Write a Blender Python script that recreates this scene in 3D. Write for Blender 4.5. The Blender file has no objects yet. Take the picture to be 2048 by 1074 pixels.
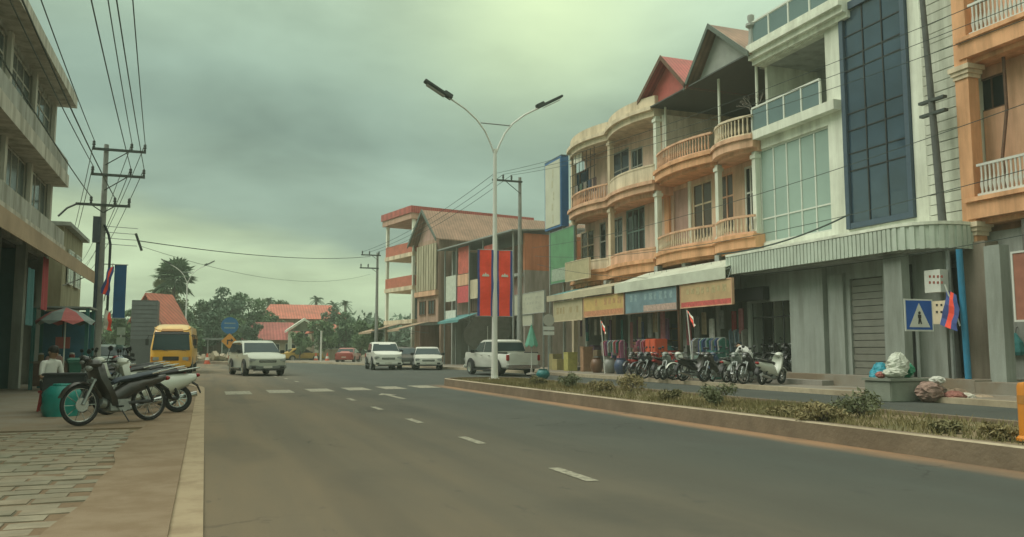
import bpy, bmesh, math, random
import numpy as np
from mathutils import Vector, Matrix
R = math.radians
random.seed(7)
sc = bpy.context.scene
col = sc.collection

# ------------------------------------------------------------------ camera
F_PX, CAM_H = 1650.0, 1.25            # focal length in pixels of a 2048 px wide picture, eye height in m
YAW, PITCH = R(20.3205), R(5.6418)
cd = bpy.data.cameras.new('camera'); cam = bpy.data.objects.new('camera', cd); col.objects.link(cam)
cd.sensor_width = 36.0; cd.lens = F_PX / 2048 * 36.0; cd.clip_start = 0.05; cd.clip_end = 3000
cam.location = (0, 0, CAM_H); cam.rotation_euler = (R(90) + PITCH, 0, -YAW)
sc.camera = cam
# ------------------------------------------------------------------ world, sun, exposure
SUN_EL, SUN_AZ = R(52), R(-75)        # azimuth clockwise from +Y
w = bpy.data.worlds.new('World'); sc.world = w; w.use_nodes = True
nt = w.node_tree; N = nt.nodes; L = nt.links
for n in list(N): N.remove(n)
def wn(t, **k):
    n = N.new(t)
    for a, b in k.items(): setattr(n, a, b)
    return n
def wmath(op, a, b=None, c=None):
    n = wn('ShaderNodeMath', operation=op)
    for i, q in enumerate((a, b, c)):
        if q is None: continue
        if isinstance(q, (int, float)): n.inputs[i].default_value = q
        else: L.new(q, n.inputs[i])
    return n.outputs[0]
out = wn('ShaderNodeOutputWorld'); bg = wn('ShaderNodeBackground'); bg.inputs['Strength'].default_value = 0.1
L.new(bg.outputs[0], out.inputs[0])
sky = wn('ShaderNodeTexSky', sky_type='NISHITA'); sky.sun_disc = False
sky.sun_elevation = SUN_EL; sky.sun_rotation = SUN_AZ; sky.air_density = 1.5; sky.dust_density = 4
tc = wn('ShaderNodeTexCoord')
sep = wn('ShaderNodeSeparateXYZ'); L.new(tc.outputs['Generated'], sep.inputs[0])
X_, Y_, Z_ = sep.outputs
zc = wmath('MAXIMUM', Z_, 0.0)
den = wmath('ADD', zc, 0.16)
cmb = wn('ShaderNodeCombineXYZ'); L.new(wmath('DIVIDE', X_, den), cmb.inputs[0]); L.new(wmath('DIVIDE', Y_, den), cmb.inputs[1])
def noise(scale, detail, rough, seed, dist=0.0):
    n = wn('ShaderNodeTexNoise'); n.noise_dimensions = '4D'; n.inputs['W'].default_value = seed
    n.inputs['Scale'].default_value = scale; n.inputs['Detail'].default_value = detail
    n.inputs['Roughness'].default_value = rough; n.inputs['Distortion'].default_value = dist
    L.new(cmb.outputs[0], n.inputs['Vector']); return n.outputs['Fac']
n1 = noise(0.62, 4, 0.5, 3.1, 0.5); n2 = noise(1.6, 5, 0.52, 8.4, 0.3)
el = wmath('MULTIPLY', wmath('ARCSINE', Z_), 180 / math.pi)
el2 = wmath('ADD', el, wmath('MULTIPLY', wmath('SUBTRACT', n1, 0.5), 16.0))
ramp = wn('ShaderNodeValToRGB'); L.new(wmath('DIVIDE', el2, 60.0), ramp.inputs[0])
RA = [(0, (.44, .55, .37)), (4, (.47, .585, .375)), (7.2, (.45, .56, .36)), (9.8, (.27, .37, .295)), (13, (.225, .318, .26)),
      (17, (.265, .37, .295)), (21, (.34, .46, .345)), (26, (.48, .62, .45)), (36, (.78, .90, .68)), (60, (1.1, 1.18, .97))]
e = ramp.color_ramp.elements
while len(e) < len(RA): e.new(0.5)
for q, (d, c) in zip(e, RA): q.position = d / 60.0; q.color = (*c, 1)
def vmix(fac, a, b, bt='MIX'):
    m = wn('ShaderNodeMix', data_type='RGBA', blend_type=bt)
    for s, q in ((m.inputs[0], fac), (m.inputs[6], a), (m.inputs[7], b)):
        if isinstance(q, (int, float)): s.default_value = q
        elif isinstance(q, tuple): s.default_value = (*q, 1)
        else: L.new(q, s)
    return m.outputs[2]
mr = wn('ShaderNodeMapRange'); mr.inputs[1].default_value = .3; mr.inputs[2].default_value = .7
mr.inputs[3].default_value = .76; mr.inputs[4].default_value = 1.27; L.new(n2, mr.inputs[0])
vm = wn('ShaderNodeVectorMath', operation='SCALE'); L.new(ramp.outputs[0], vm.inputs[0]); L.new(mr.outputs[0], vm.inputs['Scale'])
# the thin bright place in the cloud where the light comes through
gd = Vector((math.sin(R(22.5)) * math.cos(R(24.5)), math.cos(R(22.5)) * math.cos(R(24.5)), math.sin(R(24.5))))
dp = wn('ShaderNodeVectorMath', operation='DOT_PRODUCT'); L.new(tc.outputs['Generated'], dp.inputs[0]); dp.inputs[1].default_value = gd
gl = wmath('POWER', wmath('MAXIMUM', dp.outputs['Value'], 0.0), 120.0)
gl = wmath('MULTIPLY', gl, wmath('ADD', n2, 0.35))
cl = vmix(gl, vm.outputs[0], (.70, .85, .50))
ten = wn('ShaderNodeVectorMath', operation='SCALE'); ten.inputs['Scale'].default_value = 10.0; L.new(cl, ten.inputs[0])
L.new(vmix(0.97, sky.outputs[0], ten.outputs[0]), bg.inputs['Color'])
sd = bpy.data.lights.new('sun', 'SUN'); sd.energy = 1.5; sd.angle = R(40); sd.color = (1.0, .97, .86)
sun = bpy.data.objects.new('sun', sd); col.objects.link(sun)
sdir = Vector((math.sin(SUN_AZ) * math.cos(SUN_EL), math.cos(SUN_AZ) * math.cos(SUN_EL), math.sin(SUN_EL)))
sun.rotation_euler = sdir.to_track_quat('Z', 'Y').to_euler(); sun.location = (0, 0, 60)
vs = sc.view_settings
vs.view_transform = 'Standard'; vs.look = 'None'; vs.exposure = 0.3; vs.gamma = 1.0; vs.use_curve_mapping = False

# ------------------------------------------------------------------ photo pixel -> place
FW = Vector((math.sin(YAW) * math.cos(PITCH), math.cos(YAW) * math.cos(PITCH), math.sin(PITCH)))
RT = Vector((math.cos(YAW), -math.sin(YAW), 0)); UP = RT.cross(FW)
def ray(px, py): return FW + RT * ((px - 1024) / F_PX) - UP * ((py - 537) / F_PX)
def atX(px, py, X): d = ray(px, py); return d * (X / d.x) + Vector((0, 0, CAM_H))
def gnd(px, py, z=0.0): d = ray(px, py); return d * ((z - CAM_H) / d.z) + Vector((0, 0, CAM_H))
def atw(px, py, dist): return ray(px, py) * dist + Vector((0, 0, CAM_H))
def YX(px, X): return atX(px, 600, X).y
def cx(Y): return -12.0 * ((Y - 30) / 64.0) ** 2 if Y > 30 else 0.0    # the road bends left

# ------------------------------------------------------------------ materials
def S(r, g, b):
    f = lambda c: (c / 255 / 12.92) if c / 255 <= .04045 else ((c / 255 + .055) / 1.055) ** 2.4
    return (f(r), f(g), f(b))
MATS = {}
def mat(name, c, rough=.7, var=.18, scale=4.0, metal=0.0, dirt=0.0, dirtc=(.10, .075, .05), bump=0.0, bscale=30.0, spec=.4, streak=False, coat=0.0, wave=None):
    if name in MATS: return MATS[name]
    m = bpy.data.materials.new(name); m.use_nodes = True; t = m.node_tree; n = t.nodes; l = t.links
    b = n['Principled BSDF']; b.inputs['Roughness'].default_value = rough; b.inputs['Metallic'].default_value = metal
    b.inputs['Specular IOR Level'].default_value = spec; b.inputs['Coat Weight'].default_value = coat
    tcn = n.new('ShaderNodeTexCoord'); geo = n.new('ShaderNodeNewGeometry')
    vec = geo.outputs['Position'] if streak or dirt > 0 else tcn.outputs['Object']
    ns = n.new('ShaderNodeTexNoise'); ns.inputs['Scale'].default_value = scale; ns.inputs['Detail'].default_value = 5; ns.inputs['Roughness'].default_value = .6
    l.new(vec, ns.inputs['Vector'])
    r = n.new('ShaderNodeMapRange'); r.inputs[1].default_value = .25; r.inputs[2].default_value = .75
    r.inputs[3].default_value = 1 - var; r.inputs[4].default_value = 1 + var; l.new(ns.outputs['Fac'], r.inputs[0])
    sc_ = n.new('ShaderNodeVectorMath'); sc_.operation = 'SCALE'; sc_.inputs[0].default_value = c; l.new(r.outputs[0], sc_.inputs['Scale'])
    cur = sc_.outputs[0]
    if dirt > 0:
        mp = n.new('ShaderNodeMapping'); mp.inputs['Scale'].default_value = (1.6, 1.6, .22) if streak else (.5, .5, .5); l.new(geo.outputs['Position'], mp.inputs[0])
        n2_ = n.new('ShaderNodeTexNoise'); n2_.inputs['Scale'].default_value = 1.3; n2_.inputs['Detail'].default_value = 7; n2_.inputs['Roughness'].default_value = .65; l.new(mp.outputs[0], n2_.inputs['Vector'])
        r2 = n.new('ShaderNodeMapRange'); r2.inputs[1].default_value = .40; r2.inputs[2].default_value = .74; r2.inputs[3].default_value = 0; r2.inputs[4].default_value = dirt; l.new(n2_.outputs['Fac'], r2.inputs[0])
        mx = n.new('ShaderNodeMix'); mx.data_type = 'RGBA'; l.new(r2.outputs[0], mx.inputs[0]); l.new(cur, mx.inputs[6]); mx.inputs[7].default_value = (*dirtc, 1); cur = mx.outputs[2]
    if wave:      # sheet ribs or tile courses
        wv_ = n.new('ShaderNodeTexWave'); wv_.wave_type = 'BANDS'; wv_.bands_direction = wave[0]; wv_.inputs['Scale'].default_value = wave[1]; wv_.inputs['Distortion'].default_value = .3; l.new(geo.outputs['Position'], wv_.inputs['Vector'])
        rw = n.new('ShaderNodeMapRange'); rw.inputs[3].default_value = .72; rw.inputs[4].default_value = 1.06; l.new(wv_.outputs['Fac'], rw.inputs[0])
        sw = n.new('ShaderNodeVectorMath'); sw.operation = 'SCALE'; l.new(cur, sw.inputs[0]); l.new(rw.outputs[0], sw.inputs['Scale']); cur = sw.outputs[0]
    l.new(cur, b.inputs['Base Color'])
    if bump > 0:
        nb = n.new('ShaderNodeTexNoise'); nb.inputs['Scale'].default_value = bscale; nb.inputs['Detail'].default_value = 4; l.new(vec, nb.inputs['Vector'])
        bp = n.new('ShaderNodeBump'); bp.inputs['Strength'].default_value = bump; bp.inputs['Distance'].default_value = .02; l.new(nb.outputs['Fac'], bp.inputs['Height']); l.new(bp.outputs[0], b.inputs['Normal'])
    MATS[name] = m; return m
def wall(name, c, dirt=.45):
    dirt = min(.95, dirt * 1.6)
    return mat(name, c, .85, .10, 1.2, dirt=dirt, dirtc=(c[0] * .35, c[1] * .33, c[2] * .28), bump=.25, bscale=14, streak=True, spec=.25)
def paint(name, c, rough=.3): return mat(name, c, rough, .05, 2, dirt=.25, dirtc=(.16, .12, .08), spec=.5, coat=.3)
def plain(name, c, rough=.6, var=.12): return mat(name, c, rough, var, 6)
def metalm(name, c, rough=.45): return mat(name, c, rough, .15, 8, metal=.6, dirt=.3)
glass_dark = mat('dark glass', (.018, .024, .028), .1, .2, .8, spec=.35)
rubber = mat('rubber', (.018, .018, .019), .85, .2, 12)
black = mat('black plastic', (.02, .02, .022), .5, .2, 12)
chrome = mat('dull chrome', (.45, .46, .45), .25, .1, 8, metal=.9)
galv = metalm('galvanised steel', (.33, .36, .35))
white_p = mat('white paint', (.62, .63, .58), .55, .08, 3, dirt=.2)
concrete = mat('concrete', (.28, .265, .235), .9, .2, 3, dirt=.5, dirtc=(.14, .10, .065), bump=.4, bscale=18)
skin = mat('skin', (.32, .19, .12), .55, .08, 20)
hair = mat('hair', (.012, .01, .009), .6, .2, 30)

# ------------------------------------------------------------------ mesh helpers
class MB:
    def __init__(s): s.v = []; s.f = []; s.mi = []; s.cur = 0
    def _add(s, vs_, fs):
        o = len(s.v); s.v += [tuple(p) for p in vs_]; s.f += [tuple(o + i for i in q) for q in fs]; s.mi += [s.cur] * len(fs); return s
    def box(s, x0, x1, y0, y1, z0, z1):
        x0, x1 = min(x0, x1), max(x0, x1); y0, y1 = min(y0, y1), max(y0, y1); z0, z1 = min(z0, z1), max(z0, z1)
        return s._add([(x0, y0, z0), (x1, y0, z0), (x1, y1, z0), (x0, y1, z0), (x0, y0, z1), (x1, y0, z1), (x1, y1, z1), (x0, y1, z1)],
                      [(3, 2, 1, 0), (4, 5, 6, 7), (0, 1, 5, 4), (1, 2, 6, 5), (2, 3, 7, 6), (3, 0, 4, 7)])
    def obox(s, c, size, rot=(0, 0, 0)):
        M = Matrix.Translation(c) @ (Matrix.Rotation(rot[2], 4, 'Z') @ Matrix.Rotation(rot[1], 4, 'Y') @ Matrix.Rotation(rot[0], 4, 'X'))
        a, b, d = size[0] / 2, size[1] / 2, size[2] / 2
        P = [(-a, -b, -d), (a, -b, -d), (a, b, -d), (-a, b, -d), (-a, -b, d), (a, -b, d), (a, b, d), (-a, b, d)]
        return s._add([M @ Vector(p) for p in P], [(3, 2, 1, 0), (4, 5, 6, 7), (0, 1, 5, 4), (1, 2, 6, 5), (2, 3, 7, 6), (3, 0, 4, 7)])
    def rings(s, rs, cap=True, closed=False):
        n = len(rs[0]); vs_ = [p for r_ in rs for p in r_]; fs = []
        for i in range(len(rs) - 1 + (1 if closed else 0)):
            a = i * n; b = ((i + 1) % len(rs)) * n
            for k in range(n): fs.append((a + k, a + (k + 1) % n, b + (k + 1) % n, b + k))
        if cap and not closed: fs += [tuple(range(n - 1, -1, -1)), tuple(range((len(rs) - 1) * n, len(rs) * n))]
        return s._add(vs_, fs)
    def cyl(s, p0, p1, r0, r1=None, n=8, cap=True):
        r1 = r0 if r1 is None else r1; p0 = Vector(p0); p1 = Vector(p1); d = (p1 - p0).normalized()
        u = d.orthogonal().normalized(); v = d.cross(u)
        rg = lambda p, r_: [p + (u * math.cos(2 * math.pi * k / n) + v * math.sin(2 * math.pi * k / n)) * r_ for k in range(n)]
        return s.rings([rg(p0, r0), rg(p1, r1)], cap)
    def tube(s, pts, r, n=6):
        pts = [Vector(p) for p in pts]; rs = []; u = None
        for i, p in enumerate(pts):
            d = (pts[min(i + 1, len(pts) - 1)] - pts[max(i - 1, 0)]).normalized()
            u = (d.orthogonal() if u is None else (u - d * u.dot(d))).normalized(); v = d.cross(u)
            rr = r[i] if isinstance(r, (list, tuple)) else r
            rs.append([p + (u * math.cos(2 * math.pi * k / n) + v * math.sin(2 * math.pi * k / n)) * rr for k in range(n)])
        return s.rings(rs)
    def prism(s, poly, axis, a0, a1):
        mk = {'x': lambda p, a: (a, p[0], p[1]), 'y': lambda p, a: (p[0], a, p[1]), 'z': lambda p, a: (p[0], p[1], a)}[axis]
        n = len(poly); vs_ = [mk(p, a0) for p in poly] + [mk(p, a1) for p in poly]
        return s._add(vs_, [tuple(range(n - 1, -1, -1)), tuple(range(n, 2 * n))] + [(k, (k + 1) % n, n + (k + 1) % n, n + k) for k in range(n)])
    def lathe(s, prof, c=(0, 0, 0), n=12, axis='z', cap=True):
        rs = []
        for r_, h in prof:
            ring = []
            for k in range(n):
                a = 2 * math.pi * k / n; p = (r_ * math.cos(a), r_ * math.sin(a), h)
                if axis == 'y': p = (p[0], p[2], p[1])
                if axis == 'x': p = (p[2], p[0], p[1])
                ring.append((p[0] + c[0], p[1] + c[1], p[2] + c[2]))
            rs.append(ring)
        return s.rings(rs, cap)
    def torus(s, c, R0, r, n=20, m=8, axis='y', sq=1.0):
        rs = []
        for i in range(n):
            a = 2 * math.pi * i / n; ring = []
            for k in range(m):
                b = 2 * math.pi * k / m; q = R0 + r * math.cos(b); h = r * math.sin(b) * sq
                p = (q * math.cos(a), h, q * math.sin(a)) if axis == 'y' else ((q * math.cos(a), q * math.sin(a), h) if axis == 'z' else (h, q * math.cos(a), q * math.sin(a)))
                ring.append((p[0] + c[0], p[1] + c[1], p[2] + c[2]))
            rs.append(ring)
        return s.rings(rs, closed=True)
    def poly(s, pts): return s._add(pts, [tuple(range(len(pts)))])
    def ell(s, c, r, n=10, m=6):
        rs = [[(c[0] + r[0] * math.sin(math.pi * (j + .02) / (m + .04)) * math.cos(2 * math.pi * k / n), c[1] + r[1] * math.sin(math.pi * (j + .02) / (m + .04)) * math.sin(2 * math.pi * k / n), c[2] - r[2] * math.cos(math.pi * (j + .02) / (m + .04))) for k in range(n)] for j in range(m + 1)]
        return s.rings(rs)
    def wallX(s, x0, x1, y0, y1, z0, z1, holes=()):
        ys = sorted({y0, y1, *[min(max(h[i], y0), y1) for h in holes for i in (0, 1)]}); zs = sorted({z0, z1, *[min(max(h[i], z0), z1) for h in holes for i in (2, 3)]})
        for a, b in zip(ys, ys[1:]):
            for c, d in zip(zs, zs[1:]):
                my, mz = (a + b) / 2, (c + d) / 2
                if not any(h[0] < my < h[1] and h[2] < mz < h[3] for h in holes): s.box(x0, x1, a, b, c, d)
        return s
    def build(s, name, m, parent=None, smooth=False, world=True, bevel=0.0, recalc=True):
        off = Vector((0, 0, 0)); loc = None
        if world:
            p = parent
            while p: off += p.location; p = p.parent
            if parent is None and s.v:
                a = np.array(s.v); loc = Vector(((a[:, 0].min() + a[:, 0].max()) / 2, (a[:, 1].min() + a[:, 1].max()) / 2, a[:, 2].min())); off = loc
        me = bpy.data.meshes.new(name); me.from_pydata([(x - off.x, y - off.y, z - off.z) for x, y, z in s.v], [], s.f)
        ms = m if isinstance(m, (list, tuple)) else [m]
        for q in ms: me.materials.append(q)
        if len(ms) > 1: me.polygons.foreach_set('material_index', s.mi)
        bm = bmesh.new(); bm.from_mesh(me)
        if recalc: bmesh.ops.recalc_face_normals(bm, faces=bm.faces)
        if bevel: bmesh.ops.bevel(bm, geom=[e_ for e_ in bm.edges if e_.calc_face_angle(0) > .6], offset=bevel, segments=2, affect='EDGES', clamp_overlap=True)
        bm.to_mesh(me); bm.free()
        if smooth:
            me.shade_smooth()
            me.set_sharp_from_angle(angle=R(40))
        o = bpy.data.objects.new(name, me); col.objects.link(o); o.parent = parent
        if loc: o.location = loc
        return o
def tag(o, label=None, cat=None, group=None, kind=None):
    if label: o['label'] = label
    if cat: o['category'] = cat
    if group: o['group'] = group
    if kind: o['kind'] = kind
    return o
def thing(name, label, cat, loc=(0, 0, 0), rz=0.0, group=None):
    o = bpy.data.objects.new(name, None); col.objects.link(o); o.location = loc; o.rotation_euler = (0, 0, rz); o.empty_display_size = .2
    return tag(o, label, cat, group)
def inst(src, parent, loc=(0, 0, 0), rz=0.0):              # a piece that shares its mesh with an earlier one
    o = src.copy(); col.objects.link(o); o.parent = parent; o.location = loc; o.rotation_euler = (0, 0, rz); return o
def copy_tree(o, parent=None):
    c = o.copy(); col.objects.link(c); c.parent = parent
    for ch in list(o.children): copy_tree(ch, c)
    return c
def leaves(name, clumps, size, m, parent=None, seed=1, flat=.5, world=True, narrow=1.0):
    rg = np.random.default_rng(seed); P = []
    for c, r_, n in clumps:
        d = rg.normal(size=(n, 3)); d /= np.linalg.norm(d, axis=1)[:, None]
        P.append(np.array(c) + d * np.array(r_) * (rg.random((n, 1)) ** .45))
    P = np.concatenate(P); n = len(P)
    off = np.zeros(3); loc = None
    if parent is not None and world:
        p = parent
        while p: off += np.array(p.location); p = p.parent
    elif parent is None:
        loc = Vector((P[:, 0].mean(), P[:, 1].mean(), P[:, 2].min())); off = np.array(loc)
    P = P - off
    a = rg.normal(size=(n, 3)); a /= np.linalg.norm(a, axis=1)[:, None]
    b = rg.normal(size=(n, 3)); b[:, 2] *= flat; b -= a * (a * b).sum(1)[:, None]; b /= np.linalg.norm(b, axis=1)[:, None]
    sz = size * (.6 + .8 * rg.random((n, 1)))
    V = np.stack([P - a * sz, P - b * sz * .45 * narrow, P + a * sz, P + b * sz * .45 * narrow], 1).reshape(-1, 3)
    me = bpy.data.meshes.new(name); me.vertices.add(4 * n); me.vertices.foreach_set('co', V.ravel())
    me.loops.add(4 * n); me.loops.foreach_set('vertex_index', np.arange(4 * n, dtype=np.int32))
    me.polygons.add(n); me.polygons.foreach_set('loop_start', np.arange(0, 4 * n, 4, dtype=np.int32))
    me.update(calc_edges=True); me.materials.append(m)
    o = bpy.data.objects.new(name, me); col.objects.link(o); o.parent = parent
    if loc: o.location = loc
    return o
# ------------------------------------------------------------------ ground, road, median, pavements
def node_mat(name, build, rough=.9, bump=.3, bscale=25, spec=.25):
    m = bpy.data.materials.new(name); m.use_nodes = True; t = m.node_tree; n = t.nodes; l = t.links; b = n['Principled BSDF']
    b.inputs['Roughness'].default_value = rough; b.inputs['Specular IOR Level'].default_value = spec
    geo = n.new('ShaderNodeNewGeometry'); pos = geo.outputs['Position']
    sp = n.new('ShaderNodeSeparateXYZ'); l.new(pos, sp.inputs[0])
    def nz(scale, det=5, ro=.6, vec=None):
        q = n.new('ShaderNodeTexNoise'); q.inputs['Scale'].default_value = scale; q.inputs['Detail'].default_value = det; q.inputs['Roughness'].default_value = ro
        l.new(vec or pos, q.inputs['Vector']); return q.outputs['Fac']
    def mr_(v, a, b_, c, d):
        q = n.new('ShaderNodeMapRange'); q.interpolation_type = 'SMOOTHSTEP'
        for i, x in zip((1, 2, 3, 4), (a, b_, c, d)): q.inputs[i].default_value = x
        l.new(v, q.inputs[0]); return q.outputs[0]
    def mth(op, a, b_=None):
        q = n.new('ShaderNodeMath'); q.operation = op
        for i, x in enumerate((a, b_)):
            if x is None: continue
            if isinstance(x, (int, float)): q.inputs[i].default_value = x
            else: l.new(x, q.inputs[i])
        return q.outputs[0]
    def mix(f, a, b_):
        q = n.new('ShaderNodeMix'); q.data_type = 'RGBA'; l.new(f, q.inputs[0])
        for i, x in ((6, a), (7, b_)):
            if isinstance(x, tuple): q.inputs[i].default_value = (*x, 1)
            else: l.new(x, q.inputs[i])
        return q.outputs[2]
    def mapv(s3):
        q = n.new('ShaderNodeMapping'); q.inputs['Scale'].default_value = s3; l.new(pos, q.inputs[0]); return q.outputs[0]
    class K: pass
    k = K(); k.n, k.l = n, l; k.nz, k.mr, k.mth, k.mix, k.mapv, k.sp = nz, mr_, mth, mix, mapv, sp
    l.new(build(k), b.inputs['Base Color'])
    if bump:
        bp = n.new('ShaderNodeBump'); bp.inputs['Strength'].default_value = bump; bp.inputs['Distance'].default_value = .01
        l.new(nz(bscale, 4), bp.inputs['Height']); l.new(bp.outputs[0], b.inputs['Normal'])
    return m
def _asphalt(k):
    base = k.mix(k.nz(55, 3), (.044, .054, .049), (.068, .078, .071))
    base = k.mix(k.mr(k.nz(.45, 6), .35, .7, 0, .6), base, (.08, .086, .076))
    # red-brown road dust, thickest along the left edge, dragged out along the wheel tracks
    tr = k.nz(1.0, 5, .6, k.mapv((.9, .10, 1)))
    side = k.mr(k.sp.outputs[0], -1.0, 7.2, 1.0, .0)
    d = k.mth('MULTIPLY', side, k.mr(tr, .25, .75, .55, 1.0))
    base = k.mix(d, base, (.205, .150, .092))
    ed = k.mth('MULTIPLY', k.mr(k.sp.outputs[0], 7.3, 7.75, 0, 1.0), k.mr(k.sp.outputs[0], 7.95, 8.3, 1, 0))
    ed = k.mth('MULTIPLY', ed, k.mr(k.sp.outputs[1], 26.5, 30.0, 1, 0))
    base = k.mix(k.mth('MULTIPLY', ed, k.mr(k.nz(1.5, 5, .6, k.mapv((1, .25, 1))), .3, .6, .5, 1)), base, (.31, .18, .10))
    # tyre-polished wheel tracks, tar patches, oil drips and cracks
    tw = k.nz(1.0, 3, .5, k.mapv((1.25, .03, 1))); base = k.mix(k.mr(tw, .42, .66, 0, .38), base, (.055, .055, .047))
    base = k.mix(k.mth('MULTIPLY', k.mr(k.nz(.33, 3, .4, k.mapv((1, .4, 1))), .56, .60, 0, .30), k.mr(k.nz(6, 5), .2, .7, .5, 1)), base, (.045, .047, .043))
    base = k.mix(k.mr(k.nz(2.6, 4, .5), .68, .76, 0, .6), base, (.03, .03, .028))
    base = k.mix(k.mr(k.nz(240, 2, .5), .52, .72, 0, .5), base, (.19, .175, .14)); base = k.mix(k.mr(k.nz(130, 2, .5), .55, .75, 0, .5), base, (.03, .032, .03))
    vo = k.n.new('ShaderNodeTexVoronoi'); vo.feature = 'DISTANCE_TO_EDGE'; vo.inputs['Scale'].default_value = .42
    wp = k.n.new('ShaderNodeVectorMath'); wp.operation = 'ADD'; k.l.new(k.mapv((1, .6, 1)), wp.inputs[0]); q3 = k.n.new('ShaderNodeTexNoise'); q3.inputs['Scale'].default_value = 1.4; q3.inputs['Detail'].default_value = 6; k.l.new(k.mapv((1, 1, 1)), q3.inputs['Vector']); k.l.new(q3.outputs['Color'], wp.inputs[1]); k.l.new(wp.outputs[0], vo.inputs['Vector'])
    base = k.mix(k.mth('MULTIPLY', k.mr(vo.outputs['Distance'], .003, .011, .5, 0), k.mr(k.nz(.25, 3), .54, .62, 0, 1)), base, (.028, .027, .024))
    cr = k.nz(3.0, 8, .75, k.mapv((1, .35, 1)))
    return k.mix(k.mr(cr, .60, .66, 0, .35), base, (.05, .05, .048))
asphalt = node_mat('asphalt with road dust', _asphalt, .85, .6, 160)
def _dirt(k):
    b = k.mix(k.nz(1.1, 6), (.14, .095, .058), (.24, .165, .105)); b = k.mix(k.mr(k.nz(14, 5), .5, .75, 0, .6), b, (.10, .075, .05))
    return k.mix(k.mr(k.nz(.06, 4), .45, .65, 0, .8), b, (.085, .095, .04))
dirt = node_mat('dusty earth', _dirt, .95, .6, 30)
def _conc(k):
    b = k.mix(k.nz(2.2, 6), (.21, .19, .155), (.29, .265, .225)); b = k.mix(k.mr(k.nz(.6, 6), .40, .66, 0, .85), b, (.19, .14, .092))
    return k.mix(k.mr(k.nz(9, 6, .7), .58, .72, 0, .5), b, (.13, .12, .105))
pave_m = node_mat('worn concrete paving', _conc, .9, .4, 22)
def _soil(k):
    b = k.mix(k.nz(3, 6), (.17, .13, .075), (.25, .19, .115)); return k.mix(k.mr(k.nz(.9, 5), .42, .62, 0, .75), b, (.10, .105, .045))
soil = node_mat('median soil', _soil, .95, .8, 25)
line_m = node_mat('worn road paint', lambda k: k.mix(k.mr(k.nz(11, 8, .78), .40, .64, 0, .9), (.36, .335, .26), (.12, .11, .085)), .8, .2, 60)
edge_m = node_mat('dusty edge strip', lambda k: k.mix(k.mr(k.nz(2.5, 6, .7), .4, .7, 0, .75), (.35, .272, .18), (.23, .165, .105)), .9, .3, 40)

def ribbon(name, xl, xr, y0, y1, z, m, kind='structure', parent=None, step=2.0, nx=1, thick=0.0, curve=True):
    n = max(1, int((y1 - y0) / step)); b = MB(); g = []
    for i in range(n + 1):
        Y = y0 + (y1 - y0) * i / n; c = cx(Y) if curve else 0
        a, d = (xl(Y) if callable(xl) else xl) + c, (xr(Y) if callable(xr) else xr) + c
        g.append((a, d, Y))
    if thick: b.rings([[(a, Y, z - thick), (d, Y, z - thick), (d, Y, z), (a, Y, z)] for a, d, Y in g])
    else:
        vs_ = [p for a, d, Y in g for p in ((a, Y, z), (d, Y, z))]
        b._add(vs_, [(2 * i, 2 * i + 1, 2 * i + 3, 2 * i + 2) for i in range(n)])
    o = b.build(name, m, parent, recalc=bool(thick))
    if kind: tag(o, kind=kind)
    return o
g = MB(); g.poly([(-220, -60, -.03), (220, -60, -.03), (220, 320, -.03), (-220, 320, -.03)]); tag(g.build('ground', dirt), kind='structure')
road = ribbon('road', -.5, 17.0, -30, 190, 0.0, asphalt)
# side street that leaves to the left behind the parked motorbikes
g = MB(); g.poly([(-40, 41, -.004), (-.4, 40, -.004), (-.4, 53, -.004), (-40, 56, -.004)]); tag(g.build('side_street', asphalt), kind='structure')
def edgex(Y): return 0.0 if Y < 29 else -.06 * (Y - 29) ** 1.75
b = MB(); ys = [-10 + .8 * i for i in range(int(48 / .8))]
b.rings([[(edgex(Y) - .20, Y, -.02), (edgex(Y) + .03, Y, -.02), (edgex(Y) + .03, Y, .018), (edgex(Y) - .20, Y, .018)] for Y in ys if edgex(Y) > -3.6])
b.build('edge_strip', edge_m, road)
dash = None
for k in range(7):
    Y = 7.28 + 3.37 * k
    if 23.6 < Y < 28.9: continue
    if dash is None:
        d_ = MB(); d_.poly([(-.065, 0, 0), (.065, 0, 0), (.065, .95, 0), (-.065, .95, 0)]); dash = d_.build('lane_dash', line_m, road, world=False, recalc=False); d = dash
    else: d = inst(dash, road)
    d.location = Vector((3.52, Y, .005)) - road.location
for Y in (33.5, 37, 40.5, 44, 47.5, 51):
    d = inst(dash, road); d.location = Vector((3.5 + cx(Y), Y, .005)) - road.location
bar = None
for k in range(6):
    if bar is None:
        d_ = MB(); d_.poly([(-.36, 0, 0), (.36, 0, 0), (.36, 1.9, 0), (-.36, 1.9, 0)]); bar = d_.build('crosswalk_bar', line_m, road, world=False, recalc=False); d = bar
    else: d = inst(bar, road)
    d.location = Vector((.95 + 1.22 * k, 24.7 + .42 * k, .005)) - road.location
# faint arrow before the crossing
a_ = MB(); a_.poly([(4.75, 21.0, .005), (4.9, 21.0, .005), (4.9, 23.0, .005), (4.75, 23.0, .005)]); a_.poly([(4.55, 23.0, .0052), (5.1, 23.0, .0052), (4.83, 23.9, .0052)]); a_.build('turn_arrow', line_m, road, recalc=False)

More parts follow.
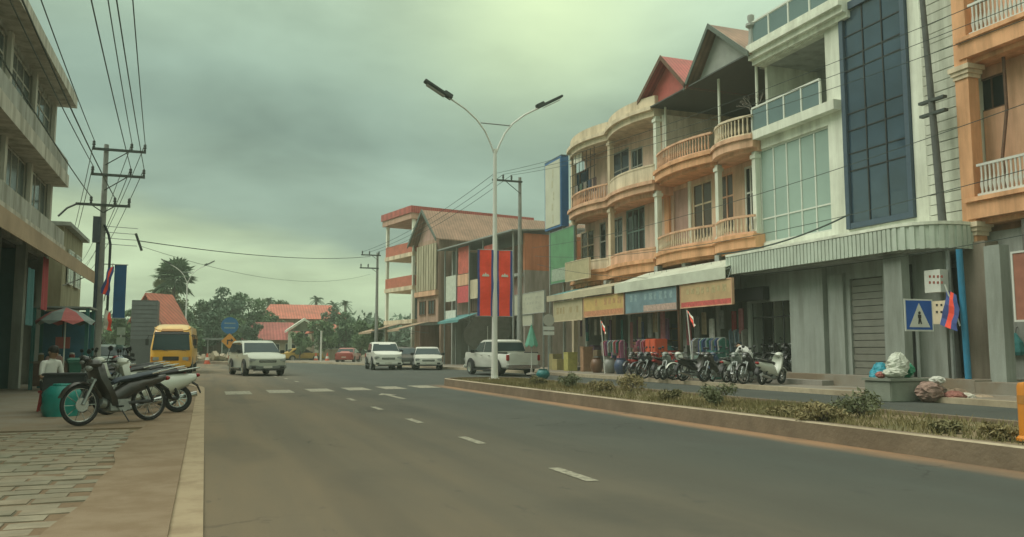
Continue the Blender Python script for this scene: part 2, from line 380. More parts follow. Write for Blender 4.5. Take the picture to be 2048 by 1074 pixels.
kerb_side = mat('dirty kerb concrete', (.19, .145, .10), .9, .25, 3, dirt=.6, dirtc=(.13, .092, .058), bump=.5, bscale=20)
kerb_top = mat('worn cream kerb paint', (.40, .335, .235), .85, .2, 5, dirt=.6, dirtc=(.17, .12, .075))
def median(y0, y1, x0, x1, h=.25):
    n = 8; loop = []
    ys = [y0 + (y1 - y0) * i / 16 for i in range(17)]
    loop += [(x0 + cx(Y), Y) for Y in ys]
    r_ = (x1 - x0) / 2
    loop += [(x0 + r_ - r_ * math.cos(math.pi * k / n) + cx(y1), y1 + r_ * .9 * math.sin(math.pi * k / n)) for k in range(1, n)]
    loop += [(x1 + cx(Y), Y) for Y in reversed(ys)]
    loop += [(x0 + r_ + r_ * math.cos(math.pi * k / n) + cx(y0), y0 - r_ * .9 * math.sin(math.pi * k / n)) for k in range(1, n)]
    m_ = len(loop); cen = []
    for i, p in enumerate(loop):
        t_ = Vector(loop[(i + 1) % m_]) - Vector(loop[i - 1]); nn = Vector((t_.y, -t_.x)).normalized(); cen.append((p[0] + nn.x * .20, p[1] + nn.y * .20))
    k = MB()
    k.rings([[(p[0], p[1], -.02), (p[0] + (q[0] - p[0]) * .10, p[1] + (q[1] - p[1]) * .10, h - .015), (p[0] + (q[0] - p[0]) * .42, p[1] + (q[1] - p[1]) * .42, h), (q[0], q[1], h), (q[0], q[1], -.02)] for p, q in zip(loop, cen)], closed=True)
    for i in range(len(k.f)): k.mi[i] = 1 if i % 5 == 1 else 0
    s_ = MB(); s_.poly([(p[0], p[1], h - .06) for p in cen]); so = tag(s_.build('median_soil', soil, recalc=False), kind='structure')
    if so.data.polygons[0].normal.z < 0: so.data.flip_normals()
    return tag(k.build('median_kerb', [kerb_side, kerb_top]), kind='structure')
median(-4, 28.3, 7.95, 10.95); median(75.5, 150, 7.95, 10.95)
# right pavement, raised 0.12, kerb face real; left concrete apron, pavers near the camera
ribbon('right_pavement', 16.7, 60, -25, 150, .12, pave_m, thick=.2, step=3)
ribbon('right_kerb', 16.45, 16.69, -25, 150, .135, kerb_top, thick=.2, step=3)
def _dusty(k):
    b = k.mix(k.nz(2.2, 6), (.21, .185, .15), (.28, .25, .205)); f = k.mth('ADD', k.mr(k.sp.outputs[0], -4.2, -.9, .25, .9), k.mr(k.nz(1.3, 6, .65), .3, .7, -.35, .35))
    return k.mix(f, b, (.21, .15, .095))
dusty_m = node_mat('concrete under road dust', _dusty, .92, .5, 24)
ribbon('left_pavement', -40, -.80, 14.45, 39.5, .035, dusty_m, thick=.1, curve=False)
def vx(Y): return -.80 + .05 * math.sin(Y * .9) + .03 * math.sin(Y * 2.7)
ribbon('dirt_verge', lambda Y: vx(Y) - .12, -.19, -8, 29.5, .0385, node_mat('packed red earth', lambda k: k.mix(k.mr(k.nz(2.0, 7, .7), .35, .65, 0, 1), (.20, .14, .088), (.25, .185, .125)), .95, .5, 85), thick=.05, curve=False, step=.35)
ribbon('left_pavement_beyond', -40, -3.0, 54, 130, .035, pave_m, thick=.1, step=4)
pv = tag(MB().box(-12, -.80, -6, 14.43, -.05, .014).build('paver_bed', dirt), kind='structure')
paver_m = [mat('paver %d' % i, c, .9, .25, 5, dirt=.75, dirtc=(.205, .148, .094), bump=.5, bscale=16) for i, c in enumerate([(.23, .205, .15), (.20, .185, .135), (.25, .215, .155)])]
src = []
for m_ in paver_m:
    src.append(MB().box(-.236, .236, -.119, .119, 0, .06).build('paver', m_, pv, world=False, bevel=.010))
rnd = random.Random(3); cnt = 0
for r_ in range(42):
    Y = 3.75 + r_ * .254
    for c_ in range(9):
        X = -1.02 - rnd.uniform(0, .03) - c_ * .50 - (.25 if r_ % 2 else 0) - (.0 if rnd.random() < .9 else .02)
        if X < -1.25 - .20 * (Y - 2): continue
        s_ = rnd.choice(src); o = s_ if s_.location.length == 0 else inst(s_, pv)
        o.location = Vector((X, Y, -.037 + rnd.uniform(-.009, .007))) - pv.location; o.rotation_euler = (rnd.uniform(-.012, .012), rnd.uniform(-.01, .01), rnd.uniform(-.02, .02)); cnt += 1
b = MB(); b.box(-12, -4.6 , -6, 14.4, -.03, .022)
tag(b.build('left_apron', pave_m), kind='structure')

# grass and weeds on the median
gr = node_mat('dry grass', lambda k: k.mix(k.nz(1.2, 4), (.12, .12, .05), (.26, .205, .10)), .9, 0)
def blades(name, spots, m, h, seed):
    rg = np.random.default_rng(seed); P = np.array(spots); n = len(P); loc = Vector((P[:, 0].mean(), P[:, 1].mean(), .2)); P = P - np.array(loc)
    a = rg.random(n) * 6.283; hh = h * (.4 + .9 * rg.random(n)); wd = .006 + .008 * rg.random(n); ln = rg.normal(size=(n, 2)) * .35
    V = np.zeros((n, 3, 3)); V[:, 0] = P; V[:, 1] = P; V[:, 2] = P
    V[:, 0, 0] += np.cos(a) * wd; V[:, 0, 1] += np.sin(a) * wd; V[:, 1, 0] -= np.cos(a) * wd; V[:, 1, 1] -= np.sin(a) * wd
    V[:, 2, 0] += ln[:, 0] * hh; V[:, 2, 1] += ln[:, 1] * hh; V[:, 2, 2] += hh
    me = bpy.data.meshes.new(name); me.from_pydata(V.reshape(-1, 3).tolist(), [], np.arange(3 * n).reshape(-1, 3).tolist()); me.materials.append(m)
    o = bpy.data.objects.new(name, me); col.objects.link(o); o.location = loc; return o
rg = np.random.default_rng(5); sp_ = []
while len(sp_) < 17000:
    x, y = rg.uniform(8.2, 10.7), rg.uniform(4, 28.5)
    d = math.sin(x * 2.1 + y * .9) + math.sin(y * .53 + 1.3) + math.sin(x * 5.1 - y * 1.7) * .6
    if rg.random() < .12 + .28 * max(0, d): sp_.append((x, y, .2))
tag(blades('median_grass', sp_, gr, .10, 2), 'short dry grass growing in the soil of the median', 'grass', kind='stuff')
# ------------------------------------------------------------------ building helpers
cream = wall('cream render', (.70, .59, .43)); salmon = wall('salmon render', (.72, .44, .29)); orange_r = wall('orange render', (.74, .40, .22))
white_r = wall('white render', (.74, .77, .66), .35); grey_r = wall('grey render', (.40, .42, .39)); mauve = wall('mauve render', (.50, .33, .28))
stone = wall('pale stone cladding', (.60, .62, .53), .5); brown_w = plain('brown wood', (.13, .07, .045)); teal_w = plain('teal woodwork', (.16, .24, .22))
frost = mat('pale green glass', (.30, .40, .35), .12, .12, .5, spec=.6); blueglass = mat('blue tinted glass', (.028, .052, .078), .07, .45, .5, spec=.9)
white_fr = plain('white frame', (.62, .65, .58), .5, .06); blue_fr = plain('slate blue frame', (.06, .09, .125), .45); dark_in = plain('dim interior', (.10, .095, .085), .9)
red_roof = mat('red metal roofing', (.46, .10, .085), .5, .2, 2, dirt=.4, dirtc=(.2, .09, .06), wave=('X', 1.6)); brown_roof = mat('brown metal roofing', (.34, .20, .135), .6, .25, 2, dirt=.6, wave=('X', 1.3))
grey_gable = mat('grey gable sheeting', (.31, .33, .30), .6, .15, 2, dirt=.3); rust = mat('rusty metal', (.13, .07, .045), .8, .3, 6); railglass = mat('balustrade glass', (.13, .19, .19), .08, .1, 1, spec=.6)
canopy_m = mat('pale green sheet cladding', (.50, .56, .48), .5, .1, 2, dirt=.35); shutter_m = mat('grey roller shutter', (.22, .22, .19), .5, .1, 3, metal=.2, dirt=.3)
gf_shade_tile = wall('grey panels with painted shade', (.30, .325, .295), .4)  # grey panels, colour darkened further to stand for the canopy's shade
def window(root, X, y0, y1, z0, z1, fm, pm, nx=2, nz=2, fw=.06, name='window', d=.08, split=None):
    f_ = MB(); y0, y1 = min(y0, y1), max(y0, y1)
    f_.box(X - d, X, y0, y0 + fw, z0, z1).box(X - d, X, y1 - fw, y1, z0, z1).box(X - d, X, y0 + fw, y1 - fw, z0, z0 + fw).box(X - d, X, y0 + fw, y1 - fw, z1 - fw, z1)
    ys = [y0 + fw + (y1 - y0 - 2 * fw) * i / nx for i in range(nx + 1)]
    zs = [z0 + fw + (z1 - z0 - 2 * fw) * i / nz for i in range(nz + 1)] if split is None else [z0 + fw] + [z0 + (z1 - z0) * s for s in split] + [z1 - fw]
    for y in ys[1:-1]: f_.box(X - d * .9, X - .004, y - fw * .4, y + fw * .4, z0 + fw, z1 - fw)
    for z in zs[1:-1]: f_.box(X - d * .8, X - .006, y0 + fw, y1 - fw, z - fw * .4, z + fw * .4)
    fo = f_.build(name, fm, root)
    for a, b_ in zip(ys, ys[1:]):
        for c, d_ in zip(zs, zs[1:]): MB().box(X - d * .45, X - d * .45 + .015, a, b_, c, d_).build('pane', pm, fo)
    return fo
def bow(y, y0, y1, b_): t_ = (2 * y - y0 - y1) / (y1 - y0); return b_ * (1 - t_ * t_)
def slab_bow(y0, y1, xf, b_, xb, z0, z1, n=12, m=None):
    q = m or MB(); rs = []
    for i in range(n + 1):
        y = y0 + (y1 - y0) * i / n; x = xf - bow(y, y0, y1, b_); rs.append([(x, y, z0), (xb, y, z0), (xb, y, z1), (x, y, z1)])
    return q.rings(rs)
_bal = {}
def balustrade(root, y0, y1, xf, b_, z0, h, m, sp=.2, rail=.09, solid=False, bm=None):
    n = 10; P = lambda y, z: (xf - bow(y, y0, y1, b_) + .09, y, z)
    q = MB(); q.rings([[(x - rail * .6, y, z), (x + rail * .6, y, z), (x + rail * .6, y, z + rail), (x - rail * .6, y, z + rail)] for x, y, z in [P(y0 + (y1 - y0) * i / n, z0 + h - rail) for i in range(n + 1)]])
    q.build('handrail', m, root)
    q = MB(); q.rings([[(x - rail * .55, y, z), (x + rail * .55, y, z), (x + rail * .55, y, z + .1), (x - rail * .55, y, z + .1)] for x, y, z in [P(y0 + (y1 - y0) * i / n, z0) for i in range(n + 1)]])
    q.build('balustrade_base', m, root)
    hh = h - rail - .1
    if solid:
        q = MB(); q.rings([[(x - .03, y, z), (x + .03, y, z), (x + .03, y, z + hh), (x - .03, y, z + hh)] for x, y, z in [P(y0 + (y1 - y0) * i / n, z0 + .1) for i in range(n + 1)]])
        return q.build('balcony_panel', bm or m, root)
    k = max(2, int((y1 - y0) / sp)); key = (round(hh, 3), (bm or m).name)
    for i in range(1, k):
        y = y0 + (y1 - y0) * i / k; p = Vector(P(y, z0 + .1)) - root.location
        if key not in _bal:
            o = MB().lathe([(.035, 0), (.03, hh * .08), (.055, hh * .3), (.025, hh * .62), (.03, hh * .9), (.04, hh)], n=6).build('baluster', bm or m, root, smooth=True, world=False); _bal[key] = o
        else: o = inst(_bal[key], root)
        o.location = p
def column(root, X, y, z0, z1, r_, m, name='column', cap=True):
    q = MB().box(X - r_, X + r_, y - r_, y + r_, z0, z1)
    if cap: q.box(X - r_ - .05, X + r_ + .05, y - r_ - .05, y + r_ + .05, z1 - .28, z1 - .12).box(X - r_ - .04, X + r_ + .04, y - r_ - .04, y + r_ + .04, z0 + .003, z0 + .2)
    return q.build(name, m, root)
def shell(root, y0, y1, xf, xb, z0, z1, m, roofm=None):
    q = MB().box(xf, xb, y1 - .16, y1 - .004, z0, z1).box(xf, xb, y0 + .004, y0 + .16, z0, z1).box(xb - .2, xb - .004, y0 + .16, y1 - .16, z0, z1); q.build('wall', m, root)

# ------------------------------------------------------------------ white building with blue curtain wall (y 17.4 .. 26.95)
wb = thing('white_building', 'pale modern building with a tall blue glass strip and a ribbed canopy', 'building', (24, 22.2, .1))
y0, y1, XW = 17.42, 26.93, 20.6
zA, zB = atX(1525, 470, XW).z, atX(1525, 300, XW).z
wy0, wy1 = YX(1669, XW), YX(1524, XW); by0, by1 = YX(1842, XW), YX(1703, XW)
shell(wb, y0, y1, 20.9, 30, .1, 13.0, white_r)
q = MB().wallX(XW, XW + .28, y0, y1, 4.86, 12.98, [(wy0, wy1, 5.45, 9.25), (wy0, wy1, 9.98, 12.65), (by0, by1, 5.35, 12.9)])
q.build('front_wall', white_r, wb)
q = MB().box(XW + .28, 29.7, y0 + .16, y1 - .16, 4.9, 5.1).box(XW + .28, 29.7, y0 + .16, y1 - .16, 9.5, 9.96); q.build('floor_slab', white_r, wb)
MB().box(XW - .35, XW + .3, by1 + .1, y1 + .05, 9.62, 9.97).build('balcony_edge', white_r, wb)
MB().box(XW + .28, 30.0, y0 - .1, y1 + .1, 13.0, 13.2).build('roof_slab', white_r, wb)
q = MB()
for i, (pj, a, b_) in enumerate([(.18, 12.72, 12.9), (.36, 12.9, 13.12), (.52, 13.12, 13.28), (.46, 13.28, 13.5)]): q.box(XW - pj, XW + .4, by1 - .5 + .004 * i, y1 + .16 + .004 * i, a + .001, b_)
q.build('cornice', white_r, wb)
q = MB().box(XW - .12, XW + .2, by0 - .2, by1 + .2, 12.99, 13.25); q.build('window_head', blue_fr, wb)
# loggia
MB().box(23.4, 23.6, wy0 - .2, wy1 + .1, 9.97, 12.98).build('loggia_wall', grey_r, wb)
MB().box(XW + .29, 23.4, wy0 - .2, wy0 - .02, 9.97, 12.98).build('loggia_wall', grey_r, wb)
MB().box(XW + .29, 23.4, wy0 - .02, wy1 + .1, 12.7, 12.95).build('loggia_ceiling', grey_r, wb)
def glass_rail(y0_, y1_, X, z, h, n):
    ys = [y0_ + (y1_ - y0_) * i / n for i in range(n + 1)]
    MB().box(X - .04, X + .04, y0_, y1_, z + h - .07, z + h).build('handrail', white_fr, wb)
    for y in ys: MB().box(X - .035, X + .035, y - .035, y + .035, z, z + h - .07).build('rail_post', white_fr, wb)
    for a, b_ in zip(ys, ys[1:]): MB().box(X - .008, X + .008, a + .05, b_ - .05, z + .06, z + h - .1).build('glass_panel', railglass, wb)
glass_rail(wy0 + .1, wy1 + .02, XW - .2, 9.98, 1.0, 4)
glass_rail(by1, y1 + .05, XW - .3, 13.5, .95, 4)
MB().lathe([(.16, 0), (.12, .2), (.10, .7), (.22, .8), (.22, .9), (.08, .95), (.14, 1.1), (.14, 1.25), (.05, 1.3)], (XW - .3, y1 + .0, 13.5), 8).build('finial', grey_r, wb, smooth=True)
f_ = window(wb, XW + .16, wy0, wy1, 5.45, 9.25, white_fr, frost, 5, 2, .07, 'frosted_window', split=(.26,))
q = MB().box(XW - .12, XW + .05, by0 + .02, by0 + .2, 5.36, 12.98).box(XW - .12, XW + .05, by1 - .2, by1 - .02, 5.36, 12.98).box(XW - .1, XW + .04, by0 + .2, by1 - .2, 5.36, 5.55)
fr = q.build('curtain_wall_frame', blue_fr, wb)
zs = [5.55, 7.35, 7.95, 8.75, 9.35, 10.85, 11.35, 12.1, 12.98]; ys = [by0 + .2 + (by1 - by0 - .4) * i / 3 for i in range(4)]
for a, b_ in zip(ys, ys[1:]):
    for i, (c, d_) in enumerate(zip(zs, zs[1:])):
        o = MB().box(0, .02, a + .025, b_ - .025, c + .02, d_ - .02); tx, ty = random.uniform(-.012, .012), random.uniform(-.012, .012); o.v = [(x + XW - .02 + tx * (z - (c + d_) / 2) + ty * (y - (a + b_) / 2), y, z) for x, y, z in o.v]; o.build('pane', blueglass, fr)
q = MB()
for y in ys[1:-1]: q.box(XW - .05, XW - .022, y - .025, y + .025, 5.55, 12.98)
for z in zs[1:-1]: q.box(XW - .045, XW - .021, by0 + .2, by1 - .2, z - .02, z + .02)
q.build('mullion', black, fr)
MB().box(XW + .02, XW + .1, by0 + .2, by1 - .2, 5.55, 12.98).build('glazing_back', blue_fr, fr)
# stone clad pilaster right of the glass, each course a piece
sy0, sy1 = y0 + .04, by0 - .55
for i in range(26):
    z = 5.0 + i * .31; MB().box(XW - .10 + random.uniform(-.008, .008), XW, sy0, sy1, z, z + .285).build('stone_course', stone, wb)
# canopy: fluted front with a rounded corner
zc0, zc1, xc, yc0, yc1, rr = 4.1, 4.84, 18.62, 17.25, 26.62, 1.3
path = [(xc, yc1)] + [(xc, yc0 + rr)] + [(xc + rr - rr * math.cos(R(a)), yc0 + rr - rr * math.sin(R(a))) for a in range(15, 91, 15)] + [(20.55, yc0), (20.55, yc1)]
can = MB().prism(path, 'z', zc0 + .02, zc1 - .06).build('canopy', canopy_m, wb)
MB().prism([(x - .05 if x < 20 else x, y - (.05 if y < 18 else 0)) for x, y in path], 'z', zc1 - .06, zc1 + .03).build('canopy_rim', white_r, can)
MB().prism([(x + .25 if x < 20 else x, y + (.25 if y < 18 else -.1)) for x, y in path], 'z', zc0 - .03, zc0 + .018).build('canopy_soffit', grey_r, can)
src_ = None; pts = [];  y = yc1 - .06
while y > yc0 + rr: pts.append((xc, y, 0.0)); y -= .17
for a in range(8, 90, 11): pts.append((xc + rr - rr * math.cos(R(a)), yc0 + rr - rr * math.sin(R(a)), R(a)))
x = xc + rr + .1
while x < 20.5: pts.append((x, yc0, R(90))); x += .17
for px_, py_, a_ in pts:
    if src_ is None:
        src_ = MB().box(-.035, .01, -.065, .065, 0, zc1 - zc0 - .08).build('fluted_strip', canopy_m, can, world=False); o = src_
    else: o = inst(src_, can)
    o.location = Vector((px_, py_, zc0)) - wb.location; o.rotation_euler = (0, 0, a_)
# ground floor: plinth, step, bays
XG = 19.7; Yg = lambda px: YX(px, XG)
MB().box(18.9, 29.7, 16.2, y1 - .2, .1, .46).build('plinth', pave_m, wb)
MB().box(18.45, 18.9, Yg(1700), y1 - .3, .1, .28).build('step', concrete, wb)
ho = [(Yg(1583), Yg(1500), .4, 3.05), (Yg(1766), Yg(1700), .4, 3.55)]
MB().wallX(XG, XG + .25, y0 + .3, y1 - .05, .46, 4.06, ho).build('ground_floor_wall', gf_shade_tile, wb)
MB().box(XG - .2, XG, Yg(1655), Yg(1588), .46, 4.05).build('pillar', gf_shade_tile, wb); MB().box(XG - .12, XG, Yg(1692), Yg(1662), .46, 3.75).build('pillar', gf_shade_tile, wb)
MB().box(18.95, 19.25, YX(1808, 19), YX(1772, 19), .46, 4.06).build('pillar', gf_shade_tile, wb)
MB().box(XG - .02, XG, Yg(1827), Yg(1808), .46, 3.8).build('dark_gap_strip', black, wb)  # flat black strip on the wall in place of a dark gap
q = MB().box(XG - .3, XG - .02, Yg(1540), Yg(1440), 3.12, 3.62); q.build('shop_fascia', plain('dark fascia', (.035, .035, .035)), wb)
n_ = 14
for i in range(n_):
    z = .47 + i * 3.07 / n_; MB().box(XG + .06 + (.02 if i % 2 else 0), XG + .12, Yg(1766) + .005, Yg(1700) - .005, z, z + 3.07 / n_ - .02).build('shutter_slat', shutter_m, wb)
MB().box(XG + .14, XG + .2, Yg(1766), Yg(1700), .46, 3.55).build('shutter_back', black, wb)
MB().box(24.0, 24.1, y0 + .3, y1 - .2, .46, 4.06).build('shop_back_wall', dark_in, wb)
q = MB()
for i in range(5): yy = Yg(1583) + (Yg(1500) - Yg(1583)) * i / 4; q.box(XG + .1, XG + .13, yy - .02, yy + .02, .46, 3.03)
q.box(XG + .1, XG + .13, Yg(1583), Yg(1500), 2.45, 2.5); q.build('shop_gate', black, wb)
# metering gear under the canopy
mb = thing('meter_box', 'pale electricity meter cabinet with two rows of red marks under the canopy', 'meter box', (XG, YX(1872, 19.3), 2.6))
MB().box(19.2, 19.5, YX(1888, 19.3), YX(1856, 19.3), atX(1870, 585, 19.3).z, atX(1870, 540, 19.3).z).build('cabinet', white_p, mb)
for r_ in range(2):
    for c_ in range(4):
        p = atX(1860 + c_ * 8, 553 + r_ * 12, 19.2); MB().box(19.19, 19.198, p.y - .03, p.y + .03, p.z - .035, p.z + .035).build('meter_window', plain('meter red', (.28, .07, .05)), mb)
MB().box(19.5, 19.72, YX(1874, 19.5), YX(1870, 19.5), 3.0, 3.1).build('bracket', galv, mb)
mb = thing('fuse_box', 'cream fuse box with four dark switches behind the crossing sign', 'fuse box', (XG, YX(1878, 19.3), 1.9))
MB().box(19.25, 19.5, YX(1894, 19.3), YX(1866, 19.3), atX(1878, 648, 19.3).z, atX(1878, 602, 19.3).z).build('cabinet', cream, mb)
for r_ in range(2):
    for c_ in range(2): p = atX(1874 + c_ * 9, 610 + r_ * 14, 19.25); MB().box(19.24, 19.248, p.y - .03, p.y + .03, p.z - .03, p.z + .03).build('switch', black, mb)
MB().box(19.5, 19.72, YX(1880, 19.5), YX(1876, 19.5), 2.0, 2.1).build('bracket', galv, mb)
MB().tube([(19.6, YX(1900, 19.6), .46), (19.6, YX(1900, 19.6), 4.05)], .06).build('riser_pipe', galv, wb)

# ------------------------------------------------------------------ orange building on the right (y 8 .. 17.4)
rb = thing('orange_building', 'salmon orange shophouse with white railed balconies beside the pale building', 'building', (24, 13, .1))
ya, yb = 6.0, 17.38; XR = 21.2
shell(rb, ya, yb, XR + .2, 30, .1, 15, salmon)
hw = (YX(2040, XR), YX(1972, XR), atX(1972, 222, XR).z, atX(1972, 155, XR).z)
hw2 = (YX(2040, XR) - 3.3, YX(2040, XR) - .9, hw[2], hw[3])
MB().wallX(XR, XR + .2, ya, yb, 4.6, 15, [hw, hw2]).build('front_wall', salmon, rb)
for h in (hw, hw2): window(rb, XR + .12, h[0], h[1], h[2], h[3], brown_w, glass_dark, 2, 1, .05)
for z0_, z1_, xf in ((4.95, 5.55, 20.3), (9.65, 10.25, 20.3), (14.2, 14.6, 20.3)):
    q = MB(); q.box(xf, XR, ya, yb - .02, z0_, z1_ - .12).box(xf - .1, XR, ya, yb, z1_ - .12, z1_).box(xf + .25, XR, ya, yb - .03, z0_ - .15, z0_); q.build('balcony_slab', orange_r, rb)
for z in (5.55, 10.25):
    balustrade(rb, ya, yb - .35, 20.32, 0, z, .95, white_p, .13, .07)
q = MB(); yc = YX(1955, 20.5)
q.box(20.35, 20.75, yc - .22, yc + .22, 4.3, 15).build('pilaster', orange_r, rb); MB().box(20.3, 20.8, yc - .5, yc + .3, .1, 4.3).build('pilaster_base', wall('brown grey base', (.27, .23, .18)), rb)
for z in (4.6, 9.2, 13.9): MB().box(20.27, 20.83, yc - .3, yc + .3, z, z + .12).box(20.31, 20.79, yc - .26, yc + .26, z - .12, z).box(20.22, 20.88, yc - .35, yc + .35, z + .12, z + .26).build('capital', cream, rb)
MB().tube([(20.9, YX(2030, 20.9), 5.6), (20.85, YX(2024, 20.9), 6.6), (20.95, YX(2034, 20.9), 8.0), (20.9, YX(2036, 20.9), 9.5)], .05).build('drain_pipe', rust, rb)
MB().box(XR - .3, XR, ya, yb, .12, 4.6).build('ground_floor_wall', grey_r, rb)
MB().box(18.9, XR - .3, ya, 16.19, .1, .42).build('plinth', pave_m, rb)
MB().box(19.5, 19.85, YX(2010, 19.6), YX(1978, 19.6), .42, 4.02).build('pillar', gf_shade_tile, rb); MB().box(20.55, XR - .31, ya, 15.9, 3.9, 4.78).build('lintel', plain('lintel with painted shade', (.13, .12, .105)), rb)  # lintel colour darkened to carry the shadow under the balcony
q = MB(); yy = YX(2040, XR - .3)
for i in range(7): q.box(XR - .34, XR - .302, YX(2036, XR) + i * .09, YX(2036, XR) + i * .09 + .05, 2.6, 3.6)
q.build('vent_grille', black, rb)
sg = thing('hanging_sign', 'tall framed reddish sign board at the orange building', 'sign', (19.4, YX(2060, 19.4), .42))
p0, p1 = atX(2036, 640, 19.4), atX(2090, 500, 19.4)
MB().box(19.35, 19.45, p1.y, p0.y, p0.z, p1.z).build('panel', mat('brick red print', (.30, .12, .08), .6), sg)
MB().box(19.33, 19.47, p0.y, p0.y + .05, p0.z - .05, p1.z + .05).box(19.33, 19.47, p1.y - .05, p1.y, p0.z - .05, p1.z + .05).box(19.33, 19.47, p1.y, p0.y, p1.z, p1.z + .05).box(19.33, 19.47, p1.y, p0.y, p0.z - .05, p0.z).build('frame', white_p, sg)
MB().box(19.38, 19.42, p1.y, p1.y + .05, .42, p0.z - .05).build('post', galv, sg)

# ------------------------------------------------------------------ shophouse under a red and a grey gable (y 27 .. 34.7)
ab = thing('gabled_shophouse', 'orange and cream shophouse under one red and one grey gable', 'building', (24, 30.8, .1))
y0, y1, XA = 26.97, 34.7, 21.3
shell(ab, y0, y1, XA + .2, 31, .1, 9.4, cream)
MB().box(XA + .2, 30.8, y0 + .16, y1 - .16, 4.95, 5.3).box(XA + .2, 30.8, y0 + .16, y1 - .16, 9.3, 9.7).build('floor_slab', cream, ab)
ym = YX(1437, 20.4)
for z0_, z1_ in ((5.3, 5.85), (9.35, 9.85)):
    for a, b_ in ((y0, ym), (ym, y1)):
        q = slab_bow(a + .01, b_ - .01, 20.25, .42, XA, z0_, z1_ - .16); slab_bow(a + .01, b_ - .01, 20.15, .42, XA, z1_ - .16, z1_, m=q); slab_bow(a + .01, b_ - .01, 20.5, .4, XA, z0_ - .14, z0_, m=q)
        q.build('balcony_slab', orange_r if z0_ < 6 or a > y0 else salmon, ab)
for a, b_ in ((y0, ym), (ym, y1)):
    balustrade(ab, a + .12, b_ - .12, 20.25, .42, 5.85, .78, salmon, .17, bm=cream); balustrade(ab, a + .12, b_ - .12, 20.25, .42, 9.85, .85, cream if a == y0 else salmon, .17)
ops = [(1308, 1336, 6.0, 8.7, grey_r, glass_dark), (1389, 1429, 6.3, 9.0, cream, mat('brown glass', (.06, .035, .028), .15)), (1443, 1473, 6.3, 9.0, salmon, mat('brown glass', (.06, .035, .028), .15)), (1495, 1518, 6.0, 9.0, white_fr, glass_dark)]
hs = [(YX(b_, XA), YX(a, XA), c, d_) for a, b_, c, d_, *_ in ops] + [(YX(1383, XA), YX(1350, XA), 5.9, 9.0)]
MB().wallX(XA, XA + .2, y0, y1, 5.3, 9.32, hs).build('front_wall', wall('peach render', (.72, .52, .37)), ab)
for (a, b_, c, d_, fm, pm), h in zip(ops, hs): window(ab, XA + .1, h[0], h[1], c, d_, fm, pm, 2, 2, .09, split=(.62,))
h = hs[-1]; MB().box(XA + .08, XA + .14, h[0], h[1], h[2], h[3]).build('door_panel', mauve, ab)
MB().box(XA - .12, XA, YX(1345, XA), YX(1336, XA), 5.85, 9.2).build('pilaster', orange_r, ab)
MB().box(XA - .08, XA, YX(1388, XA), YX(1383, XA), 5.85, 9.2).build('pilaster', white_r, ab)
column(ab, 20.55, ym, 5.86, 9.2, .11, white_r); column(ab, 20.55, y0 + .25, 5.86, 9.2, .11, white_r)
# open top storey under the roofs
MB().box(20.7, 30.8, y1 - .2, y1 - .02, 9.86, 12.75).build('party_wall', wall('pale party wall', (.82, .78, .68)), ab)
MB().box(29.5, 29.7, y0 + .1, y1 - .2, 9.72, 13.1).build('rear_wall', grey_r, ab); MB().box(21.5, 30.8, y0 + .01, y0 + .1, 9.72, 13.3).build('party_wall', grey_r, ab)
for yy in (ym + .1, y0 + .3, y1 - .3): MB().cyl((20.75, yy, 9.85), (20.75, yy, 13.25), .06).build('post', white_r, ab)
MB().box(20.6, 20.8, y0, y1 + 1.2, 13.12, 13.3).build('eave_beam', rust, ab)
yr = YX(1390, 20.3)
for (a, b_, ap, apz, rm, gm) in ((y0 - .05, yr, YX(1440, 20.3), 15.35, brown_roof, grey_gable), (yr + .02, 36.6, YX(1340, 20.3), 15.3, red_roof, red_roof)):
    zb = 13.3
    g_ = MB().prism([(a + .3, zb), (b_ - .3, zb), (ap, apz - .15)], 'x', 20.55, 20.62).build('gable', gm, ab)
    q = MB()
    for (yy, zz) in ((a - .1, zb - .12), (b_ + .1, zb - .12)):
        q.prism([(ap, apz), (yy, zz), (yy, zz - .09), (ap, apz - .09)], 'x', 20.05, 31)
    ro = q.build('roof', rm, ab)
    q = MB()
    for (yy, zz) in ((a - .12, zb - .14), (b_ + .12, zb - .14)): q.prism([(ap, apz + .04), (yy, zz + .04), (yy, zz - .2), (ap, apz - .2)], 'x', 20.0, 20.05)
    q.build('barge_board', plain('dark green grey trim', (.10, .12, .10)) if rm is brown_roof else rust, ro)
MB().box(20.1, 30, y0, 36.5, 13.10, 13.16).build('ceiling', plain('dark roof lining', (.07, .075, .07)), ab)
# ground-floor shop bays with partition walls
MB().box(19.2, 30.8, y0, y1, .1, .34).build('plinth', pave_m, ab)
for yy in (y0 + .1, 29.5, 32.1, y1 - .15): column(ab, 20.3, yy, .34, 5.25, .15, grey_r, 'pillar', False)
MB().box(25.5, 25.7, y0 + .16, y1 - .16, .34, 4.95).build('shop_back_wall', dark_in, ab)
for yy in (29.5, 32.1): MB().box(20.5, 25.5, yy - .06, yy + .06, .34, 4.95).build('partition', grey_r, ab)
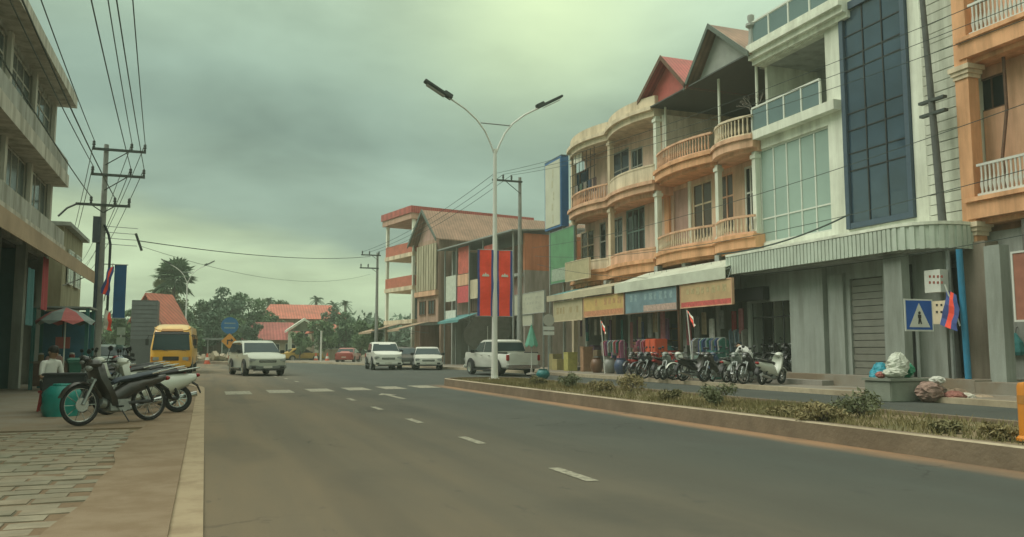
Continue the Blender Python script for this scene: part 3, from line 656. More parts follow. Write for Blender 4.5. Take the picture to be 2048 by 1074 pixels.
# potted frangipani on the terrace corner
bp = thing('potted_plant', 'bare branching potted plant on the terrace beside the pale building', 'plant', (20.75, 27.35, 9.86))
MB().lathe([(.12, 0), (.2, .3), (.22, .34), (.18, .34)], (20.75, 27.35, 9.86), 10).build('pot', grey_r, bp, smooth=True)
q = MB(); rr_ = random.Random(4)
def branch(p, d, l_, r_, dep):
    e_ = p + d * l_; q.tube([p, p + d * l_ * .5 + Vector((rr_.uniform(-.05, .05), rr_.uniform(-.05, .05), 0)), e_], [r_, r_ * .8, r_ * .6], 5)
    if dep:
        for _ in range(3): branch(e_, (d + Vector((rr_.uniform(-.8, .8), rr_.uniform(-.8, .8), rr_.uniform(-.2, .5)))).normalized(), l_ * .72, r_ * .6, dep - 1)
branch(Vector((20.75, 27.35, 10.15)), Vector((0, 0, 1)), .62, .04, 3); q.build('branches', mat('grey bark', (.22, .20, .17), .9), bp)

# ------------------------------------------------------------------ bowed-balcony shophouse (y 34.7 .. 44.8)
bb = thing('bowed_shophouse', 'cream and salmon shophouse with bowed balconies behind the upright billboard', 'building', (24, 39.7, .1))
y0, y1, XB = 34.72, 44.8, 21.3
shell(bb, y0, y1, XB + .2, 31, .1, 13.0, salmon)
MB().box(XB + .2, 30.8, y0 + .16, y1 - .16, 4.95, 5.3).box(XB + .2, 30.8, y0 + .16, y1 - .16, 9.0, 9.35).box(XB - .2, 31, y0, y1, 12.85, 13.1).build('floor_slab', cream, bb)
yk = [y0, YX(1218, 20.3), y1]
for z0_, z1_ in ((5.05, 5.65), (9.0, 9.5)):
    for a, b_ in zip(yk, yk[1:]):
        q = slab_bow(a + .01, b_ - .01, 20.25, .45, XB, z0_, z1_ - .17); slab_bow(a + .01, b_ - .01, 20.12, .45, XB, z1_ - .17, z1_, m=q); slab_bow(a + .01, b_ - .01, 20.6, .45, XB, z0_ - .2, z0_, m=q); q.build('balcony_slab', salmon if z0_ > 6 else orange_r, bb)
for a, b_ in zip(yk, yk[1:]):
    q = slab_bow(a + .01, b_ - .01, 20.1, .5, XB, 13.0, 13.2); slab_bow(a + .01, b_ - .01, 20.3, .5, XB, 12.7, 13.0, m=q); slab_bow(a + .01, b_ - .01, 20.35, .5, 20.75, 13.2, 13.75, m=q); q.build('roof_edge', cream, bb)
balustrade(bb, yk[0] + .15, yk[1] - .15, 20.3, .45, 9.5, .85, cream, .2, solid=True); balustrade(bb, yk[1] + .15, yk[2] - .15, 20.3, .45, 9.5, .85, salmon, .2)
balustrade(bb, yk[0] + .15, yk[1] - .15, 20.3, .45, 5.65, .6, salmon, .2, solid=True); balustrade(bb, yk[1] + .15, yk[2] - .15, 20.3, .45, 5.65, .6, cream, .2, solid=True)
for yy, m_ in ((y0 + .1, white_r), (yk[1], cream), (y1 - .15, cream)):
    for a, b_ in ((.34, 5.0), (5.66, 8.98), (9.52, 12.7)): column(bb, 20.5, yy, a, b_, .13, m_)
ops2 = [(1162, 1189, 6.1, 8.4, cream, mat('brown glass', (.06, .035, .028), .15), 2), (1200, 1213, 5.8, 8.6, grey_r, glass_dark, 1), (1224, 1247, 6.0, 8.6, grey_r, glass_dark, 2), (1254, 1292, 5.7, 8.8, teal_w, glass_dark, 3)]
ops3 = [(1142, 1180, 9.6, 12.2, brown_w, glass_dark, 2), (1228, 1262, 9.6, 12.3, grey_r, mat('navy glass', (.02, .025, .045), .15), 2), (1266, 1290, 9.6, 12.0, grey_r, glass_dark, 2)]
hs = [(YX(b_, XB), YX(a, XB), c, d_) for a, b_, c, d_, *_ in ops2 + ops3]
MB().wallX(XB, XB + .2, y0, y1, 5.0, 12.85, hs).build('front_wall', wall('dusty pink render', (.66, .49, .39)), bb)
for (a, b_, c, d_, fm, pm, nx), h in zip(ops2 + ops3, hs): window(bb, XB + .1, h[0], h[1], c, d_, fm, pm, nx, 2, .09, split=(.6,))
q = MB().prism([(34.8, 13.2), (38.5, 13.2), (36.6, 14.5)], 'x', 21.5, 30); q.build('roof', red_roof, bb)
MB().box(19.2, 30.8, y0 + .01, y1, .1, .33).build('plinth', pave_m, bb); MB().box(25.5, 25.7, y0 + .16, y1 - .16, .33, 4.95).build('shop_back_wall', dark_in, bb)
for yy in (37.3, 40.0, 42.4): MB().box(20.5, 25.5, yy - .06, yy + .06, .33, 4.95).build('partition', grey_r, bb); 
for yy in (37.3, 40.0, 42.4): column(bb, 20.3, yy, .33, 5.0, .14, grey_r, 'pillar', False)
q = MB(); p = atX(1155, 318, 20.2); q.box(p.x, p.x + .03, p.y - .55, p.y + .55, p.z - .25, p.z + .25); tag(q.build('hanging_sheet', plain('white cloth', (.72, .70, .60))), 'white cloth hung up to dry on the top balcony behind the billboard', 'cloth')
q = MB()
for k in range(7): q.cyl((20.2, 41.2 + k * .5, 9.7), (20.2, 41.2 + k * .5, 12.8), .02)
for z in (10.9, 11.6, 12.2): q.cyl((20.2, 41.0, z), (20.2, 44.5, z), .02)
q.build('balcony_grille', black, bb)
for k, c_ in enumerate([(.10, .05, .05), (.05, .07, .12), (.22, .20, .17), (.08, .12, .09), (.3, .28, .25)]):
    q = MB(); yy = 41.3 + k * .62; q.box(20.35, 20.38, yy, yy + .42, 10.2 + .1 * (k % 2), 10.95); tag(q.build('drying_shirt', plain('laundry %d' % k, c_)), ['maroon', 'navy', 'beige', 'dark green', 'pale grey'][k] + ' garment drying on the grilled top balcony', 'clothes')
# ------------------------------------------------------------------ awnings and shop signs in front of the right-hand shops
def awning(name, label, ya, yb, x0, z0, x1, z1, m, valance=.18, parent=None, fm=None, strips=0, strip_m=None):
    a = thing(name, label, 'awning', ((x0 + x1) / 2, (ya + yb) / 2, min(z0, z1)))
    s_ = 1 if x1 > x0 else -1
    n = max(3, int((yb - ya) / .9)); sh = MB()
    for i in range(n):      # slightly sagging sheets between the ribs
        u0, u1 = ya + (yb - ya) * i / n, ya + (yb - ya) * (i + 1) / n
        o = MB(); rs = []
        for t_ in (0, .33, .66, 1): y = u0 + (u1 - u0 - .012) * t_; sg_ = .03 * math.sin(math.pi * t_); rs.append([(x0, y, z0), (x1, y, z1 - sg_), (x1, y, z1 - sg_ + .025), (x0, y, z0 + .025)])
        o.rings(rs); o.build('awning_sheet', (strip_m if strips and i >= n - strips else m), a)
    MB().box(min(x1 + .003 * s_, x1 + .03 * s_), max(x1 + .003 * s_, x1 + .03 * s_), ya, yb, z1 - valance, z1 + .03).build('valance', fm or m, a)
    q = MB()
    for i in range(n + 1): y = ya + (yb - ya) * i / n; q.cyl((x0, y, z0 - .05), (x1, y, z1 - .07), .018, n=5)
    tag(q.build('awning_rib', galv, a), kind='stuff')
    for y in (ya + .1, yb - .1): MB().cyl((x0, y, z0 - .9), (x1, y, z1 - .06), .02, n=5).build('stay', galv, a)
    return a
pale_aw = mat('pale awning canvas', (.58, .61, .50), .7, .08, 2, dirt=.3); cream_aw = mat('cream awning canvas', (.48, .43, .30), .7, .1, 2, dirt=.4); teal_aw = mat('teal awning canvas', (.10, .27, .27), .7, .1, 2, dirt=.2); tan_aw = mat('tan awning canvas', (.42, .30, .20), .8, .1, 2, dirt=.4)
awning('shop_awning', 'long pale awning above the blue and the yellow-red shop signs', YX(1455, 18.4), YX(1232, 18.4), 20.1, 4.95, 18.35, 4.36, pale_aw, .42)
awning('shop_awning', 'cream awning with a teal end next to the long pale awning', YX(1228, 18.4) + .1, YX(1096, 18.4), 20.1, 4.75, 18.35, 4.30, cream_aw, .30, strips=2, strip_m=teal_aw)
def signboard(label, pxa, pxb, ytop, ybot, X, m, fm, prints=(), name='shop_sign', hang=True):
    ya, yb = YX(pxb, X), YX(pxa, X); pm = (pxa + pxb) / 2; z1, z0 = atX(pm, ytop, X).z, atX(pm, ybot, X).z
    s_ = thing(name, label, 'sign', (X, (ya + yb) / 2, z0))
    MB().box(X - .03, X + .05, ya + .02, yb - .02, z0 + .02, z1 - .02).build('board', m, s_)
    MB().box(X - .05, X + .07, ya, yb, z0, z0 + .04).box(X - .05, X + .07, ya, yb, z1 - .04, z1).box(X - .05, X + .07, ya, ya + .04, z0 + .04, z1 - .04).box(X - .05, X + .07, yb - .04, yb, z0 + .04, z1 - .04).build('frame', fm, s_)
    for nm, a, b_, c, d_, pm_ in prints:    # fractions of the board, left to right and bottom to top
        MB().box(X - .036, X - .031, yb - (yb - ya) * b_, yb - (yb - ya) * a, z0 + (z1 - z0) * c, z0 + (z1 - z0) * d_).build(nm, pm_, s_)
    if hang:
        for y in (ya + .3, yb - .3): MB().cyl((X + .01, y, z1), (X + .2, y, z1 + .45), .015, n=5).build('hanger', galv, s_)
    return s_
def ink(n, c): return mat('print ' + n, c, .6, .35, 9)
def scribble(n, r0, c0, c1, lo, hi, m):     # a row of unreadable letter-sized strokes
    rr_ = random.Random(r0); o = []; w_ = (c1 - c0) / n
    for i in range(n):
        if rr_.random() < .12: continue
        h_ = rr_.uniform(.6, 1.0); o.append(('print_stroke', c0 + w_ * (i + .12), c0 + w_ * (i + .12 + rr_.uniform(.4, .75)), lo + (hi - lo) * (1 - h_) / 2, hi - (hi - lo) * (1 - h_) / 2, m))
    return o
signboard('plain cream shop sign under the cream awning', 1108, 1166, 600, 642, 18.55, mat('cream sign', (.46, .40, .25), .6, .15, 3, dirt=.3), cream, scribble(7, 1, .1, .9, .35, .7, ink('ochre', (.36, .28, .15))))
signboard('yellow and orange shop sign next to the blue one', 1168, 1249, 590, 632, 18.5, mat('yellow sign', (.55, .38, .14), .6, .2, 2, dirt=.25), salmon, [('print_band', .02, .98, .05, .3, ink('orange', (.50, .22, .12)))] + scribble(6, 2, .3, .95, .5, .85, ink('rust red', (.47, .27, .12))))
signboard('teal blue shop sign with a pale pink lower band', 1251, 1356, 577, 625, 18.45, mat('blue sign', (.16, .25, .29), .6, .25, 2, dirt=.25), brown_w, [('print_band', .38, .98, .06, .32, ink('pink', (.45, .32, .27)))] + scribble(9, 3, .1, .95, .5, .85, ink('pale blue', (.22, .31, .33))))
signboard('yellow shop sign with a red strip along its bottom', 1362, 1466, 562, 613, 18.42, mat('ochre sign', (.52, .36, .19), .6, .2, 2, dirt=.25), salmon, [('print_band', .02, .98, .03, .24, ink('red', (.52, .10, .09)))] + scribble(8, 4, .12, .92, .5, .82, ink('dull green', (.42, .34, .18))))
signboard('pale board with three rows of lettering beside the green parasol', 1030, 1090, 585, 628, 18.7, mat('pale sign', (.42, .42, .33), .6, .1, 3, dirt=.3), grey_r, scribble(9, 5, .1, .9, .66, .8, ink('grey', (.34, .34, .275))) + scribble(8, 6, .1, .9, .42, .56, ink('grey', (.34, .34, .275))) + scribble(9, 7, .1, .9, .18, .32, ink('grey', (.34, .34, .275))), hang=False)
signboard('small pale board hanging under the three-row board', 1036, 1066, 630, 652, 18.75, mat('pale sign', (.42, .42, .33), .6), grey_r, hang=False)
for k_, px_ in enumerate((1034, 1086)):
    p = atX(px_, 620, 18.78); tag(MB().box(18.77, 18.85, p.y - .04, p.y + .04, .12, 4.2 if k_ == 0 else 4.15).build('sign_post', galv), ['grey steel post carrying the small pale board', 'grey steel post at the green parasol end of the three-row board'][k_], 'post')
# upright billboard and the green and beige boards under it
bl = thing('billboard', 'tall upright lightbox in a blue frame fixed at the shophouse corner', 'billboard', (20.3, 46.6, .12))
ya, yb, za, zb = 45.5, 48.1, 8.75, 13.1
MB().box(20.05, 20.55, ya, yb, za, zb).build('case', mat('blue case', (.03, .12, .30), .4, .1, 2), bl)
MB().box(20.02, 20.048, ya + .14, yb - .14, za + .14, zb - .14).build('face', mat('pale lightbox print', (.50, .50, .40), .4, .12, .8), bl)
for i in range(5): z = zb - .6 - i * .72; MB().box(20.012, 20.019, 46.62 + .1 * math.sin(i * 2.3), 46.78 + .12 * math.sin(i * 2.3) + .05 * (i % 2), z - .55 + .1 * (i % 2), z).build('print_stroke', ink('faded ochre', (.45, .43, .31)), bl)
for yy in (45.75, 47.85): MB().box(20.25, 20.4, yy - .07, yy + .07, .12, za).build('support_post', galv, bl)
MB().box(20.05, 20.53, ya - .02, yb + .02, zb + .001, zb + .08).build('rim', blue_fr, bl)
gs = signboard('green panel hanging below the upright blue lightbox', 1102, 1150, 458, 565, 20.05, mat('green panel', (.10, .26, .13), .6, .2, 1.2, dirt=.2), teal_w, [('print_band', .05, .95, .05, .28, ink('pale figures', (.30, .36, .28)))], hang=False)
signboard('small beige board below the green panel', 1132, 1180, 520, 560, 19.45, mat('beige sign', (.44, .38, .23), .6, .15, 3), cream, hang=False)

# ------------------------------------------------------------------ houses along the bend (right side), turned with the street
def local(root):
    o = root.location
    def B(x0, x1, y0, y1, z0, z1, q=None): return (q or MB()).box(o.x + x0, o.x + x1, o.y + y0, o.y + y1, o.z + z0, o.z + z1)
    return B
# nearer house with a shed roof over an open veranda
eb = thing('veranda_house', 'house with a lean-to roof over an open veranda hung with red cloth and boards', 'building', (19.75, 51.5, .12), R(8)); B = local(eb)
ox, oy, oz = eb.location
B(.25, 12, 0, .2, 0, 6.5).build('side_wall', wall('grey block wall', (.30, .27, .24), .5), eb); B(.25, 12, 0, .22, 6.5, 9.0).build('side_wall_upper', wall('orange block wall', (.50, .19, .10), .4), eb)
B(.25, 12, 11.8, 12, 0, 9.0).build('side_wall', grey_r, eb); B(11.8, 12, .2, 11.8, 0, 9.0).build('rear_wall', grey_r, eb)
B(-.1, 11.8, .22, 11.8, 3.5, 3.75).build('floor_slab', grey_r, eb); B(-.1, 11.8, .22, 11.8, 6.1, 6.3).build('floor_slab', grey_r, eb)
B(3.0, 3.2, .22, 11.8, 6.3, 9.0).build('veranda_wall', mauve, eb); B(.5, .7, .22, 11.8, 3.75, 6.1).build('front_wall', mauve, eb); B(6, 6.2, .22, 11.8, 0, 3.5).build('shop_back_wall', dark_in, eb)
q = MB(); q.prism([(oy - .3, oz + 9.05), (oy + 12.3, oz + 9.0), (oy + 12.3, oz + 9.1), (oy - .3, oz + 9.15)], 'x', ox - .9, ox + 6); q.v = [(x, y, z + (.08 * (x - ox + .9))) for x, y, z in q.v]; q.build('roof', mat('grey sheet roof', (.26, .28, .27), .5, .2, 2, metal=.3), eb)
for y in (.3, 2.6, 4.9, 7.2, 9.5, 11.7): B(-.5, -.42, y - .05, y + .05, 0, 9.1).build('veranda_post', galv, eb)
pan = [(5.0, 7.1, 4.9, 6.3, wall('cream board', (.60, .52, .37))), (7.3, 9.4, 4.7, 5.95, mat('red board', (.55, .09, .10), .6)), (7.4, 9.3, 6.9, 8.95, mat('red cloth', (.50, .12, .09), .9, .3, 3)), (7.3, 9.4, 6.0, 6.85, salmon), (9.6, 11.6, 4.9, 6.9, mat('pale board', (.52, .55, .46), .6)), (9.7, 11.7, 3.3, 4.2, mat('white board', (.60, .62, .55), .6)), (.5, 2.4, 3.9, 5.7, mauve), (2.8, 4.8, 6.5, 8.6, mat('red cloth', (.50, .12, .09)))]
for a, b_, c, d_, m_ in pan: B(-.42, -.36, a, b_, c, d_).build('panel', m_, eb)
for a, b_ in ((5.0, 6.5), (7.2, 8.8)): window(eb, ox + .55, oy + a, oy + b_, oz + 4.0, oz + 5.8, brown_w, glass_dark, 2, 1, .07)
aw_l = awning('shop_awning', 'teal awning on the house with the lean-to veranda', 50.8 + 6.2, 50.8 + 11.8, 18.6, 3.95, 17.0, 3.4, teal_aw, .15)
# gable-fronted house with the long brown roof
cb = thing('brown_roof_house', 'house with a long brown roof and a front of pale upright slats', 'building', (17.5, 64.3, .12), R(10)); B = local(cb); ox, oy, oz = cb.location
B(.2, 16, 0, .2, 0, 10.2).build('side_wall', wall('pink grey wall', (.40, .27, .21), .5), cb); B(.2, 16, 4.0, 4.2, 0, 10.2).build('side_wall', mauve, cb); B(15.8, 16, .2, 4.0, 0, 10.2).build('rear_wall', mauve, cb)
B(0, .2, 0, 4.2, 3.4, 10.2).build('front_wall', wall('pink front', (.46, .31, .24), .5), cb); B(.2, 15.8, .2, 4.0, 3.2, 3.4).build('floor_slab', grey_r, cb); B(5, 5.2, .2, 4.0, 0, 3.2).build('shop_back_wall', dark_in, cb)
MB().prism([(oy, oz + 10.2), (oy + 4.2, oz + 10.2), (oy + 2.1, oz + 12.5)], 'x', ox + .05, ox + .2).build('gable', mauve, cb)
q = MB()
for yy in (-.7, 4.9): q.prism([(oy + 2.1, oz + 12.75), (oy + yy, oz + 10.05), (oy + yy, oz + 9.95), (oy + 2.1, oz + 12.65)], 'x', ox - .6, ox + 16.5)
ro = q.build('roof', brown_roof, cb)
q = MB()
for yy in (-.75, 4.95): q.prism([(oy + 2.1, oz + 12.8), (oy + yy, oz + 10.1), (oy + yy, oz + 9.8), (oy + 2.1, oz + 12.5)], 'x', ox - .68, ox - .6)
q.build('barge_board', plain('dark green grey trim', (.10, .12, .10)), ro)
for i in range(8): B(-.22, -.14, .1 + i * .5, .1 + i * .5 + .36, 6.0, 9.8).build('upright_slat', wall('pale slats', (.46, .42, .30)), cb)
B(-.3, 0, 0, 4.2, 5.55, 5.95).build('balcony_band', salmon, cb)
window(cb, ox - .02, oy + 2.4, oy + 3.6, oz + 4.0, oz + 5.2, brown_w, glass_dark, 2, 1, .07); window(cb, ox - .02, oy + .6, oy + 1.8, oz + 4.0, oz + 5.2, brown_w, glass_dark, 2, 1, .07)
awning('shop_awning', 'dusty tan awning of the house with upright slats', 64.2, 68.6, 16.7, 3.5, 14.3, 2.9, tan_aw, .15)
# corner house with open balconies and a red parapet
db = thing('red_parapet_house', 'narrow pinkish house with a red parapet and open corner balconies', 'building', (16.5, 69.0, .12), R(12)); B = local(db); ox, oy, oz = db.location
pink = wall('pink render', (.52, .33, .25))
B(2.6, 12, 0, .2, 0, 12.4).build('side_wall', pink, db); B(2.6, 12, 5.6, 5.8, 0, 12.4).build('side_wall', pink, db); B(2.6, 2.8, .2, 5.6, 0, 12.4, MB()).build('front_wall', pink, db); B(11.8, 12, .2, 5.6, 0, 12.4).build('rear_wall', pink, db)
for z in (3.4, 6.3, 9.2): B(-.1, 12.0, -.05, 5.85, z, z + .35).build('floor_slab', cream, db)
B(-.3, 12.2, -.2, 6.0, 12.4, 12.9).build('roof_slab', pink, db); B(-.4, 12.3, -.3, 6.1, 12.9, 13.5).build('parapet', red_roof, db)
for z in (6.65, 9.55): 
    B(-.06, .02, .1, 5.7, z, z + .9).build('balcony_panel', mat('red balcony', (.45, .14, .09), .7, .2, 2), db); B(.02, 2.6, -.03, .05, z, z + .9).build('balcony_panel', mat('red balcony', (.45, .14, .09), .7, .2, 2), db)
for z0_, z1_ in ((0, 3.4), (3.75, 6.3), (6.65, 9.2), (9.55, 12.4)):
    for y in (.1, 5.6): B(-.05, .2, y - .13, y + .13, z0_, z1_).build('column', white_r, db)
for z in (3.9, 6.9, 9.8): window(db, ox + 2.6, oy + 3.4, oy + 5.0, oz + z, oz + z + 2.0, brown_w, glass_dark, 2, 1, .08)
for z in (3.9,): window(db, ox + 2.6, oy + .8, oy + 2.2, oz + z, oz + z + 1.5, brown_w, glass_dark, 2, 1, .08)
awning('shop_awning', 'tan awning under the house with the red parapet', 69.0, 75.0, 15.6, 3.5, 13.0, 2.8, tan_aw, .15)

# ------------------------------------------------------------------ left side buildings
lb = thing('grey_balcony_building', 'weathered grey apartment block with deep ledges above the tan awning', 'building', (-9, 24, .03))
y0, y1, XL = 10.0, 34.2, -5.6
lw = wall('weathered grey render', (.42, .42, .38), .6); ll = wall('pale ledge render', (.56, .53, .46), .6)
MB().box(-14, XL - .2, y1 - .2, y1, .03, 10.6).build('side_wall', lw, lb); MB().box(-14, XL - .2, y0, y0 + .2, .03, 10.6).build('side_wall', lw, lb)
MB().box(-14.2, -14, y0, y1, .03, 10.6).build('rear_wall', lw, lb)
bays = [(y1 - 3.7 * (i + 1) + .35, y1 - 3.7 * i - .35) for i in range(6)]
hol = [(a, b_, z, z + 1.9) for a, b_ in bays for z in (5.9, 8.3)]
MB().wallX(XL - .2, XL, y0, y1, 4.6, 10.6, hol).build('front_wall', lw, lb)
for a, b_ in bays:
    for z in (5.9, 8.3): window(lb, XL - .06, a, b_, z, z + 1.9, ll, mat('dull window glass', (.10, .125, .125), .15, .2, 1), 3, 2, .07, d=-.08 if False else .08, split=(.7,))
for z0_, z1_, xf in ((4.75, 5.05, -5.0), (7.3, 7.75, -5.0), (10.35, 10.75, -4.85), (10.75, 11.05, -5.0)):
    MB().box(XL - .3, xf, y0 - .05, y1 + .12, z0_, z1_).build('ledge', ll, lb)
MB().box(-14, XL - .3, y0, y1, 10.61, 10.75).build('roof_slab', ll, lb)
for z0_ in (5.05, 7.75): MB().box(-5.11, -5.05, y0, y1 + .05, z0_, z0_ + .55).build('parapet_panel', lw, lb)
MB().box(-4.99, -4.93, y0, y1 + .1, 4.5, 4.72).build('trim_board', salmon, lb)
for i in range(7): yy = y1 - .25 - 3.7 * i; MB().box(XL - .18, XL + .1, yy - .18, yy + .18, .03, 4.74).build('pillar', grey_r, lb); MB().box(XL, XL + .12, yy - .15, yy + .15, 5.06, 10.34).build('pilaster', ll, lb)
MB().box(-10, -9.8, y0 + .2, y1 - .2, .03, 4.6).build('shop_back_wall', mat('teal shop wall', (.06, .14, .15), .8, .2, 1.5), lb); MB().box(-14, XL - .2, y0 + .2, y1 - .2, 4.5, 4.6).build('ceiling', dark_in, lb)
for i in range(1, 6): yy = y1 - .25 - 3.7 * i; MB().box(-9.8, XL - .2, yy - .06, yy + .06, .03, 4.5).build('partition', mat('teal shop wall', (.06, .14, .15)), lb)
awning('street_awning', 'long tan canvas awning under the grey apartment block', 16.0, 35.6, -5.2, 4.6, -4.15, 4.25, tan_aw, .42)
ob = thing('beige_building', 'plain beige two-storey house past the grey apartment block', 'building', (-8, 39, .03))
MB().box(-12, -5.35, 36.2, 41.5, .03, 6.1).build('wall', wall('olive beige render', (.34, .31, .21), .4), ob); MB().box(-12.2, -5.1, 36.0, 41.7, 6.1, 6.25).build('roof_slab', grey_r, ob)
window(ob, -5.3, 37.2, 38.6, 3.9, 5.3, white_fr, glass_dark, 2, 2, .07, d=-.05); window(ob, -5.3, 39.2, 40.6, 3.9, 5.3, white_fr, glass_dark, 2, 2, .07, d=-.05)
MB().box(-5.34, -5.28, 37.0, 40.8, .05, 2.9).build('shutter', shutter_m, ob)

# ------------------------------------------------------------------ houses at the end of the street
def hip(q, x0, x1, y0, y1, z0, z1, ins): q._add([(x0, y0, z0), (x1, y0, z0), (x1, y1, z0), (x0, y1, z0), (x0 + ins, (y0 + y1) / 2, z1), (x1 - ins, (y0 + y1) / 2, z1)], [(0, 1, 5, 4), (2, 3, 4, 5), (1, 2, 5), (3, 0, 4), (3, 2, 1, 0)]); return q
tile = mat('orange red tiles', (.52, .16, .11), .8, .3, 1.2, dirt=.55, dirtc=(.26, .12, .085), wave=('X', .9)); ochre_w = wall('ochre white wall', (.52, .44, .32))
def house(name, label, c, wx, wy, hw_, hr, rz=0, ins=2.0, wm=None, rm=None, wins=3):
    h = thing(name, label, 'building', c, rz); X, Y, Z = c
    MB().box(X - wx / 2, X + wx / 2, Y - wy / 2, Y + wy / 2, Z, Z + hw_).build('wall', wm or ochre_w, h)
    hip(MB(), X - wx / 2 - .8, X + wx / 2 + .8, Y - wy / 2 - .8, Y + wy / 2 + .8, Z + hw_ - .1, Z + hw_ + hr, ins).build('roof', rm or tile, h)
    for i in range(wins):
        xx = X - wx / 2 + wx * (i + .5) / wins; f_ = MB().box(xx - .6, xx + .6, Y - wy / 2 - .06, Y - wy / 2 - .003, Z + hw_ * .4, Z + hw_ * .8).build('window', white_fr, h)
        for s_ in (-1, 1): MB().box(xx + s_ * .29 - .25, xx + s_ * .29 + .25, Y - wy / 2 - .075, Y - wy / 2 - .062, Z + hw_ * .44, Z + hw_ * .76).build('pane', glass_dark, f_)
    return h
p = atw(600, 700, 112); house('red_roof_hall', 'large hall with a wide red roof behind the lower red roofs', (p.x, p.y, 0), 9.5, 8, 5.4, 2.0, 0, 1.5)
p = atw(545, 700, 97); house('red_roof_house', 'low house with a faded red roof left of the white gate gable', (p.x, p.y, 0), 5.4, 5, 2.5, 2.0, 0, 1.2, rm=mat('faded red roof', (.42, .12, .11), .8, .35, 1, dirt=.5, wave=('X', .9)))
p = atw(650, 700, 98); house('red_roof_house', 'small house with a bright red roof right of the white gate gable', (p.x, p.y, 0), 2.6, 4, 3.3, 1.0, 0, .5)
p = atw(606, 700, 95); gt = thing('gate_house', 'white gabled gateway between two red-roofed houses', 'gate', (p.x, p.y, 0)); X, Y = p.x, p.y
for s_ in (-1, 1): MB().box(X + s_ * 1.5 - .2, X + s_ * 1.5 + .2, Y - .3, Y + .3, 0, 3.4).build('gate_pillar', white_r, gt)
q = MB()
for s_ in (-1, 1): q.prism([(X, 4.9), (X + s_ * 2.0, 3.5), (X + s_ * 2.0, 3.25), (X, 4.6)], 'y', Y - 1, Y + 1)
q.build('roof', white_r, gt); MB().prism([(X - 1.6, 3.4), (X + 1.6, 3.4), (X, 4.55)], 'y', Y - .1, Y + .1).build('gable', wall('pale green gable', (.34, .38, .30)), gt)
p = atw(322, 700, 78); oh = thing('orange_roof_house', 'house with a steep bright orange red roof behind the yellow bus', 'building', (p.x, p.y, 0), R(-42)); X, Y = p.x, p.y
MB().box(X - 1.6, X + 1.2, Y - 1.3, Y + 1.3, 0, 3.6).build('wall', wall('tan wall', (.45, .37, .26)), oh)
q = MB()
for s_ in (-1, 1): q.prism([(X - .5 , 6.6), (X - .5 + s_ * 2.3, 3.5), (X - .5 + s_ * 2.3, 3.35), (X - .5, 6.4)], 'y', Y - 1.7, Y + 1.7)
q.build('roof', mat('orange roof', (.50, .14, .09), .7, .25, 1, dirt=.5, dirtc=(.26, .12, .085), wave=('Y', .9)), oh); MB().prism([(X - 2.2, 3.6), (X + 1.4, 3.6), (X - .5, 6.2)], 'y', Y - 1.3, Y - 1.2).build('gable', tan_aw, oh)
p = atw(286, 700, 72); gh = thing('slatted_house', 'dark grey house front clad in horizontal boards by the orange roof', 'building', (p.x, p.y, 0)); X, Y = p.x, p.y
MB().box(X - 1.05, X + 1.05, Y, Y + 3, 0, 5.6).build('wall', plain('charcoal wall', (.06, .065, .07)), gh)
for i in range(9): MB().box(X - 1.05, X + 1.05, Y - .06, Y - .004, 2.2 + i * .37, 2.2 + i * .37 + .3).build('board', mat('slate board', (.10, .11, .12), .6, .2, 2), gh)
# ------------------------------------------------------------------ street lamps
lampwhite = mat('white lamp post paint', (.66, .67, .62), .45, .06, 2, dirt=.15)
def street_lamp(label, X, Y, z0, sides=(1, -1), H_=8.3):
    t = thing('street_lamp', label, 'street lamp', (X, Y, z0), 0, 'double-armed street lamps on the medians')
    MB().lathe([(.2, 0), (.2, .05), (.13, .06), (.12, .5), (.105, 1.2), (.06, H_)], (X, Y, z0), 12).build('pole', lampwhite, t, smooth=True)
    MB().box(X - .22, X + .22, Y - .22, Y + .22, z0 - .05, z0 + .03).build('base_plate', concrete, t)
    MB().cyl((X - .55, Y, z0 + H_ + .92), (X + .62, Y, z0 + H_ + .92), .025).build('cross_tie', galv, t)
    for s_ in sides:
        P = [(X + s_ * .04, Y, z0 + H_ - .15), (X + s_ * .18, Y, z0 + H_ + .2), (X + s_ * .38, Y, z0 + H_ + .62), (X + s_ * .7, Y, z0 + H_ + 1.02), (X + s_ * 1.15, Y, z0 + H_ + 1.38), (X + s_ * 1.75, Y, z0 + H_ + 1.72)]
        a = MB().tube(P, .034, 8).build('arm', lampwhite, t, smooth=True)
        c = Vector((X + s_ * 2.15, Y, z0 + H_ + 1.97)); q = MB().obox(c, (1.15, .30, .09), (0, -s_ * R(29), 0)); q.obox(c + Vector((-s_ * .38, 0, -.13)), (.34, .22, .11), (0, -s_ * R(29), 0)); q.build('lamp_head', plain('dark lamp casting', (.05, .06, .055)), a, bevel=.02)
        MB().obox(c + Vector((s_ * .08 + s_ * .045 * math.sin(R(29)), 0, -.052)), (.75, .22, .012), (0, -s_ * R(29), 0)).build('led_panel', plain('lamp lens', (.35, .36, .33), .3), a)
    return t
LX, LY = 9.62, 27.75
sl = street_lamp('white double-armed street lamp with two flag banners on the near median', LX, LY, .21)
street_lamp('distant white double-armed street lamp rising in front of the tall fan palm', -2.0, 93.5, .21)
flag_blue = mat('flag blue', (.06, .09, .27), .8, .15, 4); flag_red = mat('flag red', (.88, .09, .055), .8, .12, 4); flag_white = mat('flag white', (.62, .60, .52), .8, .1, 4)
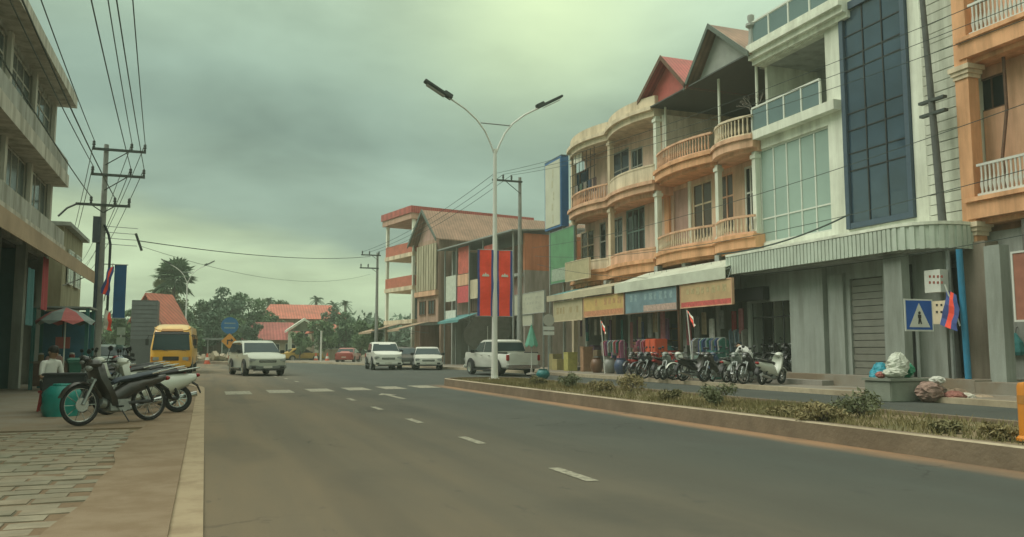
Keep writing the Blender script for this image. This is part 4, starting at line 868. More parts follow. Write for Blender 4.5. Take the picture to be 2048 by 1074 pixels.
for s_ in (-1, 1):
    bn = thing('flag_banner', ['vertical blue and red flag banner on the SUV side of the lamp post', 'vertical blue and red flag banner on the shop side of the lamp post'][s_ > 0], 'banner', (LX + s_ * .35, LY - .02, 2.4))
    xa, xb = LX + s_ * .06, LX + s_ * .66; x0, x1 = min(xa, xb), max(xa, xb); z0, z1 = 2.45, 4.8; wv = lambda x, z: LY - .03 + .025 * math.sin(x * 9 + z * 1.7) + .015 * math.sin(z * 5)
    def cloth(nm, a, b_, m_, dy=0):
        q = MB(); n = 12
        for j in range(n):
            za_, zb_ = z0 + (z1 - z0) * j / n, z0 + (z1 - z0) * (j + 1) / n
            q._add([(a, wv(a, za_) + dy, za_), (b_, wv(b_, za_) + dy, za_), (b_, wv(b_, zb_) + dy, zb_), (a, wv(a, zb_) + dy, zb_)], [(0, 1, 2, 3)])
        q.build(nm, m_, bn, recalc=False)
    wdt = x1 - x0; cloth('blue_stripe', x0, x0 + wdt * .15, flag_blue); cloth('red_stripe', x0 + wdt * .15, x1 - wdt * .15, flag_red); cloth('blue_stripe', x1 - wdt * .15, x1, flag_blue)
    xc_, zc_ = (x0 + x1) / 2, 3.92; yb_ = wv(xc_, zc_) - .06
    MB().prism([(xc_ - .13, zc_ - .07), (xc_ + .13, zc_ - .07), (xc_ + .13, zc_ - .02), (xc_ + .10, zc_ + .0), (xc_ + .085, zc_ + .04), (xc_ + .06, zc_), (xc_ + .03, zc_ + .02), (xc_, zc_ + .075), (xc_ - .03, zc_ + .02), (xc_ - .06, zc_), (xc_ - .085, zc_ + .04), (xc_ - .10, zc_), (xc_ - .13, zc_ - .02)], 'y', yb_, yb_ + .005).build('temple_emblem', flag_white, bn)
    for z in (z0 - .01, z1 + .01): MB().cyl((LX + s_ * .05, LY - .03, z), (xb, LY - .03, z), .014).build('banner_rod', galv, bn)
# ------------------------------------------------------------------ utility poles and wires
pole_m = mat('concrete pole', (.27, .28, .26), .9, .2, 3, dirt=.3); arm_m = plain('dark steel arm', (.055, .065, .06)); wire_m = plain('black cable', (.045, .06, .055))
def insulator(root, p, m=None): return MB().lathe([(.03, 0), (.055, .04), (.035, .08), (.07, .12), (.05, .18), (.06, .24), (.02, .3)], p, 8).build('insulator', m or arm_m, root, smooth=True)
def utility_pole(label, X, Y, h, arms, z0=.03, rz=0):
    t = thing('utility_pole', label, 'utility pole', (X, Y, z0), rz, 'concrete utility poles'); MB().lathe([(.17, 0), (.09, h)], (X, Y, z0), 10).build('pole', pole_m, t, smooth=True)
    for z, xa, xb, ins, br in arms:
        MB().box(X + xa, X + xb, Y - .16, Y - .08, z - .05, z + .05).build('crossarm', arm_m, t)
        for i in ins: insulator(t, (X + i, Y - .12, z + .05))
        for b_ in br: MB().cyl((X + b_, Y - .12, z - .03), (X, Y - .1, z - abs(b_) * .75), .022, n=5).build('brace', arm_m, t)
    return t
p = atw(193, 700, 33.0); UX, UY = p.x, p.y
up = utility_pole('concrete utility pole with three crossarms beside the left awning', UX, UY, 9.6, [(9.4, -.5, 1.5, (-.45, .95, 1.45), (.85,)), (8.35, -.5, 1.5, (-.45, .95, 1.45), (.85,)), (7.1, -1.0, 1.0, (-.45, .42, .95), (-.4, .42))])
MB().tube([(UX - .95, UY - .12, 7.1), (UX - 1.3, UY - .12, 6.9), (UX - 1.6, UY - .12, 6.55)], .04).build('cable_end', arm_m, up)
MB().box(UX - .32, UX - .05, UY - .32, UY - .1, 5.55, 6.6).build('fuse_switch', plain('blue grey switchgear', (.06, .075, .09)), up)
MB().tube([(UX + .08, UY - .12, 6.3), (UX + .25, UY - .12, 5.9), (UX + .33, UY - .12, 5.5), (UX + .33, UY - .12, 2.2)], .05, 8).build('cable_duct', plain('dark duct', (.04, .05, .055)), up)
MB().cyl((UX - .13, UY - .1, .04), (UX - .13, UY - .1, 5.6), .07).build('cable_duct', plain('navy duct', (.05, .07, .10)), up)
for i in range(4):
    z = 6.25 - i * .24; MB().cyl((UX, UY - .1, z), (UX + 1.32, UY - .12, z - .05), .014, n=5).build('rack_arm', galv, up)
MB().cyl((UX + 1.25, UY - .12, 6.0), (UX + 1.5, UY - .12, 5.3), .05).build('spool_rack', arm_m, up)
utility_pole('slim utility pole behind the shop boards on the right', *(atw(1040, 700, 46).xy), 10.9, [(10.75, -1.7, .1, (-1.6, -1.05, -.55), (-.9,))], .12)
utility_pole('distant utility pole beside the red parapet house', *(atw(752, 700, 69).xy), 9.3, [(9.2, -1.4, .25, (-1.3, -.7, .1), (-.5,)), (8.1, -1.5, .1, (-1.4, -.8), (-.5,))], .12)
tp = thing('utility_pole', 'thin dark leaning pole in front of the stone clad strip', 'utility pole', (19.95, YX(1884, 19.95), .4), 0, 'concrete utility poles'); a, b_ = atX(1884, 432, 19.95), atX(1850, 60, 19.95)
d_ = (b_ - a).normalized(); base = a - d_ * ((a.z - .45) / d_.z)
MB().cyl(base, b_ + d_ * 1.2, .14, .08, 10).build('pole', mat('dark weathered pole', (.10, .105, .10), .9, .2, 3), tp, smooth=True)
for z in (8.2, 8.6): c = a + d_ * ((z - a.z) / d_.z); MB().box(c.x - .1, c.x + .06, c.y - .5, c.y + .4, c.z - .04, c.z + .04).build('crossarm', arm_m, tp)
def wire(label, p0, p1, sag, r_=.014, n=20, grp='overhead cables'):
    p0, p1 = Vector(p0), Vector(p1); P = [p0.lerp(p1, i / n) - Vector((0, 0, sag * 4 * (i / n) * (1 - i / n))) for i in range(n + 1)]
    q = MB().tube(P, r_, 5); return tag(q.build('overhead_cable', wire_m, smooth=True), label, 'cable', grp)
ends = [(-.45, 9.75, -2.7, 'building-side'), (.95, 9.75, -1.15, 'middle'), (1.45, 9.75, -.55, 'road-side'), (-.45, 8.7, -3.2, 'building-side'), (.95, 8.7, -1.45, 'middle'), (1.45, 8.7, -1.0, 'road-side')]
for i, (dx, z, xe, wh) in enumerate(ends):
    cl_ = wh + ' cable of the ' + ['top crossarm', 'middle crossarm'][i // 3]
    wire(cl_ + ' of the three-arm pole, on the near span', (UX + dx, UY - .12, z), (xe, -8, z + .4), .5, .016)
    wire(cl_ + ' of the three-arm pole, on the far span', (UX + dx, UY - .12, z), (UX + dx - 9, 92, z), .8, .016)
for dx, wh in ((-.45, 'building-side'), (.42, 'middle')): wire(wh + ' cable of the bottom crossarm of the three-arm pole', (UX + dx, UY - .12, 7.4), (UX + dx + 1.2, -8, 7.8), .5, .018)
pr = atw(1040, 700, 46); pf = atw(752, 700, 69)
wire('single cable crossing the street from the spool rack', (UX + 1.4, UY - .12, 5.7), (pf.x - .6, pf.y, 9.1), .4, .02)
wire('low sagging cable from the spool rack across the street', (UX + 1.4, UY - .12, 5.5), (pf.x - .6, pf.y, 7.6), 1.0, .009)
for i, (dx, wh) in enumerate(((-1.6, 'outermost'), (-1.05, 'middle'), (-.55, 'innermost'))):
    wire(wh + ' cable from the slim right pole to the distant pole', (pr.x + dx, pr.y - .12, 11.1), (pf.x - 1.3 + .6 * i, pf.y - .1, 9.45), .5, .014)
    wire(wh + ' cable from the slim right pole past the upper shop fronts', (pr.x + dx, pr.y - .12, 11.1), (19.4, 4.0 + .2 * i, 10.6 - .5 * i), .9, .010, 26)
for i in range(0, 5, 2):
    wire(['topmost', '', 'middle', '', 'lowest'][i] + ' of three cables strung along the shop fronts', (18.35 + .08 * i, 46, 7.4 - .25 * i), (18.5 + .1 * i, 4, 8.0 - .75 * i), .9 + .2 * i, .011, 26)
wire('thick cable dropping to the canopy of the pale building', (18.5, YX(1455, 18.5) + .6, 4.95), (20.0, YX(1705, 20), 5.75), .25, .03)
# ------------------------------------------------------------------ signs
ps = thing('crossing_sign', 'blue pedestrian crossing sign with a white triangle above the rubbish heap', 'sign', (atw(1840, 700, 20.8).x, atw(1840, 700, 20.8).y, .0)); ps.scale = (1.13, 1.13, 1.13); X, Y, _ = ps.location
sz, zc = .41, atw(1840, 630, 20.8).z / 1.13; zh = .36
MB().cyl((X, Y + .05, 0), (X, Y + .05, zc + .3), .035).build('post', galv, ps)
bo = MB().box(X - sz, X + sz, Y - .02, Y, zc - zh, zc + zh).build('plate', white_p, ps)
MB().box(X - sz + .035, X + sz - .035, Y - .026, Y - .021, zc - zh + .035, zc + zh - .035).build('blue_field', mat('sign blue', (.012, .085, .36), .4, .1, 4), ps)
MB().prism([(X - .30, zc - .27), (X + .30, zc - .27), (X, zc + .27)], 'y', Y - .032, Y - .027).build('white_triangle', white_p, ps)
q = MB(); q.lathe([(.001, -.004), (.035, -.003), (.035, .003), (.001, .004)], (X, Y - .037, zc + .05), 10, 'y'); q.prism([(X - .045, zc - .07), (X + .045, zc - .07), (X + .05, zc + .01), (X - .05, zc + .01)], 'y', Y - .0385, Y - .0335); q.prism([(X - .05, zc - .2), (X - .015, zc - .2), (X + .03, zc - .071), (X - .03, zc - .071)], 'y', Y - .0384, Y - .0334); q.prism([(X + .025, zc - .2), (X + .06, zc - .2), (X + .03, zc - .0712), (X - .005, zc - .0712)], 'y', Y - .0388, Y - .0339)
q.build('walking_figure', black, ps)
p = atw(458, 700, 71); kp = thing('turn_warning_sign', 'blue direction plate over an orange diamond turn sign at the far median', 'sign', (p.x, p.y, .2)); X, Y = p.x, p.y
MB().cyl((X, Y, .2), (X, Y, 4.0), .05).build('post', galv, kp)
za, zb = atw(458, 651, 71).z, atw(458, 682, 71).z
q = MB(); q.lathe([(.001, -.02), (.72, -.02), (.72, 0), (.001, 0)], (X, Y - .06, za), 20, 'y'); q.build('blue_plate', mat('direction blue', (.02, .13, .32), .5, .1, 4), kp)
for s_ in (-1, 1): MB().box(X - .45, X + .45, Y - .09, Y - .083, za + s_ * .2 - .05, za + s_ * .2 + .05).build('print_band', ink('pale blue', (.30, .38, .38)), kp)
MB().prism([(X, zb - .66), (X + .66, zb), (X, zb + .66), (X - .66, zb)], 'y', Y - .09, Y - .06).build('orange_diamond', mat('sign orange', (.62, .25, .03), .5, .08, 4), kp)
MB().prism([(X - .2, zb - .3), (X - .08, zb - .3), (X - .08, zb), (X + .12, zb), (X + .12, zb - .12), (X + .34, zb + .06), (X + .12, zb + .24), (X + .12, zb + .12), (X - .2, zb + .12)], 'y', Y - .098, Y - .092).build('arrow', black, kp)
p = atw(1097, 700, 37); ns = thing('round_sign', 'round pale traffic sign with two small plates below, by the green parasol', 'sign', (p.x, p.y, .12)); X, Y = p.x, p.y; z = atw(1097, 640, 37).z
MB().cyl((X, Y, .12), (X, Y, z + .2), .03).build('post', galv, ns); q = MB(); q.lathe([(.001, -.02), (.27, -.02), (.27, 0), (.001, 0)], (X, Y - .04, z), 20, 'y'); q.build('disc', mat('faded sign face', (.42, .41, .36), .5, .1, 4), ns)
for k in range(2): MB().box(X - .26, X + .26, Y - .06, Y - .04, z - .45 - .22 * k, z - .29 - .22 * k).build('plate', white_p, ns)
p = gnd(238, 757); wp = thing('small_sign', 'thin white post with two small pale plates among the parked motorbikes', 'sign', (p.x, p.y, .03)); X, Y = p.x, p.y; dd = (p - Vector((0, 0, 1.25))).dot(FW)
MB().cyl((X, Y, .03), (X, Y, atw(238, 655, dd).z), .03).build('post', white_p, wp)
for yy in (662, 682): z = atw(238, yy, dd).z; MB().box(X - .17, X + .17, Y - .05, Y - .03, z - .17, z + .17).build('plate', mat('pale green plate', (.38, .44, .36), .5), wp)
# ------------------------------------------------------------------ flags
def flag(label, p, tip, cloth_pts, cols, nm='flag'):
    t = thing(nm, label, 'flag', p); MB().cyl(p, tip, .022).build('staff', white_p, t)
    n = len(cols)
    for i, m_ in enumerate(cols):
        q = MB(); A, B_, C_, D_ = [Vector(v) for v in cloth_pts]
        for j in range(5):
            for s0, s1 in ((i / n, (i + 1) / n),):
                t0, t1 = j / 5, (j + 1) / 5; f_ = lambda s__, t__: A.lerp(B_, s__).lerp(D_.lerp(C_, s__), t__) + Vector((.03 * math.sin(t__ * 9 + s__ * 4), .03 * math.cos(t__ * 7), 0))
                q._add([f_(s0, t0), f_(s1, t0), f_(s1, t1), f_(s0, t1)], [(0, 1, 2, 3)])
        q.build('flag_stripe', m_, t, recalc=False)
    return t
bpz = thing('blue_pole', 'sky blue painted pipe standing under the corner of the ribbed canopy', 'pole', (19.6, YX(1936, 19.6), .46)); a, b_ = atX(1937, 757, 19.6), atX(1918, 498, 19.3)
a.z = .46; MB().cyl(a, b_, .085, n=12).build('pipe', mat('sky blue paint', (.03, .22, .38), .5, .15, 3, dirt=.2), bpz, smooth=True)
c = a.lerp(b_, .52); flag('red and blue flag hanging on the sky blue pipe', c + Vector((-.1, .05, -.4)), c + Vector((-.35, .25, .75)), [c + Vector((-.32, .22, .6)), c + Vector((-.15, .02, .45)), c + Vector((-.3, -.05, -.55)), c + Vector((-.48, .35, -.35))], [flag_blue, flag_red, flag_blue])
for px, py, X, lb_ in ((1207, 655, 18.0, 'red and white flag over the clothes shop below the yellow orange sign'), (1382, 637, 17.9, 'pale red flag below the yellow sign with the red strip')):
    c = atX(px, py, X); flag(lb_, (c.x, c.y - .1, .12), (c.x, c.y + .28, c.z + .35), [c + Vector((0, .28, .32)), c + Vector((0, .1, .28)), c + Vector((-.1, -.5, -.28)), c + Vector((-.1, -.35, -.38))], [flag_red, flag_white])
fl = Vector((UX + .1, UY - .5, 0)); c = fl + Vector((.15, 0, 4.0)); flag('red and blue flag tied to the three-arm pole', (UX + .2, UY - .2, 3.2), (UX + .5, UY - .5, 4.7), [c + Vector((.3, -.1, .6)), c + Vector((.1, -.1, .5)), c + Vector((-.15, -.1, -.5)), c + Vector((.15, -.1, -.6))], [flag_blue, flag_red, flag_blue])
flag('small red flag low on the three-arm pole', (UX + .2, UY - .25, 1.9), (UX + .3, UY - .4, 2.9), [(UX + .3, UY - .4, 2.85), (UX + .5, UY - .4, 2.7), (UX + .55, UY - .4, 2.0), (UX + .25, UY - .4, 2.1)], [flag_white, flag_red])
bnr = thing('blue_banner', 'long blue vertical banner beside the three-arm pole', 'banner', (UX + .75, UY + .2, 2.6))
MB().box(UX + .5, UX + .95, UY + .15, UY + .19, 2.55, 4.7).build('cloth', mat('banner blue', (.03, .11, .25), .7, .25, 2), bnr); MB().cyl((UX + .1, UY + .1, 4.72), (UX + 1.0, UY + .17, 4.72), .02).build('rod', galv, bnr); MB().cyl((UX + .1, UY + .1, 2.53), (UX + 1.0, UY + .17, 2.53), .02).build('rod', galv, bnr)
# ------------------------------------------------------------------ parasols
def parasol(label, X, Y, z0, zr, rad, cols, tilt=0, hh=.45, folded=False, grp=None):
    t = thing('parasol', label, 'parasol', (X, Y, z0), 0); MB().cyl((X, Y, z0), (X, Y, zr + hh * .9), .022).build('pole', white_p, t); MB().lathe([(.25, 0), (.25, .06), (.06, .1), (.05, .3)], (X, Y, z0), 10).build('base', concrete, t)
    n = 8
    for k in range(n):
        a0, a1 = 2 * math.pi * k / n, 2 * math.pi * (k + 1) / n; q = MB(); am = (a0 + a1) / 2; T = lambda x, y, z: (X + x, Y + y * math.cos(tilt) + (z - zr) * math.sin(tilt), zr + (z - zr) * math.cos(tilt) - y * math.sin(tilt))
        if folded: P = [(.0, zr + hh), (rad * .55, zr - hh * .1), (rad, zr - hh), ]
        else: P = [(.0, zr + hh), (rad * .55, zr + hh * .62), (rad, zr)]
        for (r0, z0_), (r1, z1_) in zip(P, P[1:]): q._add([T(r0 * math.cos(a0), r0 * math.sin(a0), z0_), T(r0 * math.cos(a1), r0 * math.sin(a1), z0_), T(r1 * math.cos(a1), r1 * math.sin(a1), z1_), T(r1 * math.cos(a0), r1 * math.sin(a0), z1_)], [(0, 1, 2, 3)])
        r1 = rad; q._add([T(r1 * math.cos(a0), r1 * math.sin(a0), P[-1][1]), T(r1 * math.cos(a1), r1 * math.sin(a1), P[-1][1]), T(r1 * .98 * math.cos(am), r1 * .98 * math.sin(am), P[-1][1] - .12)], [(0, 1, 2)])
        q.build('canopy_panel', cols[k % len(cols)], t, recalc=False)
    return t
p = atw(128, 700, 25); parasol('red and grey striped parasol over the teal stall', p.x, p.y, .03, atw(128, 642, 25).z, .82, [mat('faded red cloth', (.38, .10, .10), .8), mat('grey cloth', (.20, .24, .23), .8)], 0, .42)
p = atw(975, 700, 44); parasol('big dull grey parasol tipped over behind the white pickup', p.x, p.y, .12, atw(975, 662, 44).z, 1.35, [mat('dull grey canvas', (.20, .20, .18), .85, .15, 3)], R(48), .3)
p = atw(1063, 700, 38); parasol('folded green parasol beside the small boards', p.x, p.y, .12, atw(1063, 668, 38).z, .33, [mat('green canvas', (.10, .28, .20), .8)], 0, .5, True)
# ------------------------------------------------------------------ vehicles
lamp_c = mat('headlamp glass', (.30, .32, .31), .1, .1, 6, spec=.7); lamp_r = mat('red lamp', (.30, .02, .02), .2); lamp_a = mat('amber lamp', (.5, .18, .02), .2); screen = mat('windscreen glass', (.025, .045, .05), .12, .2, 1, spec=.22)
plate_m = plain('number plate', (.55, .55, .48))
def wheel(root, x, y, r_, w_, side, rimm=None):
    t = MB().lathe([(r_ * .62, -w_ / 2), (r_ * .93, -w_ / 2), (r_, -w_ * .36), (r_, w_ * .36), (r_ * .93, w_ / 2), (r_ * .62, w_ / 2)], (x, y, r_), 20, 'y').build('wheel', rubber, root, smooth=True, world=False)
    MB().lathe([(.02, 0), (r_ * .2, .02), (r_ * .55, 0), (r_ * .64, .02), (r_ * .64, -.05)], (0, 0, 0), 16, 'y').build('rim', rimm or chrome, t, smooth=True, world=False).location = (x, y + side * (w_ / 2 + .002), r_)
    if side < 0: t.children[-1].scale = (1, -1, 1)
    return t
def slice_body(prof, W, belt, top, tum, ins=((-1, .12), (-.97, .05), (-.86, 0), (-.45, -.012), (.45, -.012), (.86, 0), (.97, .05), (1, .12))):
    q = MB(); cx_ = sum(p[0] for p in prof) / len(prof); cz = sum(p[1] for p in prof) / len(prof); rs = []
    for t_, i_ in ins:
        ring = []
        for x, z in prof:
            f_ = 1 - tum * max(0, (z - belt) / (top - belt)); xx = x - i_ * (1 if x > cx_ else -1) * min(1, abs(x - cx_)); zz = z - i_ * .7 * (1 if z > cz else -1)
            pl_ = max(0.0, abs(xx) - 1.55) if W < 2 else 0.0; ring.append((xx, t_ * W / 2 * f_ * (1 - .11 * pl_ * pl_), zz))
        rs.append(ring)
    return q.rings(rs)
def car(name, label, cat, loc, rz, L_, W, prof, belt, top, tum, pm, axles, wr, wins, wscr, rscr, grp=None, front=None, rear=None, bed=None, z0=0.0, grille=None):
    t = thing(name, label, cat, (loc[0], loc[1], z0), rz, grp); bo = slice_body(prof, W, belt, top, tum).build('body', pm, t, smooth=True, world=False)
    sy = lambda z: W / 2 * (1 - tum * max(0, (z - belt) / (top - belt)))
    for s_ in (-1, 1):
        for poly in wins:
            P = [(x, s_ * (sy(z) + .006), z) for x, z in poly]; q = MB(); n = len(P); q._add(P + [(x, y - s_ * .05, z) for x, y, z in P], [tuple(range(n)), tuple(range(2 * n - 1, n - 1, -1))] + [(k, (k + 1) % n, n + (k + 1) % n, n + k) for k in range(n)]); q.build('side_window', glass_dark, t, world=False)
        MB().obox((wins[0][0][0] - .02, s_ * (W / 2 + .1), belt + .1), (.12, .2, .16)).build('mirror', black, t, world=False, bevel=.02)
        for xh in ((wins[0][0][0] + wins[0][-1][0]) / 2 - .4, (wins[-1][0][0] + wins[-1][-1][0]) / 2 - .2): MB().obox((xh, s_ * (W / 2 + .012), belt - .1), (.18, .03, .035)).build('door_handle', chrome, t, world=False)
        MB().obox(((axles[0] + axles[1]) / 2, s_ * (W / 2 - .02), wr * .72), (axles[0] - axles[1] - wr * 2.4, .1, .09)).build('sill', black, t, world=False)
        for ax in axles:
            q = MB(); q.lathe([(.02, -.02), (wr * 1.16, -.02), (wr * 1.16, .012), (.02, .012)], (ax, s_ * (W / 2 - .004), wr * 1.02), 24, 'y'); q.v = [(x, y, max(z, wr * .55)) for x, y, z in q.v]; q.build('wheel_arch', black, t, world=False)
            wheel(t, ax, s_ * (W / 2 - .09), wr, .24, s_)
    def scr(nm, a, b_, sgn):
        (x0, z0_), (x1, z1_) = a, b_; w0, w1 = sy(z0_) * .93, sy(z1_) * .88; d = Vector((x1 - x0, 0, z1_ - z0_)).normalized(); nn = Vector((d.z, 0, -d.x)) * (1 if sgn > 0 else -1) * .02
        if nn.x * sgn < 0: nn = -nn
        q = MB(); P = [Vector((x0, -w0, z0_)), Vector((x0, w0, z0_)), Vector((x1, w1, z1_)), Vector((x1, -w1, z1_))]; q._add([p + nn for p in P] + [p - nn for p in P], [(0, 1, 2, 3), (7, 6, 5, 4), (0, 1, 5, 4), (1, 2, 6, 5), (2, 3, 7, 6), (3, 0, 4, 7)]); return q.build(nm, screen, t, world=False)
    if wscr: scr('windscreen', *wscr, 1)
    if rscr: scr('rear_window', *rscr, -1)
    xf, xr = max(p[0] for p in prof), min(p[0] for p in prof); zb = belt
    MB().obox((xf - .06, 0, .42), (.2, W * .96, .2)).build('front_bumper', front or pm, t, world=False, bevel=.05)
    g_ = MB().obox((xf - .035, 0, zb * .66), (.1, W * .44, .13)).build('grille', black, t, world=False, bevel=.015)
    MB().obox((xf + .02, 0, zb * .68), (.02, W * .4, .035)).build('grille_bar', chrome, g_, world=False)
    MB().obox((xf - .01, 0, .30), (.14, W * .7, .07)).build('air_intake', black, t, world=False); MB().obox((xf + .042, 0, .44), (.015, .42, .11)).build('number_plate', plate_m, t, world=False)
    MB().obox((xr - .025, 0, zb * .62 if not bed else .62), (.015, .42, .13)).build('number_plate', plate_m, t, world=False)
    MB().obox((xr + .02, 0, .46), (.2, W * .95, .17)).build('rear_bumper', rear or black, t, world=False, bevel=.04)
    for s_ in (-1, 1):
        MB().obox((xf - .10, s_ * W * .36, zb * .72), (.2, W * .22, .15), (0, 0, -s_ * .25)).build('headlight', lamp_c, t, world=False, bevel=.03)
        MB().obox((xr + .06, s_ * W * .44, zb * .82), (.14, W * .07, .28 if bed else .2)).build('tail_light', lamp_r, t, world=False, bevel=.02)
        MB().obox((xf + .02, s_ * W * .36, .42), (.06, .2, .1)).build('fog_light', black, t, world=False)
    if bed:
        x0, x1, zz = bed; MB().box(x0 + .06, x1 - .04, -W / 2 + .14, W / 2 - .14, zz - .02, zz + .006).build('bed_liner', black, t, world=False)
        MB().obox((x0 - .03, 0, zz - .19), (.02, W * .72, .12)).build('tailgate_handle_strip', pm, t, world=False)
        for s_ in (-1, 1): MB().box(x0 + .1, x1, s_ * (W / 2 - .1) - .04, s_ * (W / 2 - .1) + .04, zz + .002, zz + .05).build('bed_rail', black, t, world=False)
    return t
suv_prof = [(2.35, .32), (2.40, .62), (2.36, .84), (2.22, .95), (1.25, 1.10), (.45, 1.62), (.15, 1.72), (-1.7, 1.72), (-2.05, 1.62), (-2.35, 1.1), (-2.38, .6), (-2.3, .32)]
suv_win = [[(1.05, 1.12), (.42, 1.56), (-.12, 1.62), (-.12, 1.12)], [(-.2, 1.13), (-.2, 1.62), (-1.05, 1.62), (-1.05, 1.13)], [(-1.13, 1.13), (-1.13, 1.62), (-1.75, 1.58), (-2.0, 1.16)]]
silver = paint('pale silver green paint', (.42, .45, .38)); white_car = paint('white car paint', (.62, .63, .57)); dark_car = paint('dark grey car paint', (.07, .075, .075)); red_car = paint('red car paint', (.34, .04, .035)); lower_grey = paint('grey lower trim', (.16, .18, .17), .5)
p = gnd(516, 752); sv = car('suv', 'pale silver SUV driving towards the crossing in front of the yellow bus', 'car', (p.x, p.y + 2.0), R(-90 + 10), 4.8, 1.88, suv_prof, 1.06, 1.74, .16, silver, (1.45, -1.4), .38, suv_win, ((1.20, 1.13), (.50, 1.59)), ((-2.33, 1.16), (-2.1, 1.56)), front=lower_grey)
for s_ in (-1, 1): MB().box(-1.6, .2, s_ * .66 - .02, s_ * .66 + .02, 1.735, 1.775).build('roof_rail', chrome, sv, world=False)
for s_ in (-1, 1): MB().box(-1.0, 1.0, s_ * .97 - .07, s_ * .97 + .06, .33, .38).build('side_step', chrome, sv, world=False)
pk_prof = [(2.55, .34), (2.62, .64), (2.54, .98), (2.4, 1.06), (1.25, 1.16), (.68, 1.66), (.4, 1.76), (-.75, 1.76), (-1.0, 1.68), (-1.1, 1.1), (-2.6, 1.1), (-2.62, .6), (-2.56, .36)]
pk_win = [[(1.1, 1.16), (.62, 1.60), (.05, 1.66), (.05, 1.16)], [(-.04, 1.16), (-.04, 1.66), (-.72, 1.66), (-.92, 1.16)]]
def pickup(label, loc, rz, pm, z0=0.0, grp=None): return car('pickup_truck', label, 'pickup', loc, rz, 5.2, 1.86, pk_prof, 1.08, 1.78, .16, pm, (1.6, -1.5), .39, pk_win, ((1.22, 1.18), (.70, 1.63)), ((-1.12, 1.2), (-1.03, 1.62)), bed=(-2.56, -1.12, 1.1), z0=z0, grp=grp, rear=chrome)
p = atw(1000, 700, 41.5); pickup('white double-cab pickup parked tail towards the street lamp', (p.x, p.y), R(90 + 6), white_car)
p = atw(779, 700, 52); pickup('white pickup facing the crossing below the tan awnings', (p.x, p.y + 2), R(-90 - 4), white_car)
sed_prof = [(2.2, .3), (2.26, .55), (2.2, .76), (1.95, .84), (.95, .95), (.25, 1.38), (0, 1.45), (-.85, 1.45), (-1.2, 1.36), (-1.75, 1.0), (-2.2, .95), (-2.25, .6), (-2.2, .32)]
sed_win = [[(.85, .96), (.28, 1.33), (-.2, 1.37), (-.2, .96)], [(-.28, .96), (-.28, 1.37), (-.8, 1.36), (-1.4, .99)]]
def sedan(label, loc, rz, pm, z0=0.0): return car('sedan_car', label, 'car', loc, rz, 4.5, 1.76, sed_prof, .9, 1.46, .18, pm, (1.35, -1.3), .32, sed_win, ((.93, .97), (.30, 1.34)), ((-1.70, 1.02), (-1.25, 1.33)), z0=z0, front=pm, rear=pm)
p = atw(818, 700, 54); sedan('dark grey saloon car parked beside the white pickup under the awnings', (p.x, p.y + 1.5), R(-90 - 8), dark_car)
p = atw(866, 700, 52); sedan('white saloon car parked under the teal awning', (p.x, p.y + 1.5), R(-90 - 12), white_car, 0)
p = atw(697, 700, 80); sedan('small red car far off below the distant pole', (p.x, p.y), R(70), red_car)
p = atw(203, 700, 33); sedan('dark green saloon car parked by the three-arm pole', (p.x - .2, p.y + 3.5), R(-80), paint('dark green paint', (.03, .075, .065)), .035)
p = atw(604, 700, 92); sedan('small yellow taxi parked at the white gateway', (p.x, p.y), R(10), paint('yellow paint', (.55, .32, .04)))
p = atw(560, 700, 96); sedan('small white car parked before the faded red roof', (p.x, p.y), R(5), white_car)
# yellow bus
yel = paint('school bus yellow', (.70, .36, .03)); yel2 = paint('pale orange roof paint', (.66, .42, .13))
p = atw(343, 700, 43.5); bs = thing('minibus', 'yellow minibus facing the viewer behind the parked motorbikes', 'bus', (p.x + .1, p.y + 3.6, 0), R(-90 - 2))
prof = [(3.5, .38), (3.55, .7), (3.52, 1.15), (3.3, 2.02), (3.12, 2.28), (2.8, 2.48), (2.2, 2.6), (-3.2, 2.6), (-3.45, 2.45), (-3.5, .5), (-3.45, .38)]
slice_body(prof, 2.06, 1.15, 2.6, .10, ((-1, .30), (-.97, .15), (-.88, .05), (-.7, 0), (.7, 0), (.88, .05), (.97, .15), (1, .30))).build('body', yel, bs, smooth=True, world=False)
q = slice_body([(3.14, 2.30), (2.85, 2.5), (2.2, 2.64), (-3.2, 2.64), (-3.46, 2.36)], 2.0, 1.15, 2.6, .10, ((-1, .26), (-.95, .14), (-.8, .04), (-.5, 0), (.5, 0), (.8, .04), (.95, .14), (1, .26))); q.build('roof', yel2, bs, smooth=True, world=False)
def slant(nm, x0, z0_, x1, z1_, w0, w1, m_, th=.02, y0=None):
    d = Vector((x1 - x0, 0, z1_ - z0_)).normalized(); nn = Vector((d.z, 0, -d.x)) * th; q = MB(); P = [Vector((x0, w0[0], z0_)), Vector((x0, w0[1], z0_)), Vector((x1, w1[1], z1_)), Vector((x1, w1[0], z1_))]
    q._add([a + nn for a in P] + [a - nn for a in P], [(0, 1, 2, 3), (7, 6, 5, 4), (0, 1, 5, 4), (1, 2, 6, 5), (2, 3, 7, 6), (3, 0, 4, 7)]); return q.build(nm, m_, bs, world=False)
slant('windscreen', 3.5, 1.25, 3.30, 2.06, (-.93, .93), (-.85, .85), screen, .025); slant('sun_visor', 3.295, 2.07, 3.22, 2.2, (-.88, .88), (-.85, .85), black, .03); slant('destination_board', 3.2, 2.24, 3.1, 2.36, (-.55, .55), (-.5, .5), plain('orange board', (.45, .22, .08)), .03)
